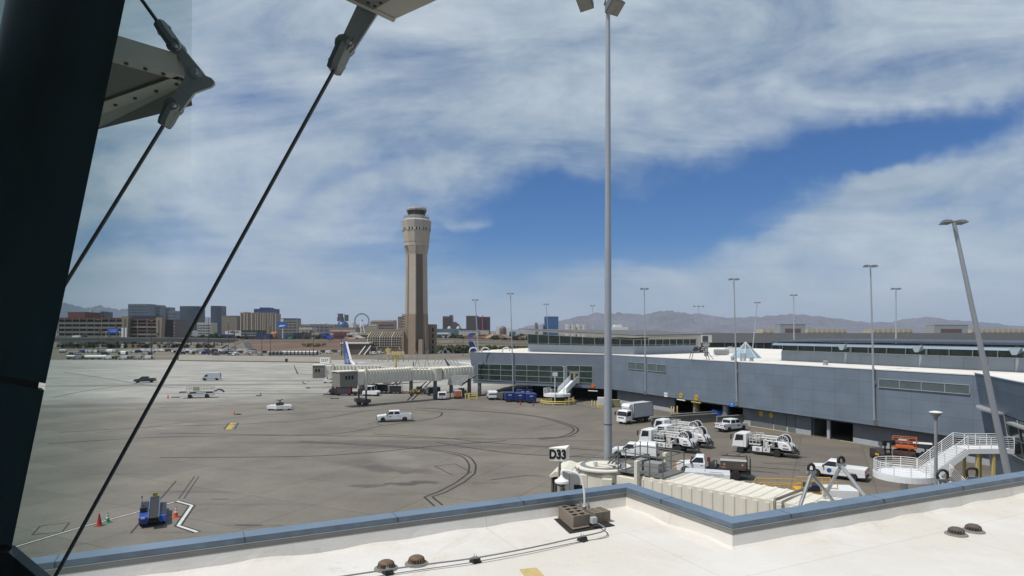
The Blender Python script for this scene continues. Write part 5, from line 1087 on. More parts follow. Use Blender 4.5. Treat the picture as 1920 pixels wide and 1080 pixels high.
for y in (ya, yb):
    MB().side([(X0s-.5, ZL-.35), (X0s-.3, ZL+.05), (X1s, ZD+.08), (XE, ZD+.08), (XE, ZD-.34), (X1s+.1, ZD-.34), (X0s+.35, ZL-.35)], y-.03, y+.03).build('stringer', swm, ws_)
    pth = [(X0s-.1, y, ZL)]+[(X0s+(X1s-X0s)*t/3, y, ZL+(ZD-ZL)*t/3+.1) for t in (1, 2, 3)]+[(X1s+(XE-X1s)*t/4, y, ZD) for t in (1, 2, 3, 4)]
    rails(MB(), pth, 1.1, 6, 1).build('railing', swm, ws_)
MB().box(X1s, XE, ya+.035, yb-.035, ZD-.1, ZD).build('deck', swm, ws_)
m = MB()
for x in (5.9, 7.3):
    for y in (-.8, .8): m.box(x-.1, x+.1, y-.1, y+.1, 0, ZD-.12)
m.build('yellow_post', paleyel, ws_)
MB().lathe([(.3, 0), (.3, ZL-.13)], n=12).build('column', swm, ws_, True)
m = MB()      # second flight going down towards the camera
for i in range(15): m.box(1.3+i*.06, 3.1+i*.06, -1.35-i*.28, -1.1-i*.28, ZL-(i+1)*.19-.04, ZL-(i+1)*.19)
m.build('lower_step', swm, ws_); 
for dx_ in (0, 1.85): rails(MB(), [(1.3+dx_+t*.84/4, -1.3-t*4.1/4, ZL-t*2.85/4) for t in range(5)], 1.08, 6, 1).build('railing', swm, ws_)
# ------------------------------------------------------------ white boarding platform with ramp at the wing
rp_ = thing('boarding_ramp', 'white round platform with a sloped white ramp up to the wing door', 'ramp', G(1047, 757))
k = rp_.location.y/F; zz2 = lambda v: H-(v-HZ)*k
pz = zz2(738); R_ = 2.9
arc = [(R_*math.cos(a)*1.0-.3, R_*math.sin(a)*.8) for a in [2*PI*i/28 for i in range(29)]]
MB().prism(arc[:-1], pz-.55, pz).build('platform', swm, rp_)
rails(MB(), [(x, y, pz) for x, y in arc[9:26]], 1.15, 5, 2).build('railing', swm, rp_)
MB().lathe([(1.35, 0), (1.35, pz-.56)], (0, 0, 0), 18).build('pedestal', dkgrey, rp_, True)
s_a, _ = onwall(1078, 0, A, B); topp = wpt(A, rzW, s_a, -.5)-rp_.location; zt_ = zz2(717)
dirr = Vector((topp.x, topp.y, 0)); dirr.normalize(); sr = Vector((-dirr.y, dirr.x, 0))*1.1; st = dirr*1.4
MB().loft([[st-sr+Vector((0, 0, pz-.1)), st+sr+Vector((0, 0, pz-.1)), st+sr+Vector((0, 0, pz+.05)), st-sr+Vector((0, 0, pz+.05))], [topp-sr+Vector((0, 0, zt_-.15)), topp+sr+Vector((0, 0, zt_-.15)), topp+sr+Vector((0, 0, zt_)), topp-sr+Vector((0, 0, zt_))]]).build('ramp', swm, rp_)
for q in (-1.02, 1.02, .1):
    h_ = 1.1 if abs(q) > .5 else .12; MB().loft([[st+sr*q*.9+Vector((0, 0, pz+.051)), st+sr*q*.95+Vector((0, 0, pz+.051)), st+sr*q*.95+Vector((0, 0, pz+h_)), st+sr*q*.9+Vector((0, 0, pz+h_))], [topp+sr*q*.9+Vector((0, 0, zt_+.001)), topp+sr*q*.95+Vector((0, 0, zt_+.001)), topp+sr*q*.95+Vector((0, 0, zt_+h_)), topp+sr*q*.9+Vector((0, 0, zt_+h_))]]).build('side_panel', swm, rp_)
m = MB(); yg = [(3.6*math.cos(a)-.1, 2.9*math.sin(a)) for a in [2*PI*i/26 for i in range(27)]]
for z in (.35, .75): m.path([(x, y, z) for x, y in yg], .12, 5)
for x, y in yg[::3]: m.box(x-.1, x+.1, y-.1, y+.1, 0, .8)
m.build('guard_rail', mat('guard_yellow', (.58, .47, .14), .55, 0, .08, 1), rp_)
MB().tube((-.9, -2.4, .0), (-.9, -2.4, zz2(700)), .1, n=8).tube((1.2, -.5, pz), (1.2, -.5, zz2(688)), .07, n=6).box(-1.4, -.35, -2.5, -2.2, zz2(704), zz2(697)).lathe([(.35, zz2(687)), (.3, zz2(688))], (1.2, -.5, 0), 10).build('sign_mast', offwh, rp_)
MB().box(2.0, 2.2, -1.8, -1.6, 0, pz-.6).box(3.0, 3.2, -1.2, -1.0, 0, pz-.6).box(2.2, 3.0, -1.6, -1.4, 1.2, 1.35).box(2.2, 3.0, -1.6, -1.4, .7, .85).box(2.2, 3.0, -1.6, -1.4, .2, .35).build('yellow_ladder', mats_y if False else paleyel, rp_)
# ------------------------------------------------------------ vehicles (local: +x forward, +y left, z up)
def wheel(root, x, y, r=.38, w=.26, rm=None):
    s = 1 if y > 0 else -1
    o = MB().lathe([(r*.55, -w/2), (r*.9, -w/2), (r, -w/2+.04), (r, w/2-.04), (r*.9, w/2), (r*.55, w/2)], (x, y, r), 18, 'y').build('wheel', rubber, root, True)
    MB().lathe([(r*.62, s*w*.40), (r*.6, s*w*.47), (r*.3, s*w*.36), (r*.24, s*w*.48), (.01, s*w*.5)], (x, y, r), 14, 'y').build('rim', rm or rimm, o, True)
def arch(cx, r, z0, rev=False):
    p = [(cx+r*math.cos(a), z0+r*math.sin(a)) for a in [PI*i/8 for i in range(9)]]
    return p if not rev else p[::-1]
def place(root, ur, vr, uf, vf, mid=None):
    """ground contact pixels of rear and front -> location and heading"""
    a, b = G(ur, vr), G(uf, vf); root.location = (a+b)/2; root.rotation_euler = (0, 0, math.atan2(b.y-a.y, b.x-a.x))
def pickup(label, paint, crew=True, L_=5.8, canopy=False, logo=None, stripe=False, group='pickup trucks on the apron', bed='dark'):
    t = thing('pickup_truck', label, 'pickup truck', group=group); h = L_/2; W_ = .98
    wf, wr_ = h-.95, -h+1.15
    prof = [(h, .42), (h+.02, .75), (h-.06, 1.02), (h-.25, 1.10), (h-1.35, 1.20)]
    cx1 = h-1.35; cx0 = cx1-(2.6 if crew else 1.7)
    prof += [(cx1, 1.22), (cx0, 1.22), (cx0, .80), (-h+.05, .80), (-h, .5)]
    prof += [(wr_-.48, .42)]+arch(wr_, .46, .42, True)[1:-1]+[(wr_+.48, .42), (wf-.48, .42)]+arch(wf, .46, .42, True)[1:-1]+[(wf+.48, .42)]
    MB().side(prof, -W_, W_).box(-h, cx0-.02, W_-.1, W_, .802, 1.3).box(-h, cx0-.02, -W_, -W_+.1, .802, 1.3).box(-h, -h+.08, -W_+.102, W_-.102, .802, 1.3).build('body', paint, t, bevel=.05)
    w0, w1 = .90, .72; zt = 1.90
    c = [(cx0, -w0), (cx1, -w0), (cx1, w0), (cx0, w0)]; d = [(cx0+.14, -w1), (cx1-.72, -w1), (cx1-.72, w1), (cx0+.14, w1)]
    MB().loft([[(x, y, 1.221) for x, y in c], [(x, y, zt-.06) for x, y in d], [(x*1.0+(-.0), y*.93, zt) for x, y in d]]).build('cabin', paint, t, bevel=.04)
    def pn(pts, nm): MB().loft([pts, [tuple(Vector(p)+Vector(nv)*.012) for p, nv in zip(pts, [n_]*len(pts))]]).build(nm, tint, t)
    for s in (-1, 1):
        n_ = (0, s, .3); f = lambda x, k: (x, s*(w0+(w1-w0)*k+.004), 1.221+(zt-.06-1.221)*k)
        if crew:
            xm = (cx0+cx1)/2-.12; pn([f(xm+.06, .12), f(cx1-.16, .12), f(cx1-.72, .9), f(xm+.06, .9)], 'side_window'); pn([f(cx0+.14, .12), f(xm-.06, .12), f(xm-.06, .9), f(cx0+.24, .9)], 'side_window')
        else: pn([f(cx0+.14, .12), f(cx1-.16, .12), f(cx1-.72, .9), f(cx0+.24, .9)], 'side_window')
    n_ = (1, 0, .6); pn([(cx1-.06, -w0+.1, 1.25), (cx1-.06, w0-.1, 1.25), (cx1-.66, w1-.05, zt-.1), (cx1-.66, -w1+.05, zt-.1)], 'windshield')
    n_ = (-1, 0, .1); pn([(cx0+.02, -w0+.15, 1.32), (cx0+.02, w0-.15, 1.32), (cx0+.12, w1-.08, zt-.12), (cx0+.12, -w1+.08, zt-.12)], 'rear_window')
    MB().box(-h+.082, cx0-.03, -W_+.104, W_-.104, .803, .83).build('bed_floor', black if bed == 'dark' else offwh, t)
    MB().box(h-.02, h+.10, -.92, .92, .38, .62).build('front_bumper', dkgrey, t, bevel=.03); MB().box(-h-.12, -h+.02, -.92, .92, .42, .62).build('rear_bumper', black, t, bevel=.03); MB().box(h-.005, h+.035, -.52, .52, .68, .98).build('grille', black, t)
    for s in (-1, 1):
        MB().box(h-.12, h+.03, s*.75-.2, s*.75+.2, .78, .98).build('headlight', headl, t, bevel=.02); MB().box(-h-.015, -h+.05, s*.9-.085, s*.9+.085, .85, 1.22).build('tail_light', redl, t); MB().box(cx1-.35, cx1-.22, s*1.08-.1, s*1.08+.1, 1.2, 1.42).build('mirror', black, t, bevel=.02)
        for i in ((0, 1) if crew else (0,)): x = (cx1-1.0)-i*1.15; MB().box(x-.1, x+.1, s*W_-.01, s*W_+.02, 1.02, 1.06).build('door_handle', black, t)
        MB().box(cx0+.0, cx0+.015, s*(W_+.002)-.004, s*(W_+.002)+.004, .5, 1.22).box(cx1-.3, cx1-.285, s*(W_+.002)-.004, s*(W_+.002)+.004, .5, 1.22).box(wr_+.5, wf-.5, s*W_-.02, s*W_+.025, .36, .45).build('door_seam', dkgrey, t)
    for x in (wf, wr_):
        for y in (-.84, .84): wheel(t, x, y)
    if canopy:
        e0, e1 = -h+.02, cx0-.04; MB().loft([[(e0, -.95, 1.303), (e1, -.95, 1.303), (e1, .95, 1.303), (e0, .95, 1.303)], [(e0+.03, -.93, 1.85), (e1, -.93, 1.85), (e1, .93, 1.85), (e0+.03, .93, 1.85)], [(e0+.2, -.75, 2.08), (e1-.1, -.75, 2.08), (e1-.1, .75, 2.08), (e0+.2, .75, 2.08)]]).build('canopy', paint, t, bevel=.04)
        MB().box(e0-.02, e0+.0, -.8, .8, 1.4, 1.9).build('canopy_window', tint, t); MB().box(e0+.5, e0+.56, .94, .96, 1.55, 1.62).build('latch', dkgrey, t)
    if logo == 'disc':
        for s in (-1, 1): MB().lathe([(.24, 0), (.24, s*.006)], (cx1-.85, s*(W_+.004), .86), 18, 'y').build('door_emblem', mat('emblem_blue', (.03, .08, .28), .5, 0, .3, 9), t)
    if logo == 'text':
        for s in (-1, 1):
            MB().box(cx1-1.15, cx1-.55, s*W_, s*W_+.008, .78, 1.0).box(cx0+.35, cx0+.85, s*W_, s*W_+.008, .95, 1.03).build('door_lettering', mat('decal_dark_blue', (.05, .08, .11), .5, 0, .3, 9), t)
        MB().box(-h-.012, -h-.001, -.6, -.15, 1.02, 1.14).box(-h-.012, -h-.001, .05, .65, 1.02, 1.14).build('tailgate_lettering', dkgrey, t)
    if logo == 'small':
        for s in (-1, 1): MB().box(cx1-.95, cx1-.6, s*W_, s*W_+.008, .88, 1.02).build('door_emblem', mat('emblem_grey', (.25, .28, .34), .5, 0, .3, 9), t)
    return t
white2 = mat('truck_white', (.74, .75, .76), .3, 0, .03, 1, dirt=.06)
place(pickup('white crew cab pickup alone in the middle of the apron', white2, logo='small'), 759, 789, 719, 790.5)
place(pickup('dark grey pickup far out on the left of the apron', mat('truck_charcoal', (.055, .07, .075), .35, .2, .05, 1), bed='dark'), 283, 717, 261, 717.5)
place(pickup('white pickup with dark door lettering parked by the grey concrete walls', white2, logo='text', L_=5.5), 1357, 809, 1385, 805.5)
place(pickup('white pickup with a white canopy parked behind the near boarding bridge', white2, crew=False, canopy=True, L_=5.6), 1214, 860.5, 1166, 857)
t = pickup('white pickup with a blue door emblem behind the aluminium frames', white2, crew=False, logo='disc', L_=5.6, bed='light'); place(t, 1598, 899, 1542, 892)
# van
def van(label, paint, L_=5.6, hgt=2.5, windows=False, cat='van', group=None):
    t = thing('cargo_van', label, cat, group=group); h = L_/2; W_ = .98; wf, wr_ = h-.95, -h+1.05
    prof = [(h, .42), (h, .85), (h-.15, 1.05), (h-.75, 1.25), (h-1.35, hgt-.25), (h-1.7, hgt-.05), (h-2.2, hgt), (-h+.15, hgt-.02), (-h, hgt-.3), (-h-.02, .45)]
    prof += [(wr_-.46, .40)]+arch(wr_, .44, .40, True)[1:-1]+[(wr_+.46, .40), (wf-.46, .40)]+arch(wf, .44, .40, True)[1:-1]+[(wf+.46, .40)]
    MB().side(prof, -W_, W_).build('body', paint, t, bevel=.07)
    for s in (-1, 1):
        y = s*(W_+.003); MB().loft([[(h-1.0, y, 1.28), (h-1.95, y, 1.28), (h-1.95, y, hgt-.62), (h-1.42, y, hgt-.62)], [(h-1.0, y+s*.01, 1.28), (h-1.95, y+s*.01, 1.28), (h-1.95, y+s*.01, hgt-.62), (h-1.42, y+s*.01, hgt-.62)]]).build('side_window', tint, t)
        MB().box(h-.1, h+.02, s*.75-.17, s*.75+.17, .72, .95).build('headlight', headl, t); MB().box(-h-.03, -h+.03, s*.9-.06, s*.9+.06, 1.0, 1.5).build('tail_light', redl, t); MB().box(h-1.15, h-1.0, s*1.08-.1, s*1.08+.1, 1.3, 1.6).build('mirror', black, t)
        MB().box(wr_+.5, wf-.5, s*W_-.02, s*W_+.02, .38, .55).build('sill_trim', dkgrey, t)
        if windows: MB().box(-h+.3, h-2.1, min(y, y+s*.01), max(y, y+s*.01), 1.3, hgt-.6).build('side_window', tint, t)
    MB().loft([[(h-.72, -.82, 1.30), (h-.72, .82, 1.30), (h-1.28, .74, hgt-.34), (h-1.28, -.74, hgt-.34)], [(h-.70, -.82, 1.31), (h-.70, .82, 1.31), (h-1.26, .74, hgt-.33), (h-1.26, -.74, hgt-.33)]]).build('windshield', tint, t)
    MB().box(-h-.035, -h-.01, -.78, .78, 1.25, hgt-.5).build('rear_window', tint, t)
    MB().box(h-.03, h+.05, -.9, .9, .36, .6).build('front_bumper', dkgrey, t, bevel=.03); MB().box(-h-.1, -h, -.9, .9, .36, .58).build('rear_bumper', dkgrey, t)
    for x in (wf, wr_):
        for y in (-.84, .84): wheel(t, x, y, .36)
    return t
t = van('silver white cargo van crossing the far apron', mat('van_silver', (.52, .54, .57), .35, .1, .03, 1)); place(t, 406, 713, 386, 713.3)
t = van('white passenger van parked under the wing, its rear towards us', white2, 5.0, 2.0, True); t.location = G(922, 750)+Vector((0, 2.2, 0)); t.rotation_euler = (0, 0, R(98))
# cabover cab
def cabover(t, x, w, z0, h, paint, hood=.0):
    W_ = w/2; prof = [(x, z0), (x-1.75, z0), (x-1.75, z0+h-.08), (x-1.6, z0+h), (x-.55, z0+h), (x-.3, z0+h-.12), (x-.02, z0+h*.48), (x+.02, z0+.3)]
    MB().side(prof, -W_, W_).build('cab', paint, t, bevel=.07)
    k = lambda f: x-.02+(-.28)*f
    MB().loft([[(k(0)+.01, -W_+.1, z0+h*.5), (k(0)+.01, W_-.1, z0+h*.5), (k(.95)+.01, W_-.14, z0+h-.2), (k(.95)+.01, -W_+.14, z0+h-.2)], [(k(0)+.03, -W_+.1, z0+h*.5), (k(0)+.03, W_-.1, z0+h*.5), (k(.95)+.03, W_-.14, z0+h-.19), (k(.95)+.03, -W_+.14, z0+h-.19)]]).build('windshield', tint, t)
    for s in (-1, 1):
        y = s*(W_+.002); y2 = y+s*.012; MB().loft([[(x-.28, y, z0+h*.44), (x-1.35, y, z0+h*.5), (x-1.35, y, z0+h-.22), (x-.48, y, z0+h-.22)], [(x-.28, y2, z0+h*.44), (x-1.35, y2, z0+h*.5), (x-1.35, y2, z0+h-.22), (x-.48, y2, z0+h-.22)]]).build('side_window', tint, t)
        MB().box(x-.03, x+.04, s*(W_-.25)-.2, s*(W_-.25)+.2, z0+.18, z0+.36).build('headlight', headl, t); MB().box(x+.08, x+.2, s*(W_+.16)-.09, s*(W_+.16)+.09, z0+h*.5, z0+h*.85).box(x-.1, x+.1, s*(W_+.08)-.1, s*(W_+.08)+.1, z0+h*.83, z0+h*.85).build('mirror', black, t)
        MB().box(x-1.42, x-1.41, min(y, y2)-.002, max(y, y2), z0+.1, z0+h-.15).build('door_seam', dkgrey, t)
    MB().box(x+.0, x+.08, -W_+.02, W_-.02, z0-.12, z0+.12).build('front_bumper', paint, t, bevel=.02); MB().box(x+.0, x+.035, -.6, .6, z0+.45, z0+.62).build('grille', dkgrey, t)
# box truck
bt = thing('box_truck', 'white refrigerated box truck parked beside the thick light mast', 'box truck')
cabover(bt, 3.45, 2.0, .55, 1.75, white2)
MB().box(-3.6, 1.55, -1.15, 1.15, 1.0, 3.35).build('cargo_box', mat('box_white', (.50, .51, .53), .45, 0, .03, .5, dirt=.1), bt, bevel=.03)
m = MB()
for y in (-1.16, 1.16): m.box(-3.64, 1.59, y-.03, y+.03, .96, 1.06).box(-3.64, 1.59, y-.03, y+.03, 3.3, 3.4).box(-3.64, -3.54, y-.03, y+.03, 1.061, 3.299).box(1.5, 1.6, y-.03, y+.03, 1.061, 3.299)
m.box(-3.64, -3.55, -1.12, 1.12, 3.3, 3.4).build('box_frame', mat('aluminium_trim', (.16, .165, .17), .4, .4, .05, 2), bt); MB().box(-3.66, -3.605, -1.1, 1.1, 1.08, 3.28).build('rear_door', mat('rear_door_grey', (.2, .2, .21), .5, 0, .05, 2), bt)
MB().side([(1.62, 2.5), (2.3, 2.55), (2.45, 2.9), (2.2, 3.3), (1.62, 3.35)], -.85, .85).build('refrigeration_unit', white2, bt, bevel=.06); MB().side([(1.62, 2.32), (2.3, 2.32), (2.0, 2.48), (1.62, 2.48)], -.9, .9).build('roof_fairing', white2, bt)
MB().box(-3.5, 2.6, -.45, .45, .5, .95).box(-1.0, .6, -1.0, -.5, .45, .95).box(-1.0, .6, .5, 1.0, .45, .95).build('chassis', black, bt)
for x, r in ((2.5, .40), (-2.0, .40)):
    for y in (-.85, .85): wheel(bt, x, y, r, .28 if x > 0 else .5)
place(bt, 1207, 789.5, 1171.5, 794.5); 
# hydrant hose trucks
def hose_truck(label):
    t = thing('hydrant_truck', label, 'hydrant truck', group='white hydrant trucks with hose reels'); cabover(t, 3.7, 2.05, .8, 1.8, white2); MB().box(-3.0, 1.9, -.3, .3, .86, 1.75).build('shade_backing', black, t)  # black block added behind the gear so its gaps look shaded
    MB().box(-3.6, 3.0, -.42, .42, .5, .85).box(-2.6, 1.2, -1.0, 1.0, .55, .72).build('chassis', black, t)
    for x in (2.75, -1.75):
        for y in (-.86, .86): wheel(t, x, y, .44, .3 if x > 0 else .5, white2)
    MB().box(.0, 1.2, -1.08, 1.08, .45, 1.05).build('tool_cabinet', white2, t, bevel=.05); MB().box(.3, .75, 1.081, 1.1, .6, .95).box(.3, .75, -1.1, -1.081, .6, .95).build('cabinet_panel', mat('panel_pale_grey', (.33, .34, .35), .5, .2, .1, 2), t)
    MB().box(-.95, -.1, -1.06, 1.06, .5, 1.0).build('placard_box', offwh, t)
    for s in (-1, 1): MB().lathe([(.13, 0), (.13, s*.012)], (-.45, s*1.064, .75), 4, 'y').build('hazard_placard', redl, t)
    # lift platform behind the cab, railed
    MB().box(.25, 1.65, -.95, .95, 1.25, 1.33).build('lift_platform', offwh, t); m = MB()
    for x in (.3, .75, 1.2, 1.6):
        for y in (-.9, .9): m.tube((x, y, 1.33), (x, y, 2.55), .035, n=5)
    for z in (1.75, 2.15, 2.55):
        for y in (-.9, .9): m.tube((.3, y, z), (1.6, y, z), .032, n=5)
        for x in (.3, 1.6): m.tube((x, -.9, z), (x, .9, z), .032, n=5)
    m.build('platform_railing', offwh, t); MB().box(.6, 1.3, -.5, .1, 1.34, 2.4).build('control_box', mat('panel_pale', (.50, .51, .52), .5, .1, .1, 2), t, bevel=.03)
    m = MB(); m.tube((.4, -.6, .9), (1.5, -.6, 1.24), .06, n=6).tube((1.5, -.6, .9), (.4, -.6, 1.24), .06, n=6).tube((.4, .6, .9), (1.5, .6, 1.24), .06, n=6).tube((1.5, .6, .9), (.4, .6, 1.24), .06, n=6); m.build('scissor_arm', steel, t)
    # pipework
    m = MB()
    for y, z, x0, x1 in ((.85, 1.9, -.1, -3.0), (.6, 2.2, .6, -2.4), (-.6, 2.2, .6, -2.4), (.2, 2.45, .9, -2.6), (-.3, 1.7, -.1, -2.6)): m.tube((x0, y, z), (x1, y, z-.05), .085, n=7)
    m.path([(-.1, .7, 1.0), (-.25, .85, 1.4), (-.2, .85, 1.9), (-.5, .85, 2.0)], .13, 8).path([(-.9, .9, 1.0), (-.8, .95, 1.3), (-1.2, .95, 1.5)], .1, 8).tube((-.55, .9, 1.0), (-.55, .9, 1.75), .2, n=10).tube((-.55, -.9, 1.0), (-.55, -.9, 1.75), .2, n=10); m.build('pipework', offwh, t, True)
    m = MB()
    for x in (-.15, -1.35, -2.3): m.tube((x, .9, 1.0), (x, .9, 2.1), .04, n=5).tube((x, -.9, 1.0), (x, -.9, 2.1), .04, n=5).tube((x, -.9, 2.1), (x, .9, 2.1), .04, n=5)
    m.box(-2.4, .2, -.95, .95, 1.05, 1.12); m.build('pipe_rack', steel, t); MB().box(-1.4, -.95, -.7, .7, 1.13, 1.75).build('filter_housing', mat('filter_grey', (.45, .46, .47), .4, .3, .1, 2), t, bevel=.05)
    # rear body and reel
    MB().side([(-1.95, 1.15), (-1.9, 1.85), (-2.2, 1.95), (-3.1, 1.75), (-3.45, 1.3), (-3.5, .95), (-2.4, .95)], -1.1, 1.1).build('rear_body', white2, t, bevel=.06)
    for s in (-1, 1):
        MB().box(-2.95, -2.5, min(s*1.101, s*1.115), max(s*1.101, s*1.115), 1.45, 1.6).build('body_lettering', mat('decal_red_grey', (.35, .16, .16), .6, 0, .2, 8), t); MB().box(-3.15, -2.45, min(s*1.101, s*1.115), max(s*1.101, s*1.115), 1.08, 1.22).build('body_vent', dkgrey, t)
    for y in (-.75, .75):
        cx, cz, rr_ = -2.35, 2.0, .72; m = MB()
        m.lathe([(rr_-.06, -.035), (rr_+.02, -.035), (rr_+.02, .035), (rr_-.06, .035), (rr_-.06, -.035)], (cx, y, cz), 26, 'y')
        for i in range(12): a = 2*PI*i/12; m.tube((cx, y, cz), (cx+(rr_-.04)*math.cos(a), y, cz+(rr_-.04)*math.sin(a)), .032, n=4)
        m.lathe([(.1, -.08), (.1, .08)], (cx, y, cz), 10, 'y'); m.build('reel_disc', white2, t)
    MB().lathe([(.60, -.69), (.63, -.3), (.6, 0), (.63, .3), (.60, .69)], (-2.35, 0, 2.0), 20, 'y').build('hose_coil', rubber, t, True)
    m = MB().tube((-3.2, .8, 1.0), (-3.9, .9, .75), .09, n=7).tube((-3.4, -.6, 1.2), (-3.95, -.7, .6), .09, n=7).tube((-3.45, .3, 1.5), (-3.8, .3, .7), .08, n=7).box(-4.0, -3.5, -.9, .9, .62, .7).box(-4.2, -4.0, -.15, .15, .45, .6).tube((-3.05, .7, 1.75), (-3.45, .85, 1.25), .11, n=8); m.build('rear_hose_gear', black, t, True)
    MB().box(-3.62, -3.5, -.9, .9, .75, .95).build('rear_bumper', steel, t)
    return t
ht = hose_truck('white hydrant truck with a hose reel standing alone right of the other three'); place(ht, 1465, 855.5, 1403, 848.5)
hd_ = ht.rotation_euler.z; off = ht.location-G(1465, 855.5)
for (u, v), lab in (((1281, 847), 'white hydrant truck with a hose reel, front one of the three parked together'), ((1308, 838), 'white hydrant truck with a hose reel, middle one of the three parked together'), ((1300, 824), 'white hydrant truck with a hose reel, rear one of the three, against the grey wall')):
    dup(ht, G(u, v)+off, hd_, lab)
# fuel truck
ft = thing('fuel_truck', 'white pickup based tanker truck with a brown tank and an orange front bumper', 'fuel truck'); W_ = 1.0
prof = [(3.7, .55), (3.72, 1.15), (3.5, 1.35), (2.45, 1.48), (2.4, 1.5), (.75, 1.5), (.75, .62), (2.1, .55)]+arch(2.75, .56, .55, True)[1:-1]+[(3.32, .55)]
MB().side(prof, -W_, W_).build('body', white2, ft, bevel=.06)
MB().loft([[(.75, -.95, 1.502), (2.4, -.95, 1.502), (2.4, .95, 1.502), (.75, .95, 1.502)], [(.88, -.78, 2.15), (1.75, -.78, 2.15), (1.75, .78, 2.15), (.88, .78, 2.15)], [(.95, -.7, 2.24), (1.65, -.7, 2.24), (1.65, .7, 2.24), (.95, .7, 2.24)]]).build('cabin', white2, ft, bevel=.04)
for s in (-1, 1):
    f = lambda x, k: (x, s*(.95-.17*k+.006), 1.502+.648*k); a = [f(.95, .12), f(2.25, .12), f(1.72, .9), f(1.0, .9)]; MB().loft([a, [(x, y+s*.012, z) for x, y, z in a]]).build('side_window', tint, ft)
    MB().box(2.15, 2.3, s*1.12-.1, s*1.12+.1, 1.5, 1.8).build('mirror', black, ft); MB().box(1.0, 1.25, s*1.0-.005, s*1.0+.02, 1.28, 1.33).build('door_handle', black, ft); MB().box(3.55, 3.74, s*.8-.17, s*.8+.17, .95, 1.2).build('headlight', headl, ft); MB().box(.8, .815, s*1.002-.004, s*1.002+.004, .65, 1.5).box(2.05, 2.065, s*1.002-.004, s*1.002+.004, .8, 1.5).build('door_seam', dkgrey, ft)
MB().loft([[(2.34, -.85, 1.54), (2.34, .85, 1.54), (1.8, .72, 2.12), (1.8, -.72, 2.12)], [(2.36, -.85, 1.55), (2.36, .85, 1.55), (1.82, .72, 2.13), (1.82, -.72, 2.13)]]).build('windshield', tint, ft)
MB().box(3.7, 3.95, -.98, .98, .45, .95).box(3.73, 3.9, -.6, .6, .951, 1.2).build('front_bumper', mat('bumper_orange', (.50, .25, .04), .5, 0, .1, 2), ft, bevel=.04)
MB().box(-3.7, .74, -.45, .45, .55, .9).box(-3.6, -2.8, -1.05, 1.05, .6, .85).box(.2, .6, -1.0, 1.0, .55, .9).box(-1.0, .0, -1.0, 1.0, .5, .88).build('chassis', black, ft)
tk = mat('tank_brown', (.13, .115, .10), .35, .35, .12, 1.2, dirt=.2)
oc_ = [(-1.1, 1.0), (1.1, 1.0), (1.15, 1.2), (1.15, 2.0), (.85, 2.42), (-.85, 2.42), (-1.15, 2.0), (-1.15, 1.2)]
MB().front(oc_, -3.35, -.75).build('tank', tk, ft, bevel=.05); MB().box(-3.36, -.74, 1.0, 1.17, 1.98, 2.16).box(-3.36, -.74, -1.17, -1.0, 1.98, 2.16).build('tank_stripe', mat('stripe_white', (.72, .72, .70), .4, 0, .03, 1), ft)
MB().box(-3.2, -.9, -.6, .6, 2.425, 2.47).lathe([(.22, 2.47), (.22, 2.6)], (-1.3, .2, 0), 12).lathe([(.22, 2.47), (.22, 2.6)], (-2.5, .2, 0), 12).tube((-3.2, .65, 2.5), (-.9, .65, 2.5), .04, n=5).tube((-3.2, -.65, 2.5), (-.9, -.65, 2.5), .04, n=5).build('tank_top_walkway', mat('tank_top', (.2, .17, .16), .5, .3, .1, 2), ft)
for x in (-1.15, -2.95):
    for s in (-1, 1): MB().lathe([(.16, 0), (.16, s*.012)], (x, s*1.155, 1.62), 4, 'y').build('hazard_placard', mat('placard_pink', (.45, .22, .2), .6, 0, .1, 2), ft)
MB().box(-1.3, -.85, 1.151, 1.162, 1.25, 1.36).box(-1.3, -.85, -1.162, -1.151, 1.25, 1.36).build('tank_lettering', mat('letter_pale_red', (.38, .2, .18), .6, 0, .1, 2), ft)
m = MB().box(-.2, .25, -.9, .9, .9, 1.5).tube((.35, .7, .9), (.35, .7, 2.0), .09, n=8).tube((-.4, .8, .9), (-.4, .8, 1.9), .05, n=6).tube((-.05, .8, .9), (-.05, .8, 1.9), .05, n=6).tube((-.4, .8, 1.9), (-.05, .8, 1.9), .05, n=6).lathe([(.22, -.1), (.22, .1)], (-.5, .6, 1.3), 12, 'y'); m.build('pump_gear', dkgrey, ft, True)
MB().box(.25, .6, .3, .8, 1.7, 2.15).build('hose_cabinet', mat('cabinet_maroon', (.16, .03, .03), .5, 0, .1, 2), ft); m = MB()
for x in (-3.42, -3.75): m.tube((x, .9, .8), (x, .9, 2.3), .035, n=5).tube((x, -.9, .8), (x, -.9, 2.3), .035, n=5)
for z in (1.2, 1.6, 2.0, 2.3): m.tube((-3.45, -.9, z), (-3.45, .9, z), .03, n=5)
m.build('rear_ladder', dkgrey, ft); MB().box(-3.8, -3.71, -1.0, 1.0, .55, .8).build('rear_bumper', black, ft)
for x, w in ((2.75, .3), (-2.3, .55)):
    for y in (-.88, .88): wheel(ft, x, y, .5, w, dkgrey)
a = G(1385, 900); b = G(1290, 893.5); rz = math.atan2(b.y-a.y, b.x-a.x); ft.location = a+Vector((math.cos(rz), math.sin(rz), 0))*2.3+Vector((-math.sin(rz), math.cos(rz), 0))*-.9*(1 if math.cos(rz) > 0 else -1)*1.0; ft.rotation_euler = (0, 0, rz); ft.location = a+Vector((math.cos(rz), math.sin(rz), 0))*2.3+Vector((0, .9, 0))
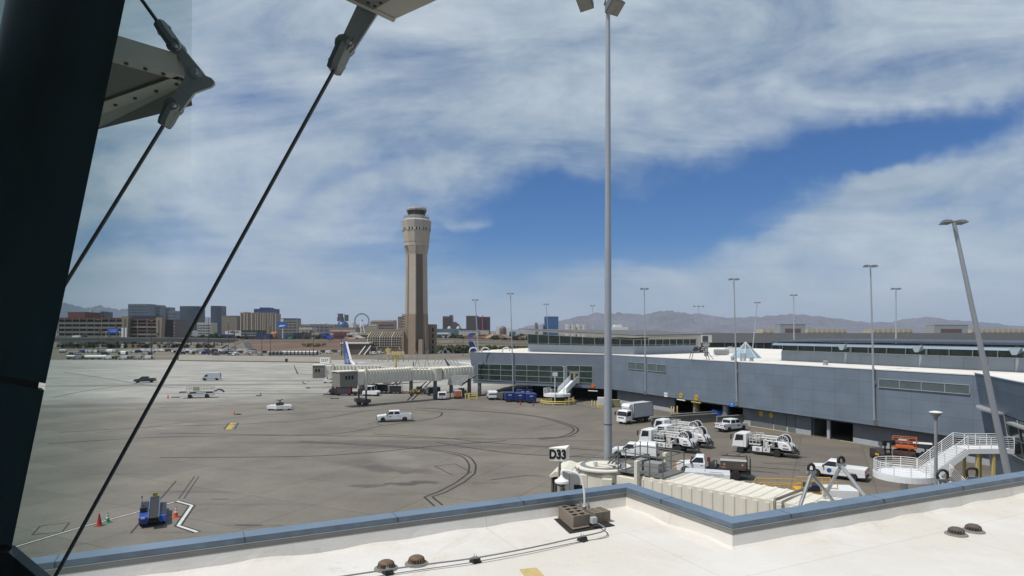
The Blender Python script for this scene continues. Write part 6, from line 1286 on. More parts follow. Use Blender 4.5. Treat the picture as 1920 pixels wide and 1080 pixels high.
# white covered trailer in front of the fuel truck
tr_ = thing('covered_trailer', 'low white box trailer in front of the fuel truck', 'trailer', G(1326, 916)); tr_.rotation_euler = (0, 0, rz)
MB().box(-2.1, 2.1, -.95, .95, .45, 1.75).build('body', mat('trailer_white', (.56, .57, .60), .45, 0, .03, .8, dirt=.1), tr_, bevel=.04); MB().box(-2.14, -1.6, -1.0, 1.0, .5, 1.72).build('end_cap', white2, tr_, bevel=.03); MB().box(-1.45, -1.0, -.97, -.952, .9, 1.3).box(-1.45, -1.0, .952, .97, .9, 1.3).build('latch_panel', black, tr_)
MB().box(-1.5, -.2, .55, .62, 1.751, 1.77).lathe([(.03, 1.75), (.03, 1.9)], (.2, .3, 0), 8).build('roof_rail', dkgrey, tr_)
for x in (-1.3, 1.3):
    for y in (-.8, .8): wheel(tr_, x, y, .3, .2)
MB().box(2.1, 3.0, -.06, .06, .4, .5).build('tow_bar', black, tr_)
# yellow railed loader
yl = thing('railed_loader', 'white and orange belt loader with yellow railings beyond the boarding bridge', 'belt loader', G(1528, 948)); yl.rotation_euler = (0, 0, R(-8))
k = yl.location.y/F
MB().box(.3, 3.3, -1.1, 1.1, .5, 1.7).build('body', white2, yl, bevel=.05); MB().box(3.305, 3.33, -.9, .9, .6, 1.55).build('radiator_grille', mat('grille_pale', (.35, .36, .36), .5, .2, .1, 6), yl); MB().box(-1.7, .8, -.9, .9, 1.3, 1.48).build('deck', yellow, yl); MB().box(-1.0, .1, -.95, .4, 1.49, 2.0).build('seat_box', mat('box_navy_dark', (.015, .02, .05), .5, 0, .1, 2), yl); MB().box(-4.9, -1.7, -.7, .7, .5, .95).build('frame', dkgrey, yl)
m = MB()
for x0, x1, z0 in ((-4.8, -1.4, .95), (-1.3, 1.6, 1.2)):
    n_ = 4
    for i in range(n_+1):
        x = x0+(x1-x0)*i/n_
        for y in (-.85, .85): m.tube((x, y, z0), (x, y, z0+1.15), .04, n=5)
    for y in (-.85, .85):
        for zz_ in (.6, 1.15): m.tube((x0, y, z0+zz_), (x1, y, z0+zz_), .04, n=5)
m.tube((-5.6, -.85, .9), (-4.8, -.85, 2.1), .05, n=5).tube((-5.6, .85, .9), (-4.8, .85, 2.1), .05, n=5); m.build('railing', mat('railing_yellow', (.55, .33, .05), .5, 0, .08, 2), yl)
for x in (-4, 2.4):
    for y in (-.8, .8): wheel(yl, x, y, .4, .28)
# blue belt loader near, seen from its tail
bl = thing('belt_loader', 'blue belt loader with a black conveyor beside the orange cone', 'belt loader')
MB().side([(2.6, .35), (2.6, 1.0), (2.3, 1.12), (-2.4, 1.05), (-2.6, .9), (-2.6, .35)], .32, 1.02).build('body', blueb, bl, bevel=.05); MB().side([(2.6, .35), (2.6, .85), (-2.3, .85), (-2.5, .35)], -1.05, -.5).build('side_deck', blueb, bl, bevel=.04)
MB().box(-2.4, 2.5, -.52, .33, .35, .6).build('frame', black, bl); MB().box(-.4, 2.2, .40, .95, 1.1, 1.16).box(-1.8, 2.3, -1.0, -.62, .852, .88).build('deck_mat', black, bl); MB().box(-1.5, -.9, .45, .95, .95, 1.5).build('seat', black, bl, bevel=.05)
MB().tube((-.6, .7, 1.0), (-.9, .7, 1.6), .03, n=5).lathe([(.17, 0), (.17, .03)], (-.9, .7, 1.6), 12).build('steering_wheel', black, bl)
mm = Matrix.Translation((0, -.1, 1.05)) @ Matrix.Rotation(R(-2.5), 4, 'Y')
MB().box(-3.3, 3.4, -.36, .36, -.02, .08, M=mm).build('conveyor_belt', mat('belt_black', (.018, .018, .02), .7, 0, .2, 3), bl); MB().box(-3.3, 3.4, -.43, -.362, -.12, .14, M=mm).box(-3.3, 3.4, .362, .43, -.12, .14, M=mm).build('conveyor_rail', mat('rail_silver_blue', (.13, .17, .24), .4, .4, .1, 2), bl)
MB().box(-.5, .3, -.4, .4, .6, 1.1).build('lift_arm', dkgrey, bl); MB().box(3.2, 3.25, -.2, .2, .15, .45, M=mm).build('marker_plate', mat('marker_yellow_green', (.35, .42, .03), .5, 0, .1, 4), bl); MB().tube((1.5, .9, 1.1), (1.5, .9, 1.7), .02, n=5).lathe([(.06, 0), (.06, .12)], (1.5, .9, 1.7), 8).build('beacon', black, bl)
MB().box(-2.62, -2.601, .55, .85, .8, .95).build('rear_label', white2, bl); MB().box(-2.63, -2.601, .85, 1.0, .45, .6).build('tail_light', redl, bl)
for x in (1.8, -1.7):
    for y in (-.85, .85): wheel(bl, x, y, .36, .26)
bl.scale = (.93, .93, .93); bl.location = G(266, 985)+Vector((0, 1.6, 0)); bl.rotation_euler = (0, 0, R(118))
# container loader far left
cl = thing('cargo_loader', 'pale railed cargo loader standing alone left of centre on the apron', 'cargo loader'); pb = mat('loader_beige', (.42, .40, .34), .55, 0, .1, 1.5, dirt=.3)
MB().side([(3.0, .45), (3.2, .9), (3.0, 1.1), (-2.8, 1.15), (-3.0, .5), (-1.9, .45), (-1.2, .45), (1.2, .45)], -1.1, 1.1).build('chassis', white, cl, bevel=.05); MB().box(-3.0, 2.9, -1.2, 1.2, 1.45, 1.65).build('platform', pb, cl)
m = MB()
for i in range(9):
    for y in (-1.15, 1.15): m.tube((-2.9+i*.72, y, 1.65), (-2.9+i*.72, y, 2.75), .05, n=5)
for z in (2.2, 2.75):
    for y in (-1.15, 1.15): m.tube((-2.9, y, z), (2.9, y, z+.0), .05, n=5)
m.build('railing', pb, cl); m = MB().path([(-3.0, 0, 1.5), (-3.9, 0, 1.9), (-4.6, 0, 1.7), (-5.1, 0, 1.2)], .18, 6).path([(-3.0, -.8, 1.5), (-3.9, -.8, 1.9), (-4.6, -.8, 1.7), (-5.1, -.8, 1.2)], .12, 6).box(2.9, 4.4, -.8, .8, 1.35, 1.55).box(-2.6, -1.2, -.6, .6, 1.16, 1.44).box(1.0, 2.2, -.6, .6, 1.16, 1.44); m.build('lift_boom', dkgrey, cl); MB().box(.4, 1.6, -1.0, -.2, 1.66, 2.5).build('control_cabin', mat('cabin_grey', (.3, .3, .28), .5, 0, .1, 2), cl)
for x in (2.1, -1.5):
    for y in (-.95, .95): wheel(cl, x, y, .5, .35)
place(cl, 388, 745.5, 364, 746.2)
# small tugs
def tug(label, paint, cab=True, group='small baggage tugs'):
    t = thing('baggage_tug', label, 'baggage tug', group=group); MB().side([(1.5, .3), (1.55, .85), (1.3, 1.0), (.2, 1.05), (-1.4, .95), (-1.5, .3)], -.75, .75).build('body', paint, t, bevel=.05)
    if cab:
        m = MB()
        for x in (-.9, .35):
            for y in (-.65, .65): m.tube((x, y, .95), (x*.95, y*.95, 1.85), .04, n=5)
        m.box(-1.0, .45, -.72, .72, 1.85, 1.93).build('roof_frame', paint, t); MB().box(.3, .33, -.6, .6, 1.1, 1.8).build('windshield', tint, t)
    MB().box(-.75, -.25, -.5, .5, .96, 1.2).box(-.85, -.75, -.5, .5, .96, 1.55).build('seat', black, t, bevel=.03); MB().box(1.5, 1.62, -.6, .6, .3, .5).build('front_bumper', dkgrey, t)
    for x in (1.0, -.95):
        for y in (-.62, .62): wheel(t, x, y, .3, .22)
    return t
tg = tug('small white open tug standing on a lighter slab of the apron', white2, False); tg.location = G(517, 769); tg.rotation_euler = (0, 0, R(175)); MB().path([(-.3, -.5, 1), (-.6, -.5, 1.9), (-1.3, -.2, 2.1)], .09, 6).box(-1.4, -.8, -.6, .6, 1, 1.5).build('hose_boom', dkgrey, tg)
tg2 = dup(tg, G(532, 769), R(20), 'second small white tug, its hose boom raised, right of the first'); 
t3 = tug('tiny pale tug below the cab of the far boarding bridge', offwh, True); t3.location = G(616, 718); t3.rotation_euler = (0, 0, R(180))
t4 = dup(t3, G(627, 740), R(185), 'white tug pulling the red baggage cart')
# flat nosed utility carts
ev = thing('utility_cart', 'white flat nosed electric cart facing us left of the orange crate cart', 'utility cart', G(828, 750)+Vector((0, 1.2, 0)), R(-84)); 
MB().side([(1.6, .35), (1.68, .95), (1.45, 1.75), (1.3, 1.85), (-.0, 1.85), (-.0, .75), (-1.9, .75), (-1.9, .35)], -.95, .95).build('body', white2, ev, bevel=.07); MB().loft([[(1.66, -.8, 1.05), (1.66, .8, 1.05), (1.46, .74, 1.68), (1.46, -.74, 1.68)], [(1.69, -.8, 1.06), (1.69, .8, 1.06), (1.49, .74, 1.69), (1.49, -.74, 1.69)]]).build('windshield', tint, ev)
for s in (-1, 1): MB().lathe([(.09, 0), (.09, .03)], (1.68, s*.7, .75), 10, 'x').build('headlight', headl, ev); MB().box(.3, 1.2, s*.952-.005, s*.952+.005, 1.1, 1.65).build('side_window', tint, ev)
MB().box(1.68, 1.7, -.12, .12, .6, .74).build('front_plate', dkgrey, ev)
for x in (1.0, -1.3):
    for y in (-.8, .8): wheel(ev, x, y, .3, .22)
def bag_cart(label, m_frame, m_curt, L_=3.2, h=2.0, name='baggage_cart', cat='baggage cart', group=None, m_end=None):
    t = thing(name, label, cat, group=group); l = L_/2
    MB().box(-l, l, -.8, .8, .42, .56).build('deck', dkgrey, t); MB().box(-l, l, -.82, .82, h-.08, h).build('roof', m_frame, t); MB().box(-l, -l+.08, -.8, .8, .561, h-.081).box(l-.08, l, -.8, .8, .561, h-.081).build('end_panel', m_end or m_frame, t)
    MB().box(-l+.1, l-.1, -.74, -.70, .60, h-.1).box(-l+.1, l-.1, .70, .74, .60, h-.1).build('curtain', m_curt, t); m = MB()
    for x in (-l+.04, l-.04):
        for y in (-.79, .79): m.box(x-.045, x+.045, y-.03, y+.03, .562, h-.082)
    m.build('corner_post', m_frame, t); MB().tube((l, 0, .4), (l+.8, 0, .35), .035, n=5).build('tow_bar', black, t)
    for x in (-l+.5, l-.5):
        for y in (-.65, .65): wheel(t, x, y, .22, .15)
    return t
crt = mat('curtain_dark', (.03, .032, .038), .8, 0, .2, 3); crt2 = mat('curtain_purple_grey', (.06, .05, .065), .8, 0, .2, 3)
t = bag_cart('red baggage cart with grey side curtains left of the boarding bridge cab', redp, crt2, 3.6, 2.2); t.location = G(645, 741.5); t.rotation_euler = (0, 0, R(178))
t = bag_cart('white roofed baggage cart with dark curtains right under the boarding bridge', white2, crt, 3.2, 2.1); t.location = G(742, 738); t.rotation_euler = (0, 0, R(2))
t = bag_cart('baggage cart with a white end panel showing a small black emblem', crt, crt, 3.2, 2.1, m_end=white2); t.location = G(717, 738)+Vector((0, 2, 0)); t.rotation_euler = (0, 0, R(-25)); MB().loft([[(1.605, -.25, 1.0), (1.605, .3, 1.0), (1.605, .05, 1.7)], [(1.615, -.25, 1.0), (1.615, .3, 1.0), (1.615, .05, 1.7)]]).build('emblem', black, t)
t = bag_cart('dark baggage cart behind the yellow ladder frame under the wing', mat('cart_brown', (.10, .09, .085), .7, 0, .1, 2), crt, 3.4, 1.7); t.location = G(943, 751)+Vector((0, 2, 0)); t.rotation_euler = (0, 0, R(65))
t = bag_cart('orange and white crate cart right of the flat nosed cart', white2, mat('curtain_tan', (.32, .27, .2), .8, 0, .1, 2), 3.0, 1.9, m_end=orange); t.location = G(857, 748)+Vector((0, 1.5, 0)); t.rotation_euler = (0, 0, R(-80))
# engine tug parts below the bridge
be = thing('belt_loader', 'brown and dark belt loader working under the boarding bridge cab', 'belt loader', G(676, 741), R(20)); MB().box(-2, 2, -.9, .9, .4, .9).box(-.2, 1.0, -.8, 0, .9, 1.9).build('body', dkgrey, be, bevel=.05)
mm = Matrix.Translation((0, .1, 1.5)) @ Matrix.Rotation(R(22), 4, 'Y'); MB().box(-3, 3, -.4, .4, -.1, .15, M=mm).build('conveyor_belt', mat('belt_brown', (.16, .09, .04), .7, 0, .2, 2), be)
for x in (1.3, -1.3):
    for y in (-.8, .8): wheel(be, x, y, .35, .25)
tt = tug('white and grey tow tractor beside the brown belt loader under the bridge', white2, True); tt.location = G(696, 742); tt.rotation_euler = (0, 0, R(-15)); tt.scale = (1.3, 1.3, 1.25)
gp = thing('ground_power_unit', 'yellow and brown ground power unit under the middle of the bridge', 'power unit', G(775, 738), R(5)); MB().box(-3.2, 1.5, -.4, .4, .5, .7).box(-.3, 1.6, -.7, .7, .4, 1.2).build('casing', mat('gpu_brown_yellow', (.34, .24, .08), .6, 0, .2, 2), gp, bevel=.04)
for x in (-.8, 1.1):
    for y in (-.6, .6): wheel(gp, x, y, .26, .2)
# blue covered dollies (bins)
def dolly(label):
    t = thing('covered_dolly', label, 'baggage dolly', group='blue covered dollies beside the white ramp'); MB().loft([[(-1.7, -1.0, .45), (1.7, -1.0, .45), (1.7, 1.0, .45), (-1.7, 1.0, .45)], [(-1.75, -1.08, 1.3), (1.75, -1.08, 1.3), (1.75, 1.08, 1.3), (-1.75, 1.08, 1.3)], [(-1.75, -1.05, 1.95), (1.75, -1.05, 1.95), (1.75, 1.05, 1.95), (-1.75, 1.05, 1.95)]]).build('body', navy, t, bevel=.08)
    MB().box(-1.8, 1.8, -1.12, 1.12, 1.951, 2.03).build('lid', mat('lid_blue_grey', (.045, .07, .19), .5, 0, .15, 2), t, bevel=.03); MB().box(1.77, 1.79, -.45, .3, 1.45, 1.68).build('label_plate', mat('label_pale', (.4, .48, .62), .5, 0, .1, 3), t); MB().box(1.76, 1.79, -.3, .25, .85, 1.0).build('latch', mat('latch_blue', (.06, .12, .35), .5, 0, .1, 3), t); MB().box(1.5, 1.9, -.3, .3, .3, .42).build('frame', black, t)
    for x in (-1.3, 1.3):
        for y in (-.85, .85): wheel(t, x, y, .22, .16)
    return t
dl_ = dolly('blue covered dolly at the left end of the front row'); dl_.location = G(955, 754)+Vector((0, 1.8, 0)); dl_.rotation_euler = (0, 0, R(-82))
for u, v, dy_, lab in ((974, 755, 1.8, 'blue covered dolly in the middle of the front row'), (995, 756.5, 1.8, 'blue covered dolly at the right end of the front row'), (979, 750, 5.0, 'blue covered dolly behind the middle one'), (989, 750, 5.2, 'blue covered dolly behind the gap before the right one')): dup(dl_, G(u, v)+Vector((0, dy_, 0)), R(-82), lab)
# forklift, scissor lift, golf cart by the wall
fk = thing('forklift', 'dark forklift with its mast raised beside the orange lift', 'forklift', G(1653, 861), R(-80)); MB().side([(1.0, .3), (1.0, .8), (.3, .9), (-.2, 1.25), (-1.3, 1.2), (-1.35, .3)], -.6, .6).build('body', mat('forklift_dark', (.05, .045, .04), .5, .1, .2, 2), fk, bevel=.06)
m = MB().box(.95, 1.05, -.45, -.3, .2, 2.5).box(.95, 1.05, .3, .45, .2, 2.5).box(.9, 1.1, -.5, .5, 1.3, 1.42).box(.9, 1.1, -.5, .5, 2.3, 2.42); m.build('mast', black, fk); MB().box(1.0, 1.25, -.85, -.3, 1.85, 2.5).box(1.0, 1.25, .3, .85, 1.85, 2.5).build('work_lamp', black, fk, bevel=.04); MB().box(-.3, .3, .61, .64, .5, .75).box(-.3, .3, -.64, -.61, .5, .75).build('side_stripe', yellow, fk)
for x in (.7, -.9):
    for y in (-.55, .55): wheel(fk, x, y, .3, .25)
sc2 = thing('scissor_lift', 'orange scissor lift with a railed basket against the grey wall', 'scissor lift', G(1696, 858), R(-35)); MB().box(-1.2, 1.2, -.6, .6, .3, .9).build('base', mat('lift_base', (.10, .05, .04), .6, .1, .2, 2), sc2, bevel=.04); MB().box(-1.3, 1.3, -.75, .75, 1.25, 1.45).build('platform', orange, sc2); m = MB()
for x in (-1.25, -.4, .4, 1.25):
    for y in (-.7, .7): m.tube((x, y, 1.45), (x, y, 2.5), .035, n=5)
for z in (1.95, 2.5):
    for y in (-.7, .7): m.tube((-1.25, y, z), (1.25, y, z), .035, n=5)
    for x in (-1.25, 1.25): m.tube((x, -.7, z), (x, .7, z), .035, n=5)
m.build('railing', orange, sc2); MB().tube((-1, -.4, .9), (1, -.4, 1.24), .06, n=5).tube((1, -.4, .9), (-1, -.4, 1.24), .06, n=5).tube((-1, .4, .9), (1, .4, 1.24), .06, n=5).build('scissor_arm', dkgrey, sc2); MB().box(-.6, .3, -.74, -.71, 2.2, 2.38).build('sign_plate', cream, sc2)
for x in (-.9, .9):
    for y in (-.55, .55): wheel(sc2, x, y, .28, .2)
gc = thing('golf_cart', 'dark golf cart with a white roof left of the stair', 'golf cart', G(1722, 860)+Vector((.5, 0, 0)), R(150)); MB().side([(1.3, .3), (1.35, .8), (1.0, 1.0), (.7, .6), (-.2, .6), (-.3, .9), (-1.3, .95), (-1.3, .3)], -.6, .6).build('body', mat('cart_black', (.03, .032, .036), .4, .1, .1, 2), gc, bevel=.04); MB().box(-1.0, 1.0, -.65, .65, 1.85, 1.92).build('roof', white, gc, bevel=.02); m = MB()
for x in (-.9, .9):
    for y in (-.58, .58): m.tube((x, y, .8), (x*.95, y, 1.85), .03, n=5)
m.build('roof_post', black, gc); MB().box(-.3, .15, -.5, .5, .6, .8).box(-.35, -.22, -.5, .5, .8, 1.3).build('seat', black, gc, bevel=.03); MB().box(.85, .88, -.52, .52, 1.0, 1.8).build('windshield', tint, gc)
for x in (.9, -.85):
    for y in (-.5, .5): wheel(gc, x, y, .25, .18)
# concrete walls and dumpster
cwm = mat('grey_site_concrete', (.17, .165, .15), .9, 0, .12, .6, dirt=.35)
for (u0, v0, u1, v1, h, lab) in ((1223, 800, 1345, 791, 1.4, 'front grey concrete wall behind the hydrant trucks'), (1258, 792, 1338, 786, 1.3, 'rear grey concrete wall in front of the blue dumpster'), (1345, 799, 1398, 795, 1.5, 'short grey concrete wall behind the lettered pickup')):
    a, b = G(u0, v0), G(u1, v1); t = thing('concrete_wall', lab, 'wall', a, math.atan2(b.y-a.y, b.x-a.x)); L_ = (b-a).length; MB().box(0, L_, 0, .3, 0, h).build('wall', cwm, t); MB().box(-.02, L_+.02, -.03, .33, h+.002, h+.08).build('cap', mat('wall_cap', (.24, .235, .22), .9, 0, .1, 1), t)
ds = thing('dumpster', 'bright blue dumpster in the shadow behind the grey walls', 'dumpster', G(1353, 787), R(-12)); MB().side([(-1.5, .15), (1.5, .15), (1.7, 1.0), (1.6, 1.5), (-1.6, 1.7), (-1.7, 1.0)], -.8, .8).build('bin', mat('dumpster_blue', (.025, .09, .36), .5, 0, .1, 2), ds, bevel=.04); MB().box(-1.5, 1.5, -.78, .78, 1.72, 1.76).build('lid', mat('lid_blue', (.03, .07, .22), .5, 0, .1, 2), ds); MB().box(-.15, .15, -.83, -.802, .7, 1.1).build('label', white, ds)
# bollards, bins, boxes, cones
def bollards(px, group, label, m, h=1.1):
    src = None
    for i, (u, v) in enumerate(px):
        if src is None:
            src = MB().lathe([(.12, 0), (.12, h-.08), (.08, h), (.01, h+.02)], n=10).build('bollard', m, smooth=True); o = src
        else: o = src.copy(); COL.objects.link(o)
        o.location = G(u, v); tag(o, label, 'bollard', group)
bollards([(1259, 777), (1263.5, 777.6), (1270, 776)], 'tan bollards at the edge of the dark opening', 'tan bollard at the edge of the dark opening behind the box truck', paleyel, 1.5)
bollards([(1110, 761), (1115, 762), (1119.5, 762)], 'tan bollards left of the thick mast', 'tan bollard left of the white cabinet near the thick mast', paleyel, 1.2)
bollards([(873, 748), (878, 748)], 'tan bollards at the left bridge column', 'tan bollard at the foot of the left bridge column', paleyel, 1.3)
yc = thing('column_guard', 'yellow ladder shaped guard round the corner column of the wing', 'guard', G(887, 749)); m = MB()
for x in (-.9, .9): m.box(x-.12, x+.12, -.12, .12, 0, 1.5)
for z in (.3, .8, 1.3): m.box(-.78, .78, -.08, .08, z, z+.16)
m.build('guard_rail', mat('guard_yellow2', (.60, .47, .08), .55, 0, .08, 1), yc)
yc2 = dup(yc, G(929, 750)+Vector((.8, .3, 0)), R(10), 'yellow ladder frame right of the white passenger van'); 
cbn = thing('equipment_cabinet', 'white equipment cabinet on a tan frame left of the thick light mast', 'cabinet', G(1130, 764)); MB().box(-1.0, 1.6, -.5, .5, .5, 2.1).build('casing', offwh, cbn, bevel=.03); MB().box(-1.05, 1.65, -.52, .52, .0, .5).build('base', paleyel, cbn)
cb2 = thing('storage_bin', 'olive storage bin behind the box truck cab', 'storage bin', G(1152, 763)); MB().box(-1.1, 1.1, -.6, .6, .1, 1.4).build('casing', mat('olive_paint', (.22, .21, .12), .6, 0, .1, 2), cb2, bevel=.03); MB().box(-1.15, 1.15, -.63, .63, 1.401, 1.5).build('lid', mat('olive_pale', (.28, .27, .17), .6, 0, .1, 2), cb2)
cone_body = None
def cone(u, v, label, m_, s=1.0, band=True, tip=None):
    t = thing('traffic_cone', label, 'traffic cone', G(u, v), 0, 'traffic cones on the apron'); MB().box(-.2, .2, -.2, .2, 0, .04).build('base', m_ if tip is None else black, t); MB().lathe([(.15, .04), (.03, .75), (.01, .76)], n=12).build('body', m_, t, True)
    if band: MB().lathe([(.102, .33), (.078, .47)], n=12).lathe([(.066, .55), (.052, .64)], n=12).build('reflective_band', white, t, True)
    if tip: t.rotation_euler = (R(85), 0, tip)
    t.scale = (s, s, s); return t
cone(330, 970, 'orange traffic cone with white bands beside the blue belt loader', mat('cone_orange', (.70, .10, .03), .5, 0, .05, 2), 1.25)
cone(186, 986, 'tall red cone left of the pale green cone', mat('cone_red', (.42, .05, .04), .5, 0, .05, 2), 1.35, False)
cone(202, 980, 'pale green cone right of the tall red cone', green, 1.1)
cone(315, 747, 'tiny red cone left of the pale cargo loader', mat('cone_red2', (.6, .07, .05), .5, 0, .05, 2), 1.2, False)
cone(439, 778, 'small orange cone above the yellow pavement mark', mat('cone_orange2', (.6, .12, .04), .5, 0, .05, 2), 1.1, False)
cone(568, 718, 'tiny dark cone beside a flat black pad left of the far bridge cab', mat('cone_brown', (.15, .06, .04), .6, 0, .05, 2), 1.1, False)
cone(489, 742, 'tiny dark cone right of the pale cargo loader', mat('cone_brown2', (.17, .07, .05), .6, 0, .05, 2), 1.1, False)
cone(578.5, 717, 'tiny orange cone nearest the far bridge cab', mat('cone_orange3', (.5, .16, .08), .6, 0, .05, 2), .9, False)
cone(976, 759.5, 'small red cone in front of the middle blue dolly', mat('cone_red3', (.3, .06, .05), .6, 0, .05, 2), 1.2, False); cone(1000, 761, 'small red cone in front of the right blue dolly', mat('cone_red4', (.3, .06, .05), .6, 0, .05, 2), 1.2, False)
def chock(u, v, label, w=.6): o = MB().side([(-w, 0), (w, 0), (w*.6, .18), (-w*.6, .18)], -.12, .12).build('wheel_chock', black); o.location = G(u, v); tag(o, label, 'wheel chock', 'wheel chocks lying on the apron')
for u, v, lab in ((325.5, 745.5, 'left of two dark chocks left of the cargo loader'), (333, 745.5, 'right of two dark chocks left of the cargo loader'), (447, 777.5, 'dark chock beside the small orange cone'), (484, 742.5, 'dark chock beside the tiny dark cone'), (571, 720, 'dark chock beside the cone left of the far bridge'), (578, 728, 'lone dark chock below the far bridge cab'), (632, 748, 'dark chock below the red baggage cart'), (623, 748, 'pale chock pair left of the dark one below the red cart')): chock(u, v, lab)
hy = thing('hydrant_pit', 'small black upright fitting under the far end of the near bridge', 'hydrant fitting', G(771, 742)); MB().lathe([(.35, 0), (.3, .3), (.4, .6), (.1, 1.1)], n=10).build('fitting', black, hy, True)
# ------------------------------------------------------------ far boarding bridges and airliners
def far_bridge(label, pr, pl, zt_r, zt_l, cabw, ribs, colpx, nm='boarding_bridge'):
    a = Vector((pr[0], pr[1], 0)); b = Vector((pl[0], pl[1], 0)); t = thing('boarding_bridge', label, 'boarding bridge', a, 0); e = (b-a); L_ = e.length; e.normalize(); s = Vector((-e.y, e.x, 0))
    s = -s if s.y > 0 else s      # towards the camera
    l1 = L_*.30; tunnel('tunnel', a, a+e*l1, 2.6, 2.6, t, zt_r-2.6, zt_r-2.75, ribs[0], dep=.17, rib_w=.22)
    MB().lathe([(1.6, zt_r-2.9), (1.6, zt_r-.05), (1.4, zt_r+.05), (.1, zt_r+.1)], tuple(a+e*(l1+1.6)-a), 18).build('rotunda', cream, t, True)
    tunnel('tunnel', a+e*(l1+3.1), a+e*(l1+3.1+L_*.2), 2.3, 2.35, t, zt_r-2.75, (zt_r+zt_l)/2-2.5, ribs[1], dep=.17, rib_w=.22)
    tunnel('tunnel', a+e*(l1+3.15+L_*.2), b, 2.75, 2.75, t, (zt_r+zt_l)/2-2.65, zt_l-2.75, ribs[2], dep=.17, rib_w=.24)
    o_ = b-a
    def bx(mb, x0, x1, y0, y1, z0, z1): q = lambda x, y, z: tuple(o_+e*x+s*y+Vector((0, 0, z))); return mb.loft([[q(x0, y0, z0), q(x1, y0, z0), q(x1, y1, z0), q(x0, y1, z0)], [q(x0, y0, z1), q(x1, y0, z1), q(x1, y1, z1), q(x0, y1, z1)]])
    bx(MB(), .02, 1.6, -1.5, 1.5, zt_l-2.85, zt_l-.1).build('cab', cream, t, bevel=.05); cabm = mat('cab_brown_grey', (.20, .19, .165), .7, 0, .1, 1, dirt=.2)
    bx(MB(), 1.62, 1.62+cabw, -1.7, 1.8, zt_l-3.1, zt_l-.05).build('cab_housing', cabm, t, bevel=.05); bx(MB(), 1.5, 1.8+cabw, -1.8, 1.9, zt_l-.045, zt_l+.12).build('cab_roof', cream, t)
    for x in (2.6, 3.3, 4.0): 
        if x < 1.2+cabw: bx(MB(), x, x+.45, 1.803, 1.83, zt_l-1.6, zt_l-.85).build('window', tint, t)
    bx(bx(MB(), -.6, -.2, 1.42, 1.75, 3.4, zt_l+.5), -.6, -.2, -1.75, -1.42, 3.4, zt_l+.5).build('lift_column', cream, t); bx(bx(MB(), -.55, -.25, 1.45, 1.7, 1.2, 3.39), -.55, -.25, -1.7, -1.45, 1.2, 3.39).build('lift_leg', dkgrey, t)
    m = bx(MB(), -1.2, .4, -2.2, 2.2, .7, 1.4); q = o_+e*-.4; 
    for y in (-1.4, 1.4): c_ = q+s*y; m.lathe([(.6, -.25), (.6, .25)], (c_.x, c_.y, .6), 14, 'y')
    m.build('drive_unit', dkgrey, t)
    m = MB()
    for x in (.5, l1+1.6): c_ = e*x; m.lathe([(.5, 0), (.42, zt_r-2.9)], (c_.x, c_.y, 0), 12)
    m.build('column', mat('bridge_column', (.12, .125, .13), .6, .1, .1, 1), t, True)
    c0 = e*(l1+4); c1 = e*(l1+9); MB().tube((c0.x, c0.y, zt_r-3.0), (c1.x, c1.y, .3), .13, n=6).tube((c0.x+1, c0.y, zt_r-3.0), (c1.x+1, c1.y, .3), .13, n=6).build('service_stair', dkgrey, t)
    return t, a, e, s
t, a, e, s = far_bridge('long cream corrugated boarding bridge from the left corner of the wing', (-9.9, 154.0), (-31.8, 134.5), 7.2, 7.35, 4.0, (10, 6, 17), None)
m = MB()
for k_, (x, z) in enumerate(((1.5, 3.4), (2.5, 4.2), (3.6, 3.6))): p = e*(x+2); m.tube((p.x, p.y, 7.8), (p.x-2.6, p.y+.5, 7.7+z*.95), .09, n=5).tube((p.x-4.4, p.y, 7.8), (p.x-2.6, p.y+.5, 7.7+z*.95), .09, n=5)
p = e*13
for i in range(4): q = p+e*(i*1.3-1); m.tube((q.x, q.y, 7.6), (q.x+(.9 if i % 2 else -.9), q.y, 11.2), .08, n=5)
m.build('aerial_frame', alu, t)
t2, a, e, s = far_bridge('farther cream boarding bridge reaching toward the airliner', (-15, 163), (-44.5, 158), 6.6, 7.3, 2.7, (8, 5, 14), None)
m = MB(); 
for i in range(9): q = e*(10+i*1.25); m.tube((q.x, q.y, 7.9), (q.x+(.8 if i % 2 else -.8), q.y, 11.4 if i % 3 else 10.2), .075, n=5)
m.build('aerial_frame', alu, t2); m = MB()
for i in range(5): q = e*(19+i*1.8); m.tube((q.x, q.y, 7.7), (q.x, q.y, 8.6), .07, n=4)
q0_, q1_ = e*19, e*26.2; m.tube((q0_.x, q0_.y, 8.6), (q1_.x, q1_.y, 8.6), .07, n=4).tube((q0_.x, q0_.y, 8.2), (q1_.x, q1_.y, 8.2), .05, n=4); m.build('railing', cream, t2)
q = P(742, 678, 163); yk = thing('yellow_lift_box', 'faded yellow box frame sticking up behind the boarding bridges', 'lift frame', (q.x, q.y, 0)); m = MB()
for x in (-2, -.7, .7, 2): m.tube((x, 0, 7.8), (x*.9, 0, 10.6), .16, n=5)
m.box(-2.2, 2.2, -.5, .5, 9.6, 10.4).box(-2.5, -1.5, -.5, .5, 10.4, 11.2); m.tube((0, 0, 0), (0, 0, 9.6), .3, n=8); m.build('frame', paleyel, yk)
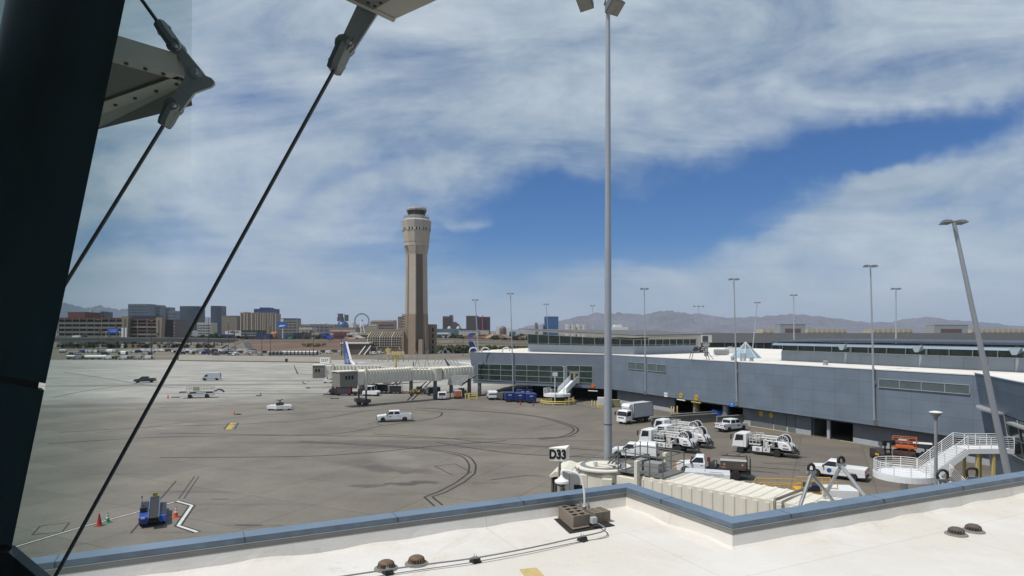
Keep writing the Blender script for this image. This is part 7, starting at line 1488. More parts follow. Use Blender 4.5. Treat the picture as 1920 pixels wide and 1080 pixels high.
for u, v, rz_, k_, lab in ((693, 737, 10, 0, 'dark baggage cart behind the tow tractor under the bridge'), (790, 739, 0, 1, 'dark power cart between the bridge columns'), (812, 741, 30, 0, 'dark cart by the right bridge column'), (866, 742, 80, 1, 'dark equipment cart beside the left wing column'), (705, 733, 60, 1, 'dark stair truck base behind the grey tractor')):
    if k_ == 0: t = bag_cart(lab, mat('cart_brown', (.10, .09, .085)), crt, 3.2, 2.0)
    else:
        t = thing('equipment_cart', lab, 'equipment cart'); MB().box(-1.6, 1.6, -.8, .8, .45, 1.3).box(-1.2, .2, -.6, .6, 1.301, 1.9).build('casing', dkgrey, t, bevel=.05); MB().box(-1.3, -.3, -.82, -.801, .6, 1.2).build('panel', yellow, t)
        for x in (-1, 1):
            for y in (-.7, .7): wheel(t, x, y, .3, .2)
    t.location = G(u, v); t.rotation_euler = (0, 0, R(rz_))
fs = thing('fabric_canopy', 'pale fabric covered chute under the right end of the boarding bridge', 'chute', P(860, 712, 148)); MB().loft([[(-2.6, 0, -1.2), (-2.2, 0, .9), (2.4, 0, .9), (.6, 0, -1.3)], [(-2.6, 1, -1.2), (-2.2, 1, .9), (2.4, 1, .9), (.6, 1, -1.3)]]).build('cover', mat('chute_pale', (.40, .40, .38), .7, 0, .2, 1.5), fs); MB().tube((.4, .5, -1.4), (4.0, .5, 1.0), .2, n=6).tube((-2, .5, -1.2), (-2, .5, -fs.location.z), .12, n=6).build('support', dkgrey, fs)
# sign boards on the apron and beyond
sg = thing('gate_sign', 'small white sign reading D37 above the far boarding bridge cab', 'sign', P(609, 681, 158)); MB().box(-1.15, 1.15, -.1, .1, 0, 1.35).build('sign_board', white, sg); text('D37', .95, dkgrey, sg, (0, -.12, .68)); MB().tube((0, .0, -3.5), (0, 0, -.01), .1, n=6).build('sign_post', steel, sg)
# airliner
def airliner(label, loc, rz, belly=None):
    t = thing('airliner', label, 'airliner', loc, rz, 'parked white airliners'); wm = mat('airliner_white', (.74, .76, .80), .3, 0, .03, .4); bl_ = mat('tail_blue', (.018, .045, .20), .4, 0, .05, 1)
    sec = [(19.5, 3.3, .05), (19.0, 3.35, .65), (18, 3.45, 1.15), (16.3, 3.6, 1.65), (14, 3.75, 1.88), (-8, 3.75, 1.88), (-13, 4.15, 1.45), (-17, 4.75, .75), (-19.3, 5.1, .25)]
    MB().loft([[(x, r*math.cos(a), z+r*math.sin(a)) for a in [2*PI*i/20 for i in range(20)]] for x, z, r in sec]).build('fuselage', wm, t, True)
    MB().side([(-11.0, 5.4), (-13.2, 6.6), (-17.6, 12.4), (-19.7, 12.5), (-18.3, 5.4)], -.16, .16).build('tail_fin', bl_, t); 
    m = MB().side([(-9.0, 5.2), (-13.0, 6.35), (-17.55, 12.45), (-17.1, 12.5), (-12.4, 6.9), (-9.2, 5.8)], -.2, .2); m.build('fin_leading_edge', wm, t)
    m = MB()      # pale globe lines at the foot of the fin
    for sy in (-.17, .165):
        for k in range(4): r = 1.0+k*.75; pts = [(-17.9+r*math.cos(q), sy, 5.6+r*math.sin(q)) for q in [R(8)+R(75)*i/10 for i in range(11)]]; [m.loft([[(p[0], p[1]-.004, p[2]), (p[0], p[1]+.008, p[2]), (p[0]+.02, p[1]+.008, p[2]+.13), (p[0]+.02, p[1]-.004, p[2]+.13)] for p in pts]) for _ in (0,)]
        for k in range(4): a_ = R(20+k*18); m.loft([[(-17.9+r*math.cos(a_)+d, sy+h_, 5.6+r*math.sin(a_)) for d, h_ in ((0, -.004), (0, .008), (.12, .008), (.12, -.004))] for r in (.8, 3.4)])
    m.build('fin_emblem', mat('emblem_pale_blue', (.35, .42, .55), .5, 0, .05, 1), t)
    for s in (-1, 1):
        MB().loft([[(3.6, s*1.5, 2.6), (-3.4, s*1.5, 2.5), (-3.4, s*1.5, 2.9), (3.6, s*1.5, 3.1)], [(-2.6, s*12, 3.3), (-5.2, s*12, 3.25), (-5.2, s*12, 3.45), (-2.6, s*12, 3.55)], [(-5.2, s*17.3, 3.75), (-6.8, s*17.3, 3.75), (-6.8, s*17.3, 3.85), (-5.2, s*17.3, 3.9)]]).build('wing', mat('wing_grey', (.45, .46, .48), .35, .2, .04, .5), t)
        MB().loft([[(-5.2, s*17.3, 3.8), (-6.8, s*17.3, 3.8), (-6.8, s*17.42, 3.8), (-5.2, s*17.42, 3.8)], [(-7.3, s*17.9, 6.2), (-8.0, s*17.9, 6.2), (-8.0, s*17.96, 6.2), (-7.3, s*17.96, 6.2)]]).build('winglet', mat('winglet_dark', (.10, .09, .10), .4, 0, .1, 1), t)
        MB().loft([[(-15, s*.6, 5.3), (-18.2, s*.6, 5.3), (-18.2, s*.6, 5.5), (-15, s*.6, 5.5)], [(-18, s*6.5, 5.9), (-19.4, s*6.5, 5.9), (-19.4, s*6.5, 6.0), (-18, s*6.5, 6.0)]]).build('tailplane', wm, t)
        MB().lathe([(.75, -2.0), (1.0, -1.4), (1.05, .6), (.9, 1.6), (.5, 2.3)], (3.2, s*5.2, 1.6), 16, 'x').build('engine', wm, t, True)
    MB().side([(18.55, 3.9), (17.3, 4.85), (16.6, 4.85), (16.9, 4.1), (18.3, 3.75)], -1.05, 1.05).build('cockpit_window', tint, t)
    for y in (-1.895, 1.88): MB().box(-10, 14, y, y+.015, 4.15, 4.4).build('window_row', dkgrey, t)
    m = MB()
    for x, y in ((14, 0), (-1.5, 2.8), (-1.5, -2.8)): m.lathe([(.5, -.3), (.5, .3)], (x, y, .5), 12, 'y').tube((x, y, .5), (x, y, 2.6), .12, n=6)
    m.build('landing_gear', dkgrey, t); return t
rzp = math.atan2(165-198, -31+52); al = airliner('white airliner with a dark blue globe tail behind the boarding bridges', (-41.5, 181.5, 0), rzp)
dup(al, (-3.5, 215.6, 0), R(60), 'blue airliner tail with a pale lower corner showing above the wing roof')
# ------------------------------------------------------------ service vehicles and containers beyond the apron
cols = [('white', offwh), ('grey', grey), ('dark blue', navy), ('charcoal', dkgrey), ('silver', steel), ('orange', orange), ('red', redp), ('tan', paleyel)]
def gse(kind, m_, label, group):
    if kind == 'van': return van(label, m_, 5.0, 2.2, False, 'van', group)
    if kind == 'cart': return bag_cart(label, m_, crt, 3.0, 1.9, group=group)
    if kind == 'tank':
        t = thing('tank_trailer', label, 'tank trailer', group=group); MB().lathe([(.3, -2.4), (1.0, -2.3), (1.0, 2.3), (.3, 2.4)], (0, 0, 1.5), 14, 'x').build('tank', m_, t, True); MB().box(-2.4, 2.4, -.5, .5, .4, .6).build('frame', black, t)
        for x in (-1.5, 1.5): wheel(t, x, -.7, .35); wheel(t, x, .7, .35)
        return t
    if kind == 'container':
        t = thing('cargo_container', label, 'container', group=group); MB().front([(-1.2, .3), (1.2, .3), (1.3, .8), (1.2, 2.0), (.7, 2.7), (-.7, 2.7), (-1.2, 2.0), (-1.3, .8)], -2.2, 2.2).build('body', m_, t, bevel=.05); MB().box(-2.2, 2.2, -1, 1, .1, .299).build('base', dkgrey, t); MB().box(2.2, 2.23, -.9, .9, .5, 1.9).build('door', dkgrey, t); return t
rg = random.Random(11); proto = {}
def far_item(kind, ci, u, v, rz, label, group):
    key = (kind, ci)
    if key not in proto: t = gse(kind, cols[ci][1], label, group); proto[key] = t
    else: t = dup(proto[key], (0, 0, 0), 0, label, group)
    t.location = G(u, v); t.rotation_euler = (0, 0, rz); return t
g1 = 'ground vehicles lined up on the far left edge of the apron'
for i, (u, k, c) in enumerate(((134, 'tank', 1), (146, 'van', 1), (156, 'cart', 1), (168, 'tank', 0), (180, 'tank', 0), (192, 'tank', 0), (203, 'van', 0), (212, 'cart', 7), (221, 'cart', 1), (231, 'van', 0), (241, 'cart', 0), (250, 'cart', 1), (258, 'van', 4), (267, 'cart', 5), (276, 'van', 0), (284, 'cart', 0), (335, 'van', 3))):
    far_item(k, c, u, 674 if u < 300 else 675.5, R(180)+rg.uniform(-.1, .1), '%s %s in the row at the far left edge of the apron' % (cols[c][0], {'tank': 'tank trailer', 'van': 'van', 'cart': 'covered cart'}[k]), g1)
g2 = 'vehicles and boxes parked behind the pale blast wall'; rows2 = []
for u in range(118, 500, 9):
    if 296 < u < 322: continue
    k = rg.choice(['van', 'cart', 'van', 'container', 'cart']); c = rg.choice([0, 0, 1, 0, 2, 3, 4, 4]); far_item(k, c, u+rg.uniform(-2, 2), rg.choice([664.5, 666.5, 662.5]) if u > 330 else rg.choice([662, 665.5]), rg.uniform(0, 6), '%s %s parked beyond the blast wall' % (cols[c][0], {'van': 'van', 'cart': 'covered cart', 'container': 'container'}[k]), g2)
for u in range(270, 480, 12): far_item('van', rg.choice([0, 4, 3, 0]), u+rg.uniform(-2, 2), 659.5, rg.uniform(-.3, .3), 'pale van in the back row beyond the blast wall', g2)
g3 = 'grey rounded containers beyond the blast wall'
for i, u in enumerate((506, 512, 519, 526)): far_item('container', 4, u, 666, R(-60), 'grey rounded container in the close packed set beyond the blast wall', g3)
for i, u in enumerate(range(534, 592, 7)): far_item('container', 1, u, 665.5, R(-20), 'grey container in the long line beyond the blast wall', g3)
for i, (u, v) in enumerate(((597, 664), (608, 662), (617, 663), (640, 663), (628, 661), (700, 665), (712, 664), (833, 662), (842, 661), (850, 660), (858, 662), (866, 660), (874, 661))): far_item('van', [0, 3, 0, 0, 3, 0, 0, 3, 3, 1, 3, 3, 1][i], u, v, rg.uniform(-.4, .4), '%s van parked %s' % (cols[[0, 3, 0, 0, 3, 0, 0, 3, 3, 1, 3, 3, 1][i]][0], 'near the low annex' if u < 720 else 'between the tower and the wing'), 'vans parked around the control tower')
for i, u in enumerate((433, 441, 448, 475, 484, 494, 529, 545)): far_item('cart', [0, 0, 1, 0, 7, 0, 5, 1][i], u-4, 677+.02*(u-433), R(0), '%s cart standing against the foot of the blast wall' % cols[[0, 0, 1, 0, 7, 0, 5, 1][i]][0], 'carts standing against the blast wall')
# far light poles
for i, (u, v0, v1) in enumerate(((184, 600, 672), (284, 598, 668), (391, 600, 676), (428, 600, 664), (491, 610, 668), (507, 610, 668), (588, 610, 660), (868, 632, 664), (640, 612, 660))):
    a = G(u, 672 if u < 400 else 668); t = thing('street_lamp', 'thin grey lamp pole beyond the apron, number %d from the left' % (i+1) if False else ['thin lamp pole in front of the parking garage', 'thin lamp pole in front of the round garage ramp', 'thin lamp pole right of the crossing steel rod', 'thin lamp pole left of the pale ramp wedge', 'thin lamp pole over the brown embankment, left one', 'thin lamp pole over the brown embankment, right one', 'thin lamp pole by the green shrubs', 'thin lamp pole between control tower and wing', 'thin lamp pole left of the low annex'][i], 'street lamp', a, 0, 'thin lamp poles beyond the apron')
    h = (v1-v0)*a.y/F; MB().tube((0, 0, 0), (0, 0, h), .2, .12, 6).build('pole', dkgrey, t); MB().box(-.9, .9, -.3, .3, h, h+.3).build('lamp_head', grey, t)
# ------------------------------------------------------------ city skyline
def facade(name, col, bw, bh, var=.12, mort=.6, rough=.6, gap=.5): return panel_mat(name, col, bw, bh, gap, rough, 0, var, mort=mort, off=0)
def city(label, u0, u1, vt, D, m_, cat='building', depth=40, roof=None, bands=0, bm=None, shape=None, fins=0, group=None, rz=0, name='tower_block'):
    x0, x1 = (u0-960)/F*D, (u1-960)/F*D; w = x1-x0; h = H-(vt-HZ)*D/F
    t = thing(name, label, cat, ((x0+x1)/2, D, 0), rz, group); px = D/F
    if shape == 'curve':
        n = 10; pts = [(-w/2+w*i/n, -w*.10*math.sin(PI*i/n)) for i in range(n+1)]; MB().prism(pts+[(w/2, depth), (-w/2, depth)], 0, h).build('wall', m_, t)
    elif shape == 'lobes':
        k = max(1, round(fins)); pts = []
        for j in range(k):
            for i in range(8): q = (i+.5)/8; pts.append((-w/2+w*(j+q)/k, -w/k*.14*math.sin(PI*q), h-px*1.8*(1-math.sin(PI*q))))
        m = MB(); m.prism([(-w/2, 3)]+[(x, y) for x, y, z in pts]+[(w/2, 3), (w/2, depth), (-w/2, depth)], 0, h-px*2); m.build('wall', m_, t)
        m = MB()
        for (x, y, z), (x2, y2, z2) in zip(pts, pts[1:]): m.loft([[(x, y-.5, h-px*2.1), (x2, y2-.5, h-px*2.1), (x2, y2+6, h-px*2.1), (x, y+6, h-px*2.1)], [(x, y-.5, z), (x2, y2-.5, z2), (x2, y2+6, z2), (x, y+6, z)]])
        m.build('parapet', m_, t); m = MB()
        for j in range(k+1): x = -w/2+w*j/k; m.box(x-w/k*.05, x+w/k*.05, -w/k*.16, 2, 0, h-px*.8)
        for j in range(k): x = -w/2+w*(j+.5)/k; m.box(x-w/k*.16, x-w/k*.11, -w/k*.19, 0, 0, h-px*2.1); m.box(x+w/k*.11, x+w/k*.16, -w/k*.19, 0, 0, h-px*2.1)
        m.build('pier', bm or m_, t); bands = 0
    elif shape == 'dome':
        MB().lathe([(w/2, 0), (w/2, h*.72), (w*.42, h*.88), (w*.25, h*.97), (.5, h)], (0, w/2, 0), 20).build('wall', m_, t, True)
    elif shape == 'ramp':
        MB().side([(-w/2, 0), (w/2, 0), (w/2, px*3), (w*.35, h*.55), (w*.1, h*.85), (-w*.2, h), (-w/2, h)], 0, depth).build('wall', m_, t)
    else: MB().box(-w/2, w/2, 0, depth, 0, h).build('wall', m_, t)
    if roof: hr = px*roof[1]; MB().box(-w/2*roof[2], w/2*roof[2], -1, depth, h+.01, h+hr).build('roof', roof[0], t)
    if bands:
        m = MB(); zb_ = 8
        for i in range(bands): z = zb_+(h-zb_-2)*i/bands; m.box(-w/2+.03*w, w/2-.03*w, -.45, -.01, z, z+(h-zb_)/bands*.45)
        m.build('window_band', bm, t)
    if fins and not shape:
        m = MB()
        for i in range(int(fins)+1): x = -w/2+w*i/fins; m.box(x-w*.012, x+w*.012, -.9, -.46, 0, h-.5)
        m.build('pier', m_, t)
    return t
gold = facade('hotel_gold', (.30, .235, .165), 7, 4.5, .10, .62, gap=1.0); goldp = mat('hotel_pier', (.36, .31, .24), .8, 0, .05, .02); bgl = facade('hotel_blue_glass', (.035, .055, .10), 9, 4, .12, .7, .25); dkgl = facade('tower_glass_dark', (.028, .038, .058), 10, 4, .15, .7, .25)
tan_ = facade('hotel_tan', (.33, .27, .19), 6, 4, .08, .6, gap=.9); greyb = facade('block_grey', (.22, .22, .22), 9, 4, .1, .7); palef = facade('block_pale', (.46, .43, .38), 8, 4, .08, .75); brwn = facade('tower_brown', (.105, .08, .068), 8, 4, .1, .75, .4); redf = facade('tower_dark_red', (.10, .03, .04), 8, 4, .1, .75, .35); win_d = mat('window_dark_far', (.05, .055, .065), .3, 0, .3, .05); navyr = mat('roof_navy', (.015, .04, .15), .5, 0, .1, .02); grng = facade('block_glass_grey', (.10, .13, .16), 12, 5, .12, .75, .3); greenr = mat('roof_green_grey', (.14, .17, .12), .7, 0, .1, .02); whb = mat('far_white_roof', (.62, .62, .6), .7, 0, .05, .01); pinkb = facade('block_terracotta', (.26, .16, .12), 8, 4, .08, .75); deepb = facade('tower_deep_blue', (.03, .10, .26), 8, 4, .06, .8, .2)
city('wide hazy glass tower left of the steel rod', 240, 281, 570, 2300, grng, bands=10, bm=win_d)
city('stepped hazy glass tower behind the round garage ramp', 282, 300, 572, 2350, grng, bands=9, bm=win_d); city('lower stepped glass block joined to the hazy tower', 299, 318, 576, 2400, grng, bands=8, bm=win_d); city('grey block at the right end of the hazy towers', 315, 331, 583, 2300, grng, bands=7, bm=win_d)
city('broad dark blue glass tower just left of the steel rod', 337, 374, 574, 2200, dkgl, bands=16, bm=bgl, shape='curve', fins=6); city('slim dark blue curved glass tower', 395, 414.5, 573.5, 2200, dkgl, bands=16, bm=bgl, shape='curve')
city('low white and beige slab block left of the slim glass tower', 370, 396, 605, 1900, palef, bands=4, bm=win_d, fins=5)
city('tan hotel block with a pale green roof', 416, 444, 594, 2000, tan_, roof=(greenr, 2.2, .9), bands=7, bm=mat('win_tan', (.22, .18, .13), .6, 0, .1, .1), fins=6); city('narrow dark topped block beside the golden towers', 443, 452, 593, 2020, brwn, bands=5, bm=win_d)
city('single golden curved hotel tower', 452.5, 473, 585, 1800, gold, shape='lobes', fins=1, bm=goldp); city('double fronted golden curved hotel tower', 475.5, 517, 586, 1800, gold, shape='lobes', fins=3, bm=goldp); city('navy blue hotel top showing behind the golden towers', 476, 516, 579, 2100, navyr, roof=(navyr, 2.5, .45))
city('wide beige hotel with a navy roof line right of the golden towers', 518, 557, 599, 2100, tan_, roof=(navyr, 2.2, .98), bands=5, bm=bgl, fins=5)
bbd = thing('billboard', 'tall pole billboard with a blue screen and a white streak', 'billboard', P(530, 640, 900)); 
bbd.location.z = 0; k = 900/F; MB().tube((0, 0, 0), (0, 0, H-(603-HZ)*k), .7, n=8).build('pole', offwh, bbd); MB().box(-7.5, 6, -1.2, 0, H-(614-HZ)*k, H-(603.5-HZ)*k).build('screen', mat('screen_blue', (.02, .12, .40), .4, 0, .2, .2), bbd); MB().loft([[(-6, -1.21, 8+14), (2, -1.21, 23), (4.5, -1.21, 25), (-3, -1.21, 25)], [(-6, -1.26, 22), (2, -1.26, 23), (4.5, -1.26, 25), (-3, -1.26, 25)]]).build('screen_graphic', mat('graphic_pale', (.5, .62, .75), .5, 0, .1, 1), bbd); MB().box(-2.5, 1, -.9, .1, H-(603-HZ)*k, H-(598-HZ)*k).build('top_panel', offwh, bbd)
city('white arena shell with a curved roof', 422, 452, 621, 1100, whb, shape=None, roof=(whb, 1.2, .7)); city('black boxy hall in front of the golden towers', 452, 482, 619, 1090, mat('hall_black', (.03, .032, .035), .5, 0, .2, .1), bands=2, bm=greyb, name='hall'); city('low navy fenced lot block', 480, 506, 626, 1050, mat('lot_navy', (.02, .035, .11), .6, 0, .3, .1), name='low_building'); city('rust orange domed building in front of the golden towers', 504, 519, 622, 1060, mat('dome_rust', (.34, .15, .06), .7, 0, .2, .08), shape='dome'); city('low blue grey block right of the orange dome', 519, 535, 627, 1050, mat('low_bluegrey', (.06, .08, .13), .6, 0, .3, .1), name='low_building')
city('white square sign block on the roofline', 397.5, 408.5, 625, 900, white, name='sign_block', depth=4, roof=None); city('small blue building right of the white square', 409, 418, 627, 905, mat('blue_low', (.02, .05, .22), .6, 0, .3, .1), name='low_building'); city('teal green roofed building below the grey hotel', 540, 556, 632, 1000, mat('teal_low', (.05, .20, .18), .6, 0, .2, .1), name='low_building'); city('dark slate block by the palm row', 550, 569, 624, 1000, dkgl, name='low_building')
city('long grey convention hall with a white roof edge', 564, 626, 608, 2000, greyb, roof=(whb, 1.6, .45), bands=3, bm=win_d, fins=7, name='convention_hall'); city('cream parking block with two small roof tanks', 561, 585, 614, 1500, palef, bands=3, bm=tan_); 
cu = city('blue curved towers under construction', 629, 651, 602, 2200, mat('construction_blue', (.03, .085, .20), .4, .1, .15, .02), shape='dome'); h = H+20*2200/F; MB().box(-17, 1, 10, 30, h, h+14).box(8, 17, 10, 30, h, h+22).box(-15, -1, 12, 28, h+14.01, h+26).build('core', mat('core_dark', (.07, .07, .08), .8, 0, .2, .05), cu)
for u, lab in ((635, 'left tower crane over the blue construction'), (646, 'right tower crane over the blue construction')):
    D = 2190; t = thing('tower_crane', lab, 'crane', ((u-960)/F*D, D, 0), 0, 'tower cranes over the blue towers'); h = H-(589.5-HZ)*D/F; MB().tube((0, 0, 0), (0, 0, h+3), .8, n=4).build('mast', dkgrey, t); MB().tube((-10, 0, h), (14 if u > 640 else 9, 0, h+(-3 if u > 640 else 1)), .6, n=4).build('jib', dkgrey, t)
# ferris wheel
D = 2100; fw = thing('ferris_wheel', 'giant observation wheel on white legs', 'ferris wheel', ((678.5-960)/F*D, D, 0)); r = 12.5*D/F; zc = H-(601.5-HZ)*D/F; m = MB(); n = 40
m.path([(r*math.cos(2*PI*i/n), 0, zc+r*math.sin(2*PI*i/n)) for i in range(n+1)], .9, 6); fwm = mat('wheel_steel_blue', (.10, .13, .18), .5, .2, .1, .05); m.build('rim', fwm, fw); m = MB()
for i in range(14): a = 2*PI*i/14; m.tube((0, 0, zc), (r*math.cos(a), 0, zc+r*math.sin(a)), .10, n=3)
m.build('spokes', fwm, fw); pod = MB().lathe([(.4, -1.7), (2.0, -1), (2.0, 1), (.4, 1.7)], (0, 0, 0), 8, 'y')
pod = pod.build('pod', fwm, fw); pod.location = (r+2, 0, zc)
for i in range(1, 28): a = 2*PI*i/28; c = pod.copy(); COL.objects.link(c); c.parent = fw; c.location = ((r+2)*math.cos(a), 0, zc+(r+2)*math.sin(a))
MB().tube((-14, -6, 0), (0, -3, zc), 1.6, n=6).tube((14, -6, 0), (0, -3, zc), 1.6, n=6).tube((0, -14, 0), (-2, -3, zc), 1.3, n=6).build('support_leg', white, fw); MB().lathe([(2.6, -3), (2.6, 3)], (0, 0, zc), 12, 'y').build('hub', fwm, fw)
city('white slab at the left foot of the observation wheel', 655, 662, 605, 2000, whb); city('pale resort block behind the observation wheel', 660, 706, 608, 2150, palef, bands=4, bm=tan_); city('terracotta resort block with a pale stepped top', 694, 740, 603, 2200, pinkb, roof=(palef, 3, .9), bands=3, bm=win_d); city('raised pale top of the terracotta resort', 720, 740, 600, 2210, palef, bands=3, bm=win_d)
city('low terracotta roofed block below the blue construction', 618, 668, 614, 1500, pinkb, bands=2, bm=palef); city('beige apartment slab left of the control tower', 746, 754, 594, 1500, pinkb, roof=(whb, 1.2, 1.0), bands=6, bm=tan_); city('taller beige tower partly hidden by the control tower', 753.5, 765, 588, 1500, palef, bands=8, bm=brwn)
for i, (u0, u1, vt, c, lab) in enumerate(((598, 612, 626, (.02, .05, .24), 'bright blue low sign building right of the palms'), (625, 645, 623, (.20, .04, .05), 'dark red low sign building'), (656, 671, 623, (.6, .58, .55), 'white low billboard building with pink lettering'), (672, 694, 624, (.42, .34, .22), 'tan low building left of the lattice window wall'), (584, 600, 624, (.36, .33, .27), 'pale low apartment block behind the palms'))):
    city(lab, u0, u1, vt, 950, mat('low_b%d' % i, c, .7, 0, .25, .12), name='low_building', bands=1, bm=win_d, depth=15)
# right of the tower
t = city('brown casino tower with a higher right corner', 830, 848, 593, 1900, brwn, bands=14, bm=mat('brown_win', (.075, .06, .055), .4, 0, .1, .1)); MB().box(14*.9*0+6, 14.2, 2, 30, H+29*1900/F+.01, H+31.5*1900/F).build('roof', brwn, t); city('sloping curved brown wing of the casino tower', 848, 867, 603.5, 1900, brwn, shape='ramp', depth=30)
city('brown slab tower left of the dark red tower', 874, 896, 592, 1850, brwn, bands=14, bm=mat('brown_win2', (.09, .075, .065), .4, 0, .1, .1)); city('dark red glass tower', 896.5, 918.5, 594, 1850, redf, bands=14, bm=mat('red_win', (.05, .03, .06), .3, 0, .1, .1)); city('bright red fin of the dark red tower', 903.5, 906, 592, 1845, mat('fin_red', (.26, .06, .05), .6, 0, .1, .1), depth=10)
city('blue grey arena with a streaked screen wall', 818, 859, 616.5, 1500, mat('arena_screen', (.09, .15, .19), .4, .1, .5, .03), name='arena'); city('long cream hall with a dark blue roof', 860, 897, 618, 1480, palef, roof=(navyr, 1.6, .95), name='hall'); city('cream hall continuing to the right', 893, 916, 619.5, 1490, palef, name='hall')
for u, lab in ((842, 'left pale dome over the arena'), (859, 'right pale dome over the arena')): city(lab, u-4, u+4, 611.5, 1520, palef, shape='dome', name='dome')
city('brown domed tower right of the red tower', 936.5, 949.5, 611.5, 1600, brwn, shape='dome'); city('narrow white block left of the brown dome', 930, 936, 612, 1620, whb); city('white block right of the brown dome', 950, 958, 615, 1640, whb); city('low grey block with a flat dark top', 955, 967, 622, 1500, grng, name='low_building')
city('white low house with a pointed roof', 815, 841, 623.5, 1200, whb, name='low_building', bands=1, bm=win_d)
city('deep blue glass tower with a white top behind the wing', 1021, 1047, 593.5, 2300, deepb, roof=(whb, 1.2, .7)); city('lower step of the deep blue glass tower', 1018.5, 1022, 610, 2290, dkgl); city('slim grey tower left of the deep blue tower', 1003, 1006, 605, 2300, greyb); city('second slim grey tower left of the deep blue tower', 1006.6, 1009, 605, 2310, palef)
for i, (u0, u1, v) in enumerate(((1062, 1070, 608), (1070.5, 1080, 609), (1082.5, 1090, 608), (1090.5, 1101, 609))): city(['first', 'second', 'third', 'fourth'][i]+' white apartment cylinder from the left beyond the pavilion roof', u0, u1, v, 2000, facade('white_tower%d' % i, (.62, .60, .56), 5, 4, .05, .6), shape='curve', bands=3, bm=win_d)
city('white stepped hospital like block right of the light mast', 1148, 1178, 613, 1700, whb, bands=1, bm=win_d); city('upper step of the white stepped block', 1153, 1166, 608.5, 1705, whb, bands=1, bm=win_d)
# parking garages, left
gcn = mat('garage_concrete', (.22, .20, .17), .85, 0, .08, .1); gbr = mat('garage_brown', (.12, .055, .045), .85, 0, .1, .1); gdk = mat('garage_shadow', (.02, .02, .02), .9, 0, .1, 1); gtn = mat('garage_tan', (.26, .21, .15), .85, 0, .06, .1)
def garage(label, u0, u1, vt, D, nf, redtop=False, curved=False):
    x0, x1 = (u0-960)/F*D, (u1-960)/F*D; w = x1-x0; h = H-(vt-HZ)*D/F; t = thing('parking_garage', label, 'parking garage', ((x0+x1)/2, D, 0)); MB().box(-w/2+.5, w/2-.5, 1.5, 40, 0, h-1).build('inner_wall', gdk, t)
    fh = h/nf
    for i in range(nf): 
        z = fh*(i+.45); m_ = gbr if i >= nf-1 or (curved and i % 2) else gcn; MB().box(-w/2, w/2, 0, 1.2, z, z+fh*.48).build('floor_slab', m_, t)
    m = MB(); n = int(w/9)
    for i in range(n+1): x = -w/2+w*i/n; m.box(x-.4, x+.4, -.3, -.01, 0, h-1)
    m.build('column', gcn, t); m = MB()
    for i in range(max(2, n//2)): x = -w/2+w*(i+.7)/max(2, n//2)*.95; z = fh*(1+i % (nf-1)); m.box(x-1.6, x+1.6, -.6, -.31, z-.5, z+2.4)
    m.build('brown_panel', gbr, t); return t
garage('long parking garage with brown panels at the far left', 108, 232, 595, 800, 6); garage('shorter parking garage with curved ramps right of the tan stair tower', 240, 294, 597, 790, 7, curved=True)
def tapered(label, u0, u1, vt, D, m_):
    x0, x1 = (u0-960)/F*D, (u1-960)/F*D; w = (x1-x0)/2; h = H-(vt-HZ)*D/F; t = thing('stair_tower', label, 'stair tower', ((x0+x1)/2, D, 0)); MB().side([(-w*.8, 0), (w*.5, 0), (w, h), (-w, h)], 0, 8).build('wall', m_, t); MB().box(-w*.15, w*.15, -.1, -.01, h*.3, h*.9).build('window', win_d, t)
tapered('flared tan stair tower between the two garages', 228, 241, 593, 785, gtn); tapered('flared tan stair tower at the right end of the garages', 292, 304, 595, 785, gtn)
city('dark blue flat top storey over the round garage', 241, 290, 592.5, 800, mat('top_storey_blue', (.02, .04, .08), .5, 0, .1, .1), depth=20, name='garage_top'); city('grey brown block right of the flared stair tower', 303, 329, 599, 1000, brwn, bands=5, bm=gcn, name='low_building'); t = city('terracotta block above the long garage', 127, 159, 585, 1000, mat('terracotta_roof', (.17, .06, .045), .8, 0, .15, .1), bands=1, bm=brwn, name='low_building')
sp_ = thing('white_spire', 'small white pointed spire above the parking garage', 'spire', ((171-960)/F*1500, 1500, 0)); h = H+46*1500/F; MB().lathe([(4.5, 0), (4.3, h*.72), (2.6, h*.8), (2.4, h*.88), (.2, h)], n=8).build('shaft', mat('spire_white', (.45, .44, .38), .7, 0, .05, .1), sp_); MB().box(-1, 1, -4.6, -4.2, h*.55, h*.68).build('window', win_d, sp_)
city('pair of tiny dark towers right of the white spire, left one', 188, 192, 584, 2600, dkgl); city('pair of tiny dark towers right of the white spire, right one', 195, 200, 585, 2600, dkgl); city('two white upright panels in front of the garage, left panel', 227.5, 230.5, 614.5, 640, white, depth=1, name='upright_panel', cat='panel'); city('two white upright panels in front of the garage, right panel', 234, 237, 614.5, 640, white, depth=1, name='upright_panel', cat='panel')
rs = thing('road_sign', 'bright blue road sign gantry in front of the parking garage', 'road sign', ((212-960)/F*640, 640, 0)); z = H-(625-HZ)*640/F; MB().box(-5.5, 5.5, -.2, 0, z, z+5.2).build('sign_board', mat('road_sign_blue', (.02, .09, .55), .5, 0, .08, .5), rs); MB().box(-4, 4, -.25, -.21, z+3.2, z+3.7).box(-3.2, 3.4, -.25, -.21, z+1.6, z+2.1).build('lettering', mat('sign_text', (.5, .55, .6), .5, 0, .2, 3), rs); MB().tube((-7, 0, 0), (-7, 0, z+2), .35, n=6).tube((7, 0, 0), (7, 0, z+2), .35, n=6).tube((-7, .2, z+2), (7, .2, z+2), .25, n=5).build('gantry', paleyel, rs)
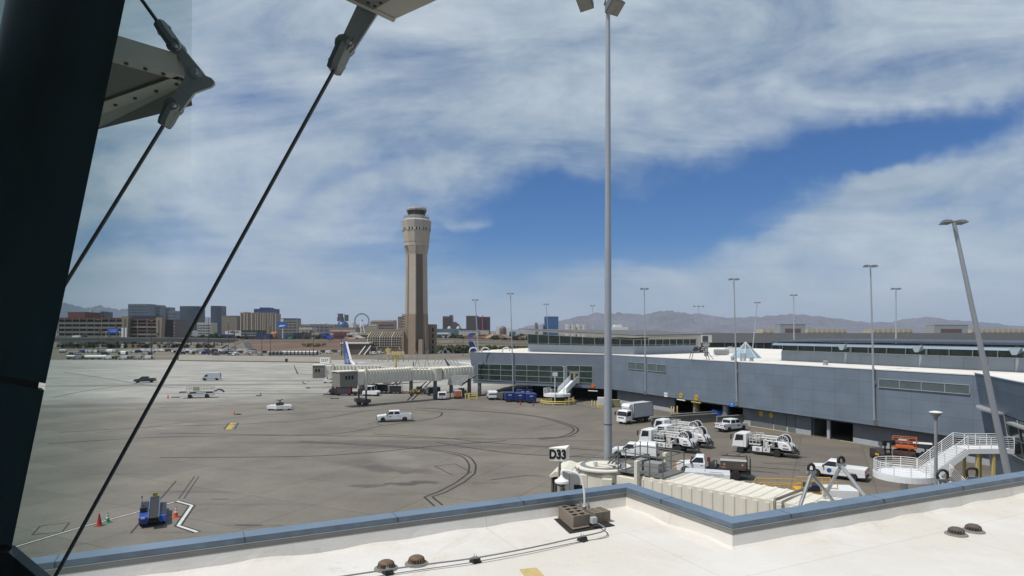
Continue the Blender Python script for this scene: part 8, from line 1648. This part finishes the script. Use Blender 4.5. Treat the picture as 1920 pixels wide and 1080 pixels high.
for u, v, lab in ((617.5, 634, 'small bright blue road sign right of centre'), (882, 632, 'small bright blue road sign right of the control tower')): t = thing('road_sign', lab, 'road sign', ((u-960)/F*640, 640, 0)); z = H-(v-HZ)*640/F; MB().box(-2.6, 2.6, -.2, 0, z-.2, z+2.6).build('sign_board', mat('road_sign_blue', (0, 0, 0)), t); MB().tube((0, .2, 0), (0, .2, z), .25, n=6).build('sign_post', dkgrey, t)
city('tan wall under the overpass', 236, 270, 645, 620, gtn, depth=2, name='low_wall', cat='wall'); city('long white roof building low behind the palms', 325, 352, 621, 1200, whb, name='low_building', roof=(whb, 1, .8))
wb = thing('white_semi_truck', 'tiny white truck on the road overpass', 'truck', P(145, 634.4, 592)); MB().box(-2.5, 2.5, -1, 1, .5, 2.8).build('cargo_box', white, wb); MB().box(-4.2, -2.6, -1, 1, .5, 2.3).build('cab', white, wb, bevel=.1)
# ------------------------------------------------------------ houses and trees
lm = [mat('foliage_a', (.045, .065, .025), .8, 0, .4, .4), mat('foliage_b', (.03, .045, .02), .8, 0, .4, .4), mat('foliage_c', (.085, .10, .03), .8, 0, .35, .4), mat('foliage_dry', (.11, .095, .05), .8, 0, .3, .4)]
bark = mat('bark', (.12, .09, .06), .9, 0, .2, 1)
def leafblob(mb, c, rx, rz_, n, rnd, s=.55):
    for _ in range(n):
        while True:
            p = Vector((rnd.uniform(-1, 1), rnd.uniform(-1, 1), rnd.uniform(-1, 1)))
            if p.length < 1: break
        p = p*(.55+.45*rnd.random()); p = Vector((c[0]+p.x*rx, c[1]+p.y*rx, c[2]+p.z*rz_)); a = Vector((rnd.uniform(-1, 1), rnd.uniform(-1, 1), rnd.uniform(-1, 1))).normalized()*s; b = a.orthogonal().normalized()*s; b.rotate(Matrix.Rotation(rnd.uniform(0, 6), 3, a)); mb.poly([p-a-b*.5, p+a-b*.6, p+a*.8+b*.7, p-a*.7+b*.6])
def tree_proto(seed, lmi, h, r):
    rnd = random.Random(seed); t = thing('tree', '', 'tree'); m = MB().tube((0, 0, 0), (0, 0, h*.45), .28, .16, 6)
    for k in range(5): a = k*1.26+rnd.random(); m.tube((0, 0, h*.38), (math.cos(a)*r*.6, math.sin(a)*r*.6, h*.68), .12, .05, 4)
    m.build('trunk', bark, t); m = MB()
    for k in range(8): a = rnd.uniform(0, 6.3); q = rnd.uniform(.1, .6); leafblob(m, (math.cos(a)*r*q, math.sin(a)*r*q, h*rnd.uniform(.5, .85)), r*.48, h*.2, 60, rnd)
    m.build('crown', lm[lmi], t); return t
def palm_proto(seed):
    rnd = random.Random(seed); t = thing('palm_tree', '', 'palm tree'); h = 11; MB().tube((0, 0, 0), (.3, 0, h), .3, .2, 6).build('trunk', bark, t); m = MB()
    for k in range(26):
        a = rnd.uniform(0, 6.3); el = rnd.uniform(-.6, 1.1); d = Vector((math.cos(a)*math.cos(el), math.sin(a)*math.cos(el), math.sin(el))); p0_ = Vector((.3, 0, h)); p1_ = p0_+d*1.3; p2_ = p1_+(d+Vector((0, 0, -.9))).normalized()*1.2; w = Vector((-d.y, d.x, 0))*.3
        m.poly([p0_, p1_-w, p2_, p1_+w])
    m.build('crown', lm[1], t); return t
tps = [tree_proto(1, 0, 8, 3.6), tree_proto(2, 1, 7, 3.4), tree_proto(3, 2, 6, 3.2)]; pm_ = palm_proto(4); used = set()
def plant(i, u, Y, label, group, sc=1.0, z=0):
    src = pm_ if i == 9 else tps[i]; loc = Vector(((u-960)/F*Y, Y, z)); 
    if i not in used: used.add(i); t = src; t.location = loc; t['label'] = label; t['group'] = group; t.scale = (sc, sc, sc)
    else: t = dup(src, loc, rt.uniform(0, 6), label, group, (sc, sc, sc*rt.uniform(.85, 1.15)))
    return t
rt = random.Random(21)
for i in range(22): plant(9, 262+rt.uniform(0, 200) if i < 14 else 566+rt.uniform(0, 45), rt.uniform(680, 800), 'tall palm in the dark row behind the road overpass' if i < 14 else 'palm in the row right of the golden towers', 'palms beyond the overpass', rt.uniform(.9, 1.35))
for i in range(34): plant(rt.choice([0, 1, 1]), 300+rt.uniform(0, 165), rt.uniform(690, 820), 'dark green tree in the thick row behind the road overpass', 'dark trees beyond the overpass', rt.uniform(1.1, 1.75))
for i in range(16): plant(rt.choice([0, 1]), 118+rt.uniform(0, 180), rt.uniform(690, 760), 'dark tree in front of the parking garages', 'dark trees before the garages', rt.uniform(.9, 1.4))
for i in range(26): plant(rt.choice([0, 1, 2]), 465+rt.uniform(0, 225), rt.uniform(720, 860), 'green tree among the low city buildings', 'trees among the low city buildings', rt.uniform(.8, 1.4))
for i in range(70): plant(rt.choice([0, 1, 1, 2]), 816+rt.uniform(0, 180), rt.uniform(760, 1500), 'dark tree among the small houses right of the control tower', 'trees among the small houses', rt.uniform(1.0, 1.6))
hs = None; hw = [mat('house_w%d' % i, c, .85, 0, .1, .3) for i, c in enumerate(((.42, .36, .28), (.5, .47, .42), (.32, .24, .18)))]
for i in range(44):
    Y = rt.uniform(800, 1450); u = 868+rt.uniform(0, 130) if i < 34 else rt.uniform(575, 690); lab = ['tan', 'pale', 'brown'][i % 3]+(' small house right of the control tower' if i < 34 else ' small house among the trees left of the control tower')
    if i < 3: t = thing('house', lab, 'house', group='small houses in the city'); MB().box(-6, 6, 0, 9, 0, 4.5).build('wall', hw[i], t); MB().side([(-6.6, 4.51), (6.6, 4.51), (0, 7.2)], -.6, 9.6).build('roof', mat('house_roof%d' % i, ((.30, .17, .12), (.34, .31, .28), (.22, .14, .10))[i], .9, 0, .1, .3), t); MB().box(-3, -1.5, -.05, -.01, 1.2, 2.8).box(1.5, 3, -.05, -.01, 1.2, 2.8).build('window', win_d, t); hs = (hs or [])+[t]
    else: t = dup(hs[i % 3], (0, 0, 0), 0, lab)
    t.location = ((u-960)/F*Y, Y, 0); t.rotation_euler = (0, 0, rt.uniform(-.5, .5)); q = rt.uniform(.9, 1.7); t.scale = (q, q, q)
def shrubs(name, label, regs, lmi, seed):
    rnd = random.Random(seed); m = MB()
    for (u0, u1, Y0, Y1, n, hh, z) in regs:
        for _ in range(n): u = rnd.uniform(u0, u1); Y = rnd.uniform(Y0, Y1); leafblob(m, ((u-960)/F*Y, Y, z+hh*.4), rnd.uniform(1.5, 3.2), hh*rnd.uniform(.4, .7), 46, rnd, .6)
    o = m.build(name, lm[lmi]); tag(o, label, 'shrubs', kind='stuff')
shrubs('shrubbery', 'olive green thicket left of the low annex', [(566, 612, 545, 600, 46, 5.5, 0)], 2, 5)
shrubs('shrubbery', 'green and yellow brush between control tower and wing', [(818, 885, 470, 590, 70, 4.5, 0), (885, 1000, 500, 590, 60, 4, 0)], 2, 6); shrubs('shrubbery', 'dark brush under the road overpass', [(110, 400, 600, 640, 90, 4.5, 0), (830, 880, 455, 480, 20, 4, 0)], 1, 7)
rwm = mat('retaining_wall_pink', (.24, .135, .105), .9, 0, .1, .2); city('reddish wall right of the second blue tail', 887, 914, 651, 560, rwm, depth=2, name='retaining_wall', cat='wall'); city('brown retaining wall below the right overpasses', 916, 1000, 652, 595, mat('rw_brown', (.16, .11, .08), .9, 0, .15, .1), depth=2, name='retaining_wall', cat='wall')
# low horizon greenery so that the city does not stand on bare desert
rnd = random.Random(31); m = MB()
for _ in range(420): Y = rnd.uniform(900, 2300); u = rnd.uniform(60, 1000); leafblob(m, ((u-960)/F*Y, Y, 3), rnd.uniform(5, 10), rnd.uniform(3, 6), 14, rnd, 2.2)
tag(m.build('distant_vegetation', lm[1]), 'distant dark trees scattered between the city buildings', 'trees', kind='stuff')
# ------------------------------------------------------------ haze
hm = bpy.data.materials.new('haze_air'); hm.use_nodes = True; t = hm.node_tree; t.nodes.clear(); pv = t.nodes.new('ShaderNodeVolumePrincipled'); pv.inputs['Color'].default_value = (.72, .82, 1, 1); pv.inputs['Density'].default_value = .000038; pv.inputs['Anisotropy'].default_value = .0; ou = t.nodes.new('ShaderNodeOutputMaterial'); t.links.new(pv.outputs[0], ou.inputs['Volume'])
hb_ = MB().box(-42000, 42000, -400, 41500, -6.5, 1200).build('haze', hm); hb_['kind'] = 'stuff'
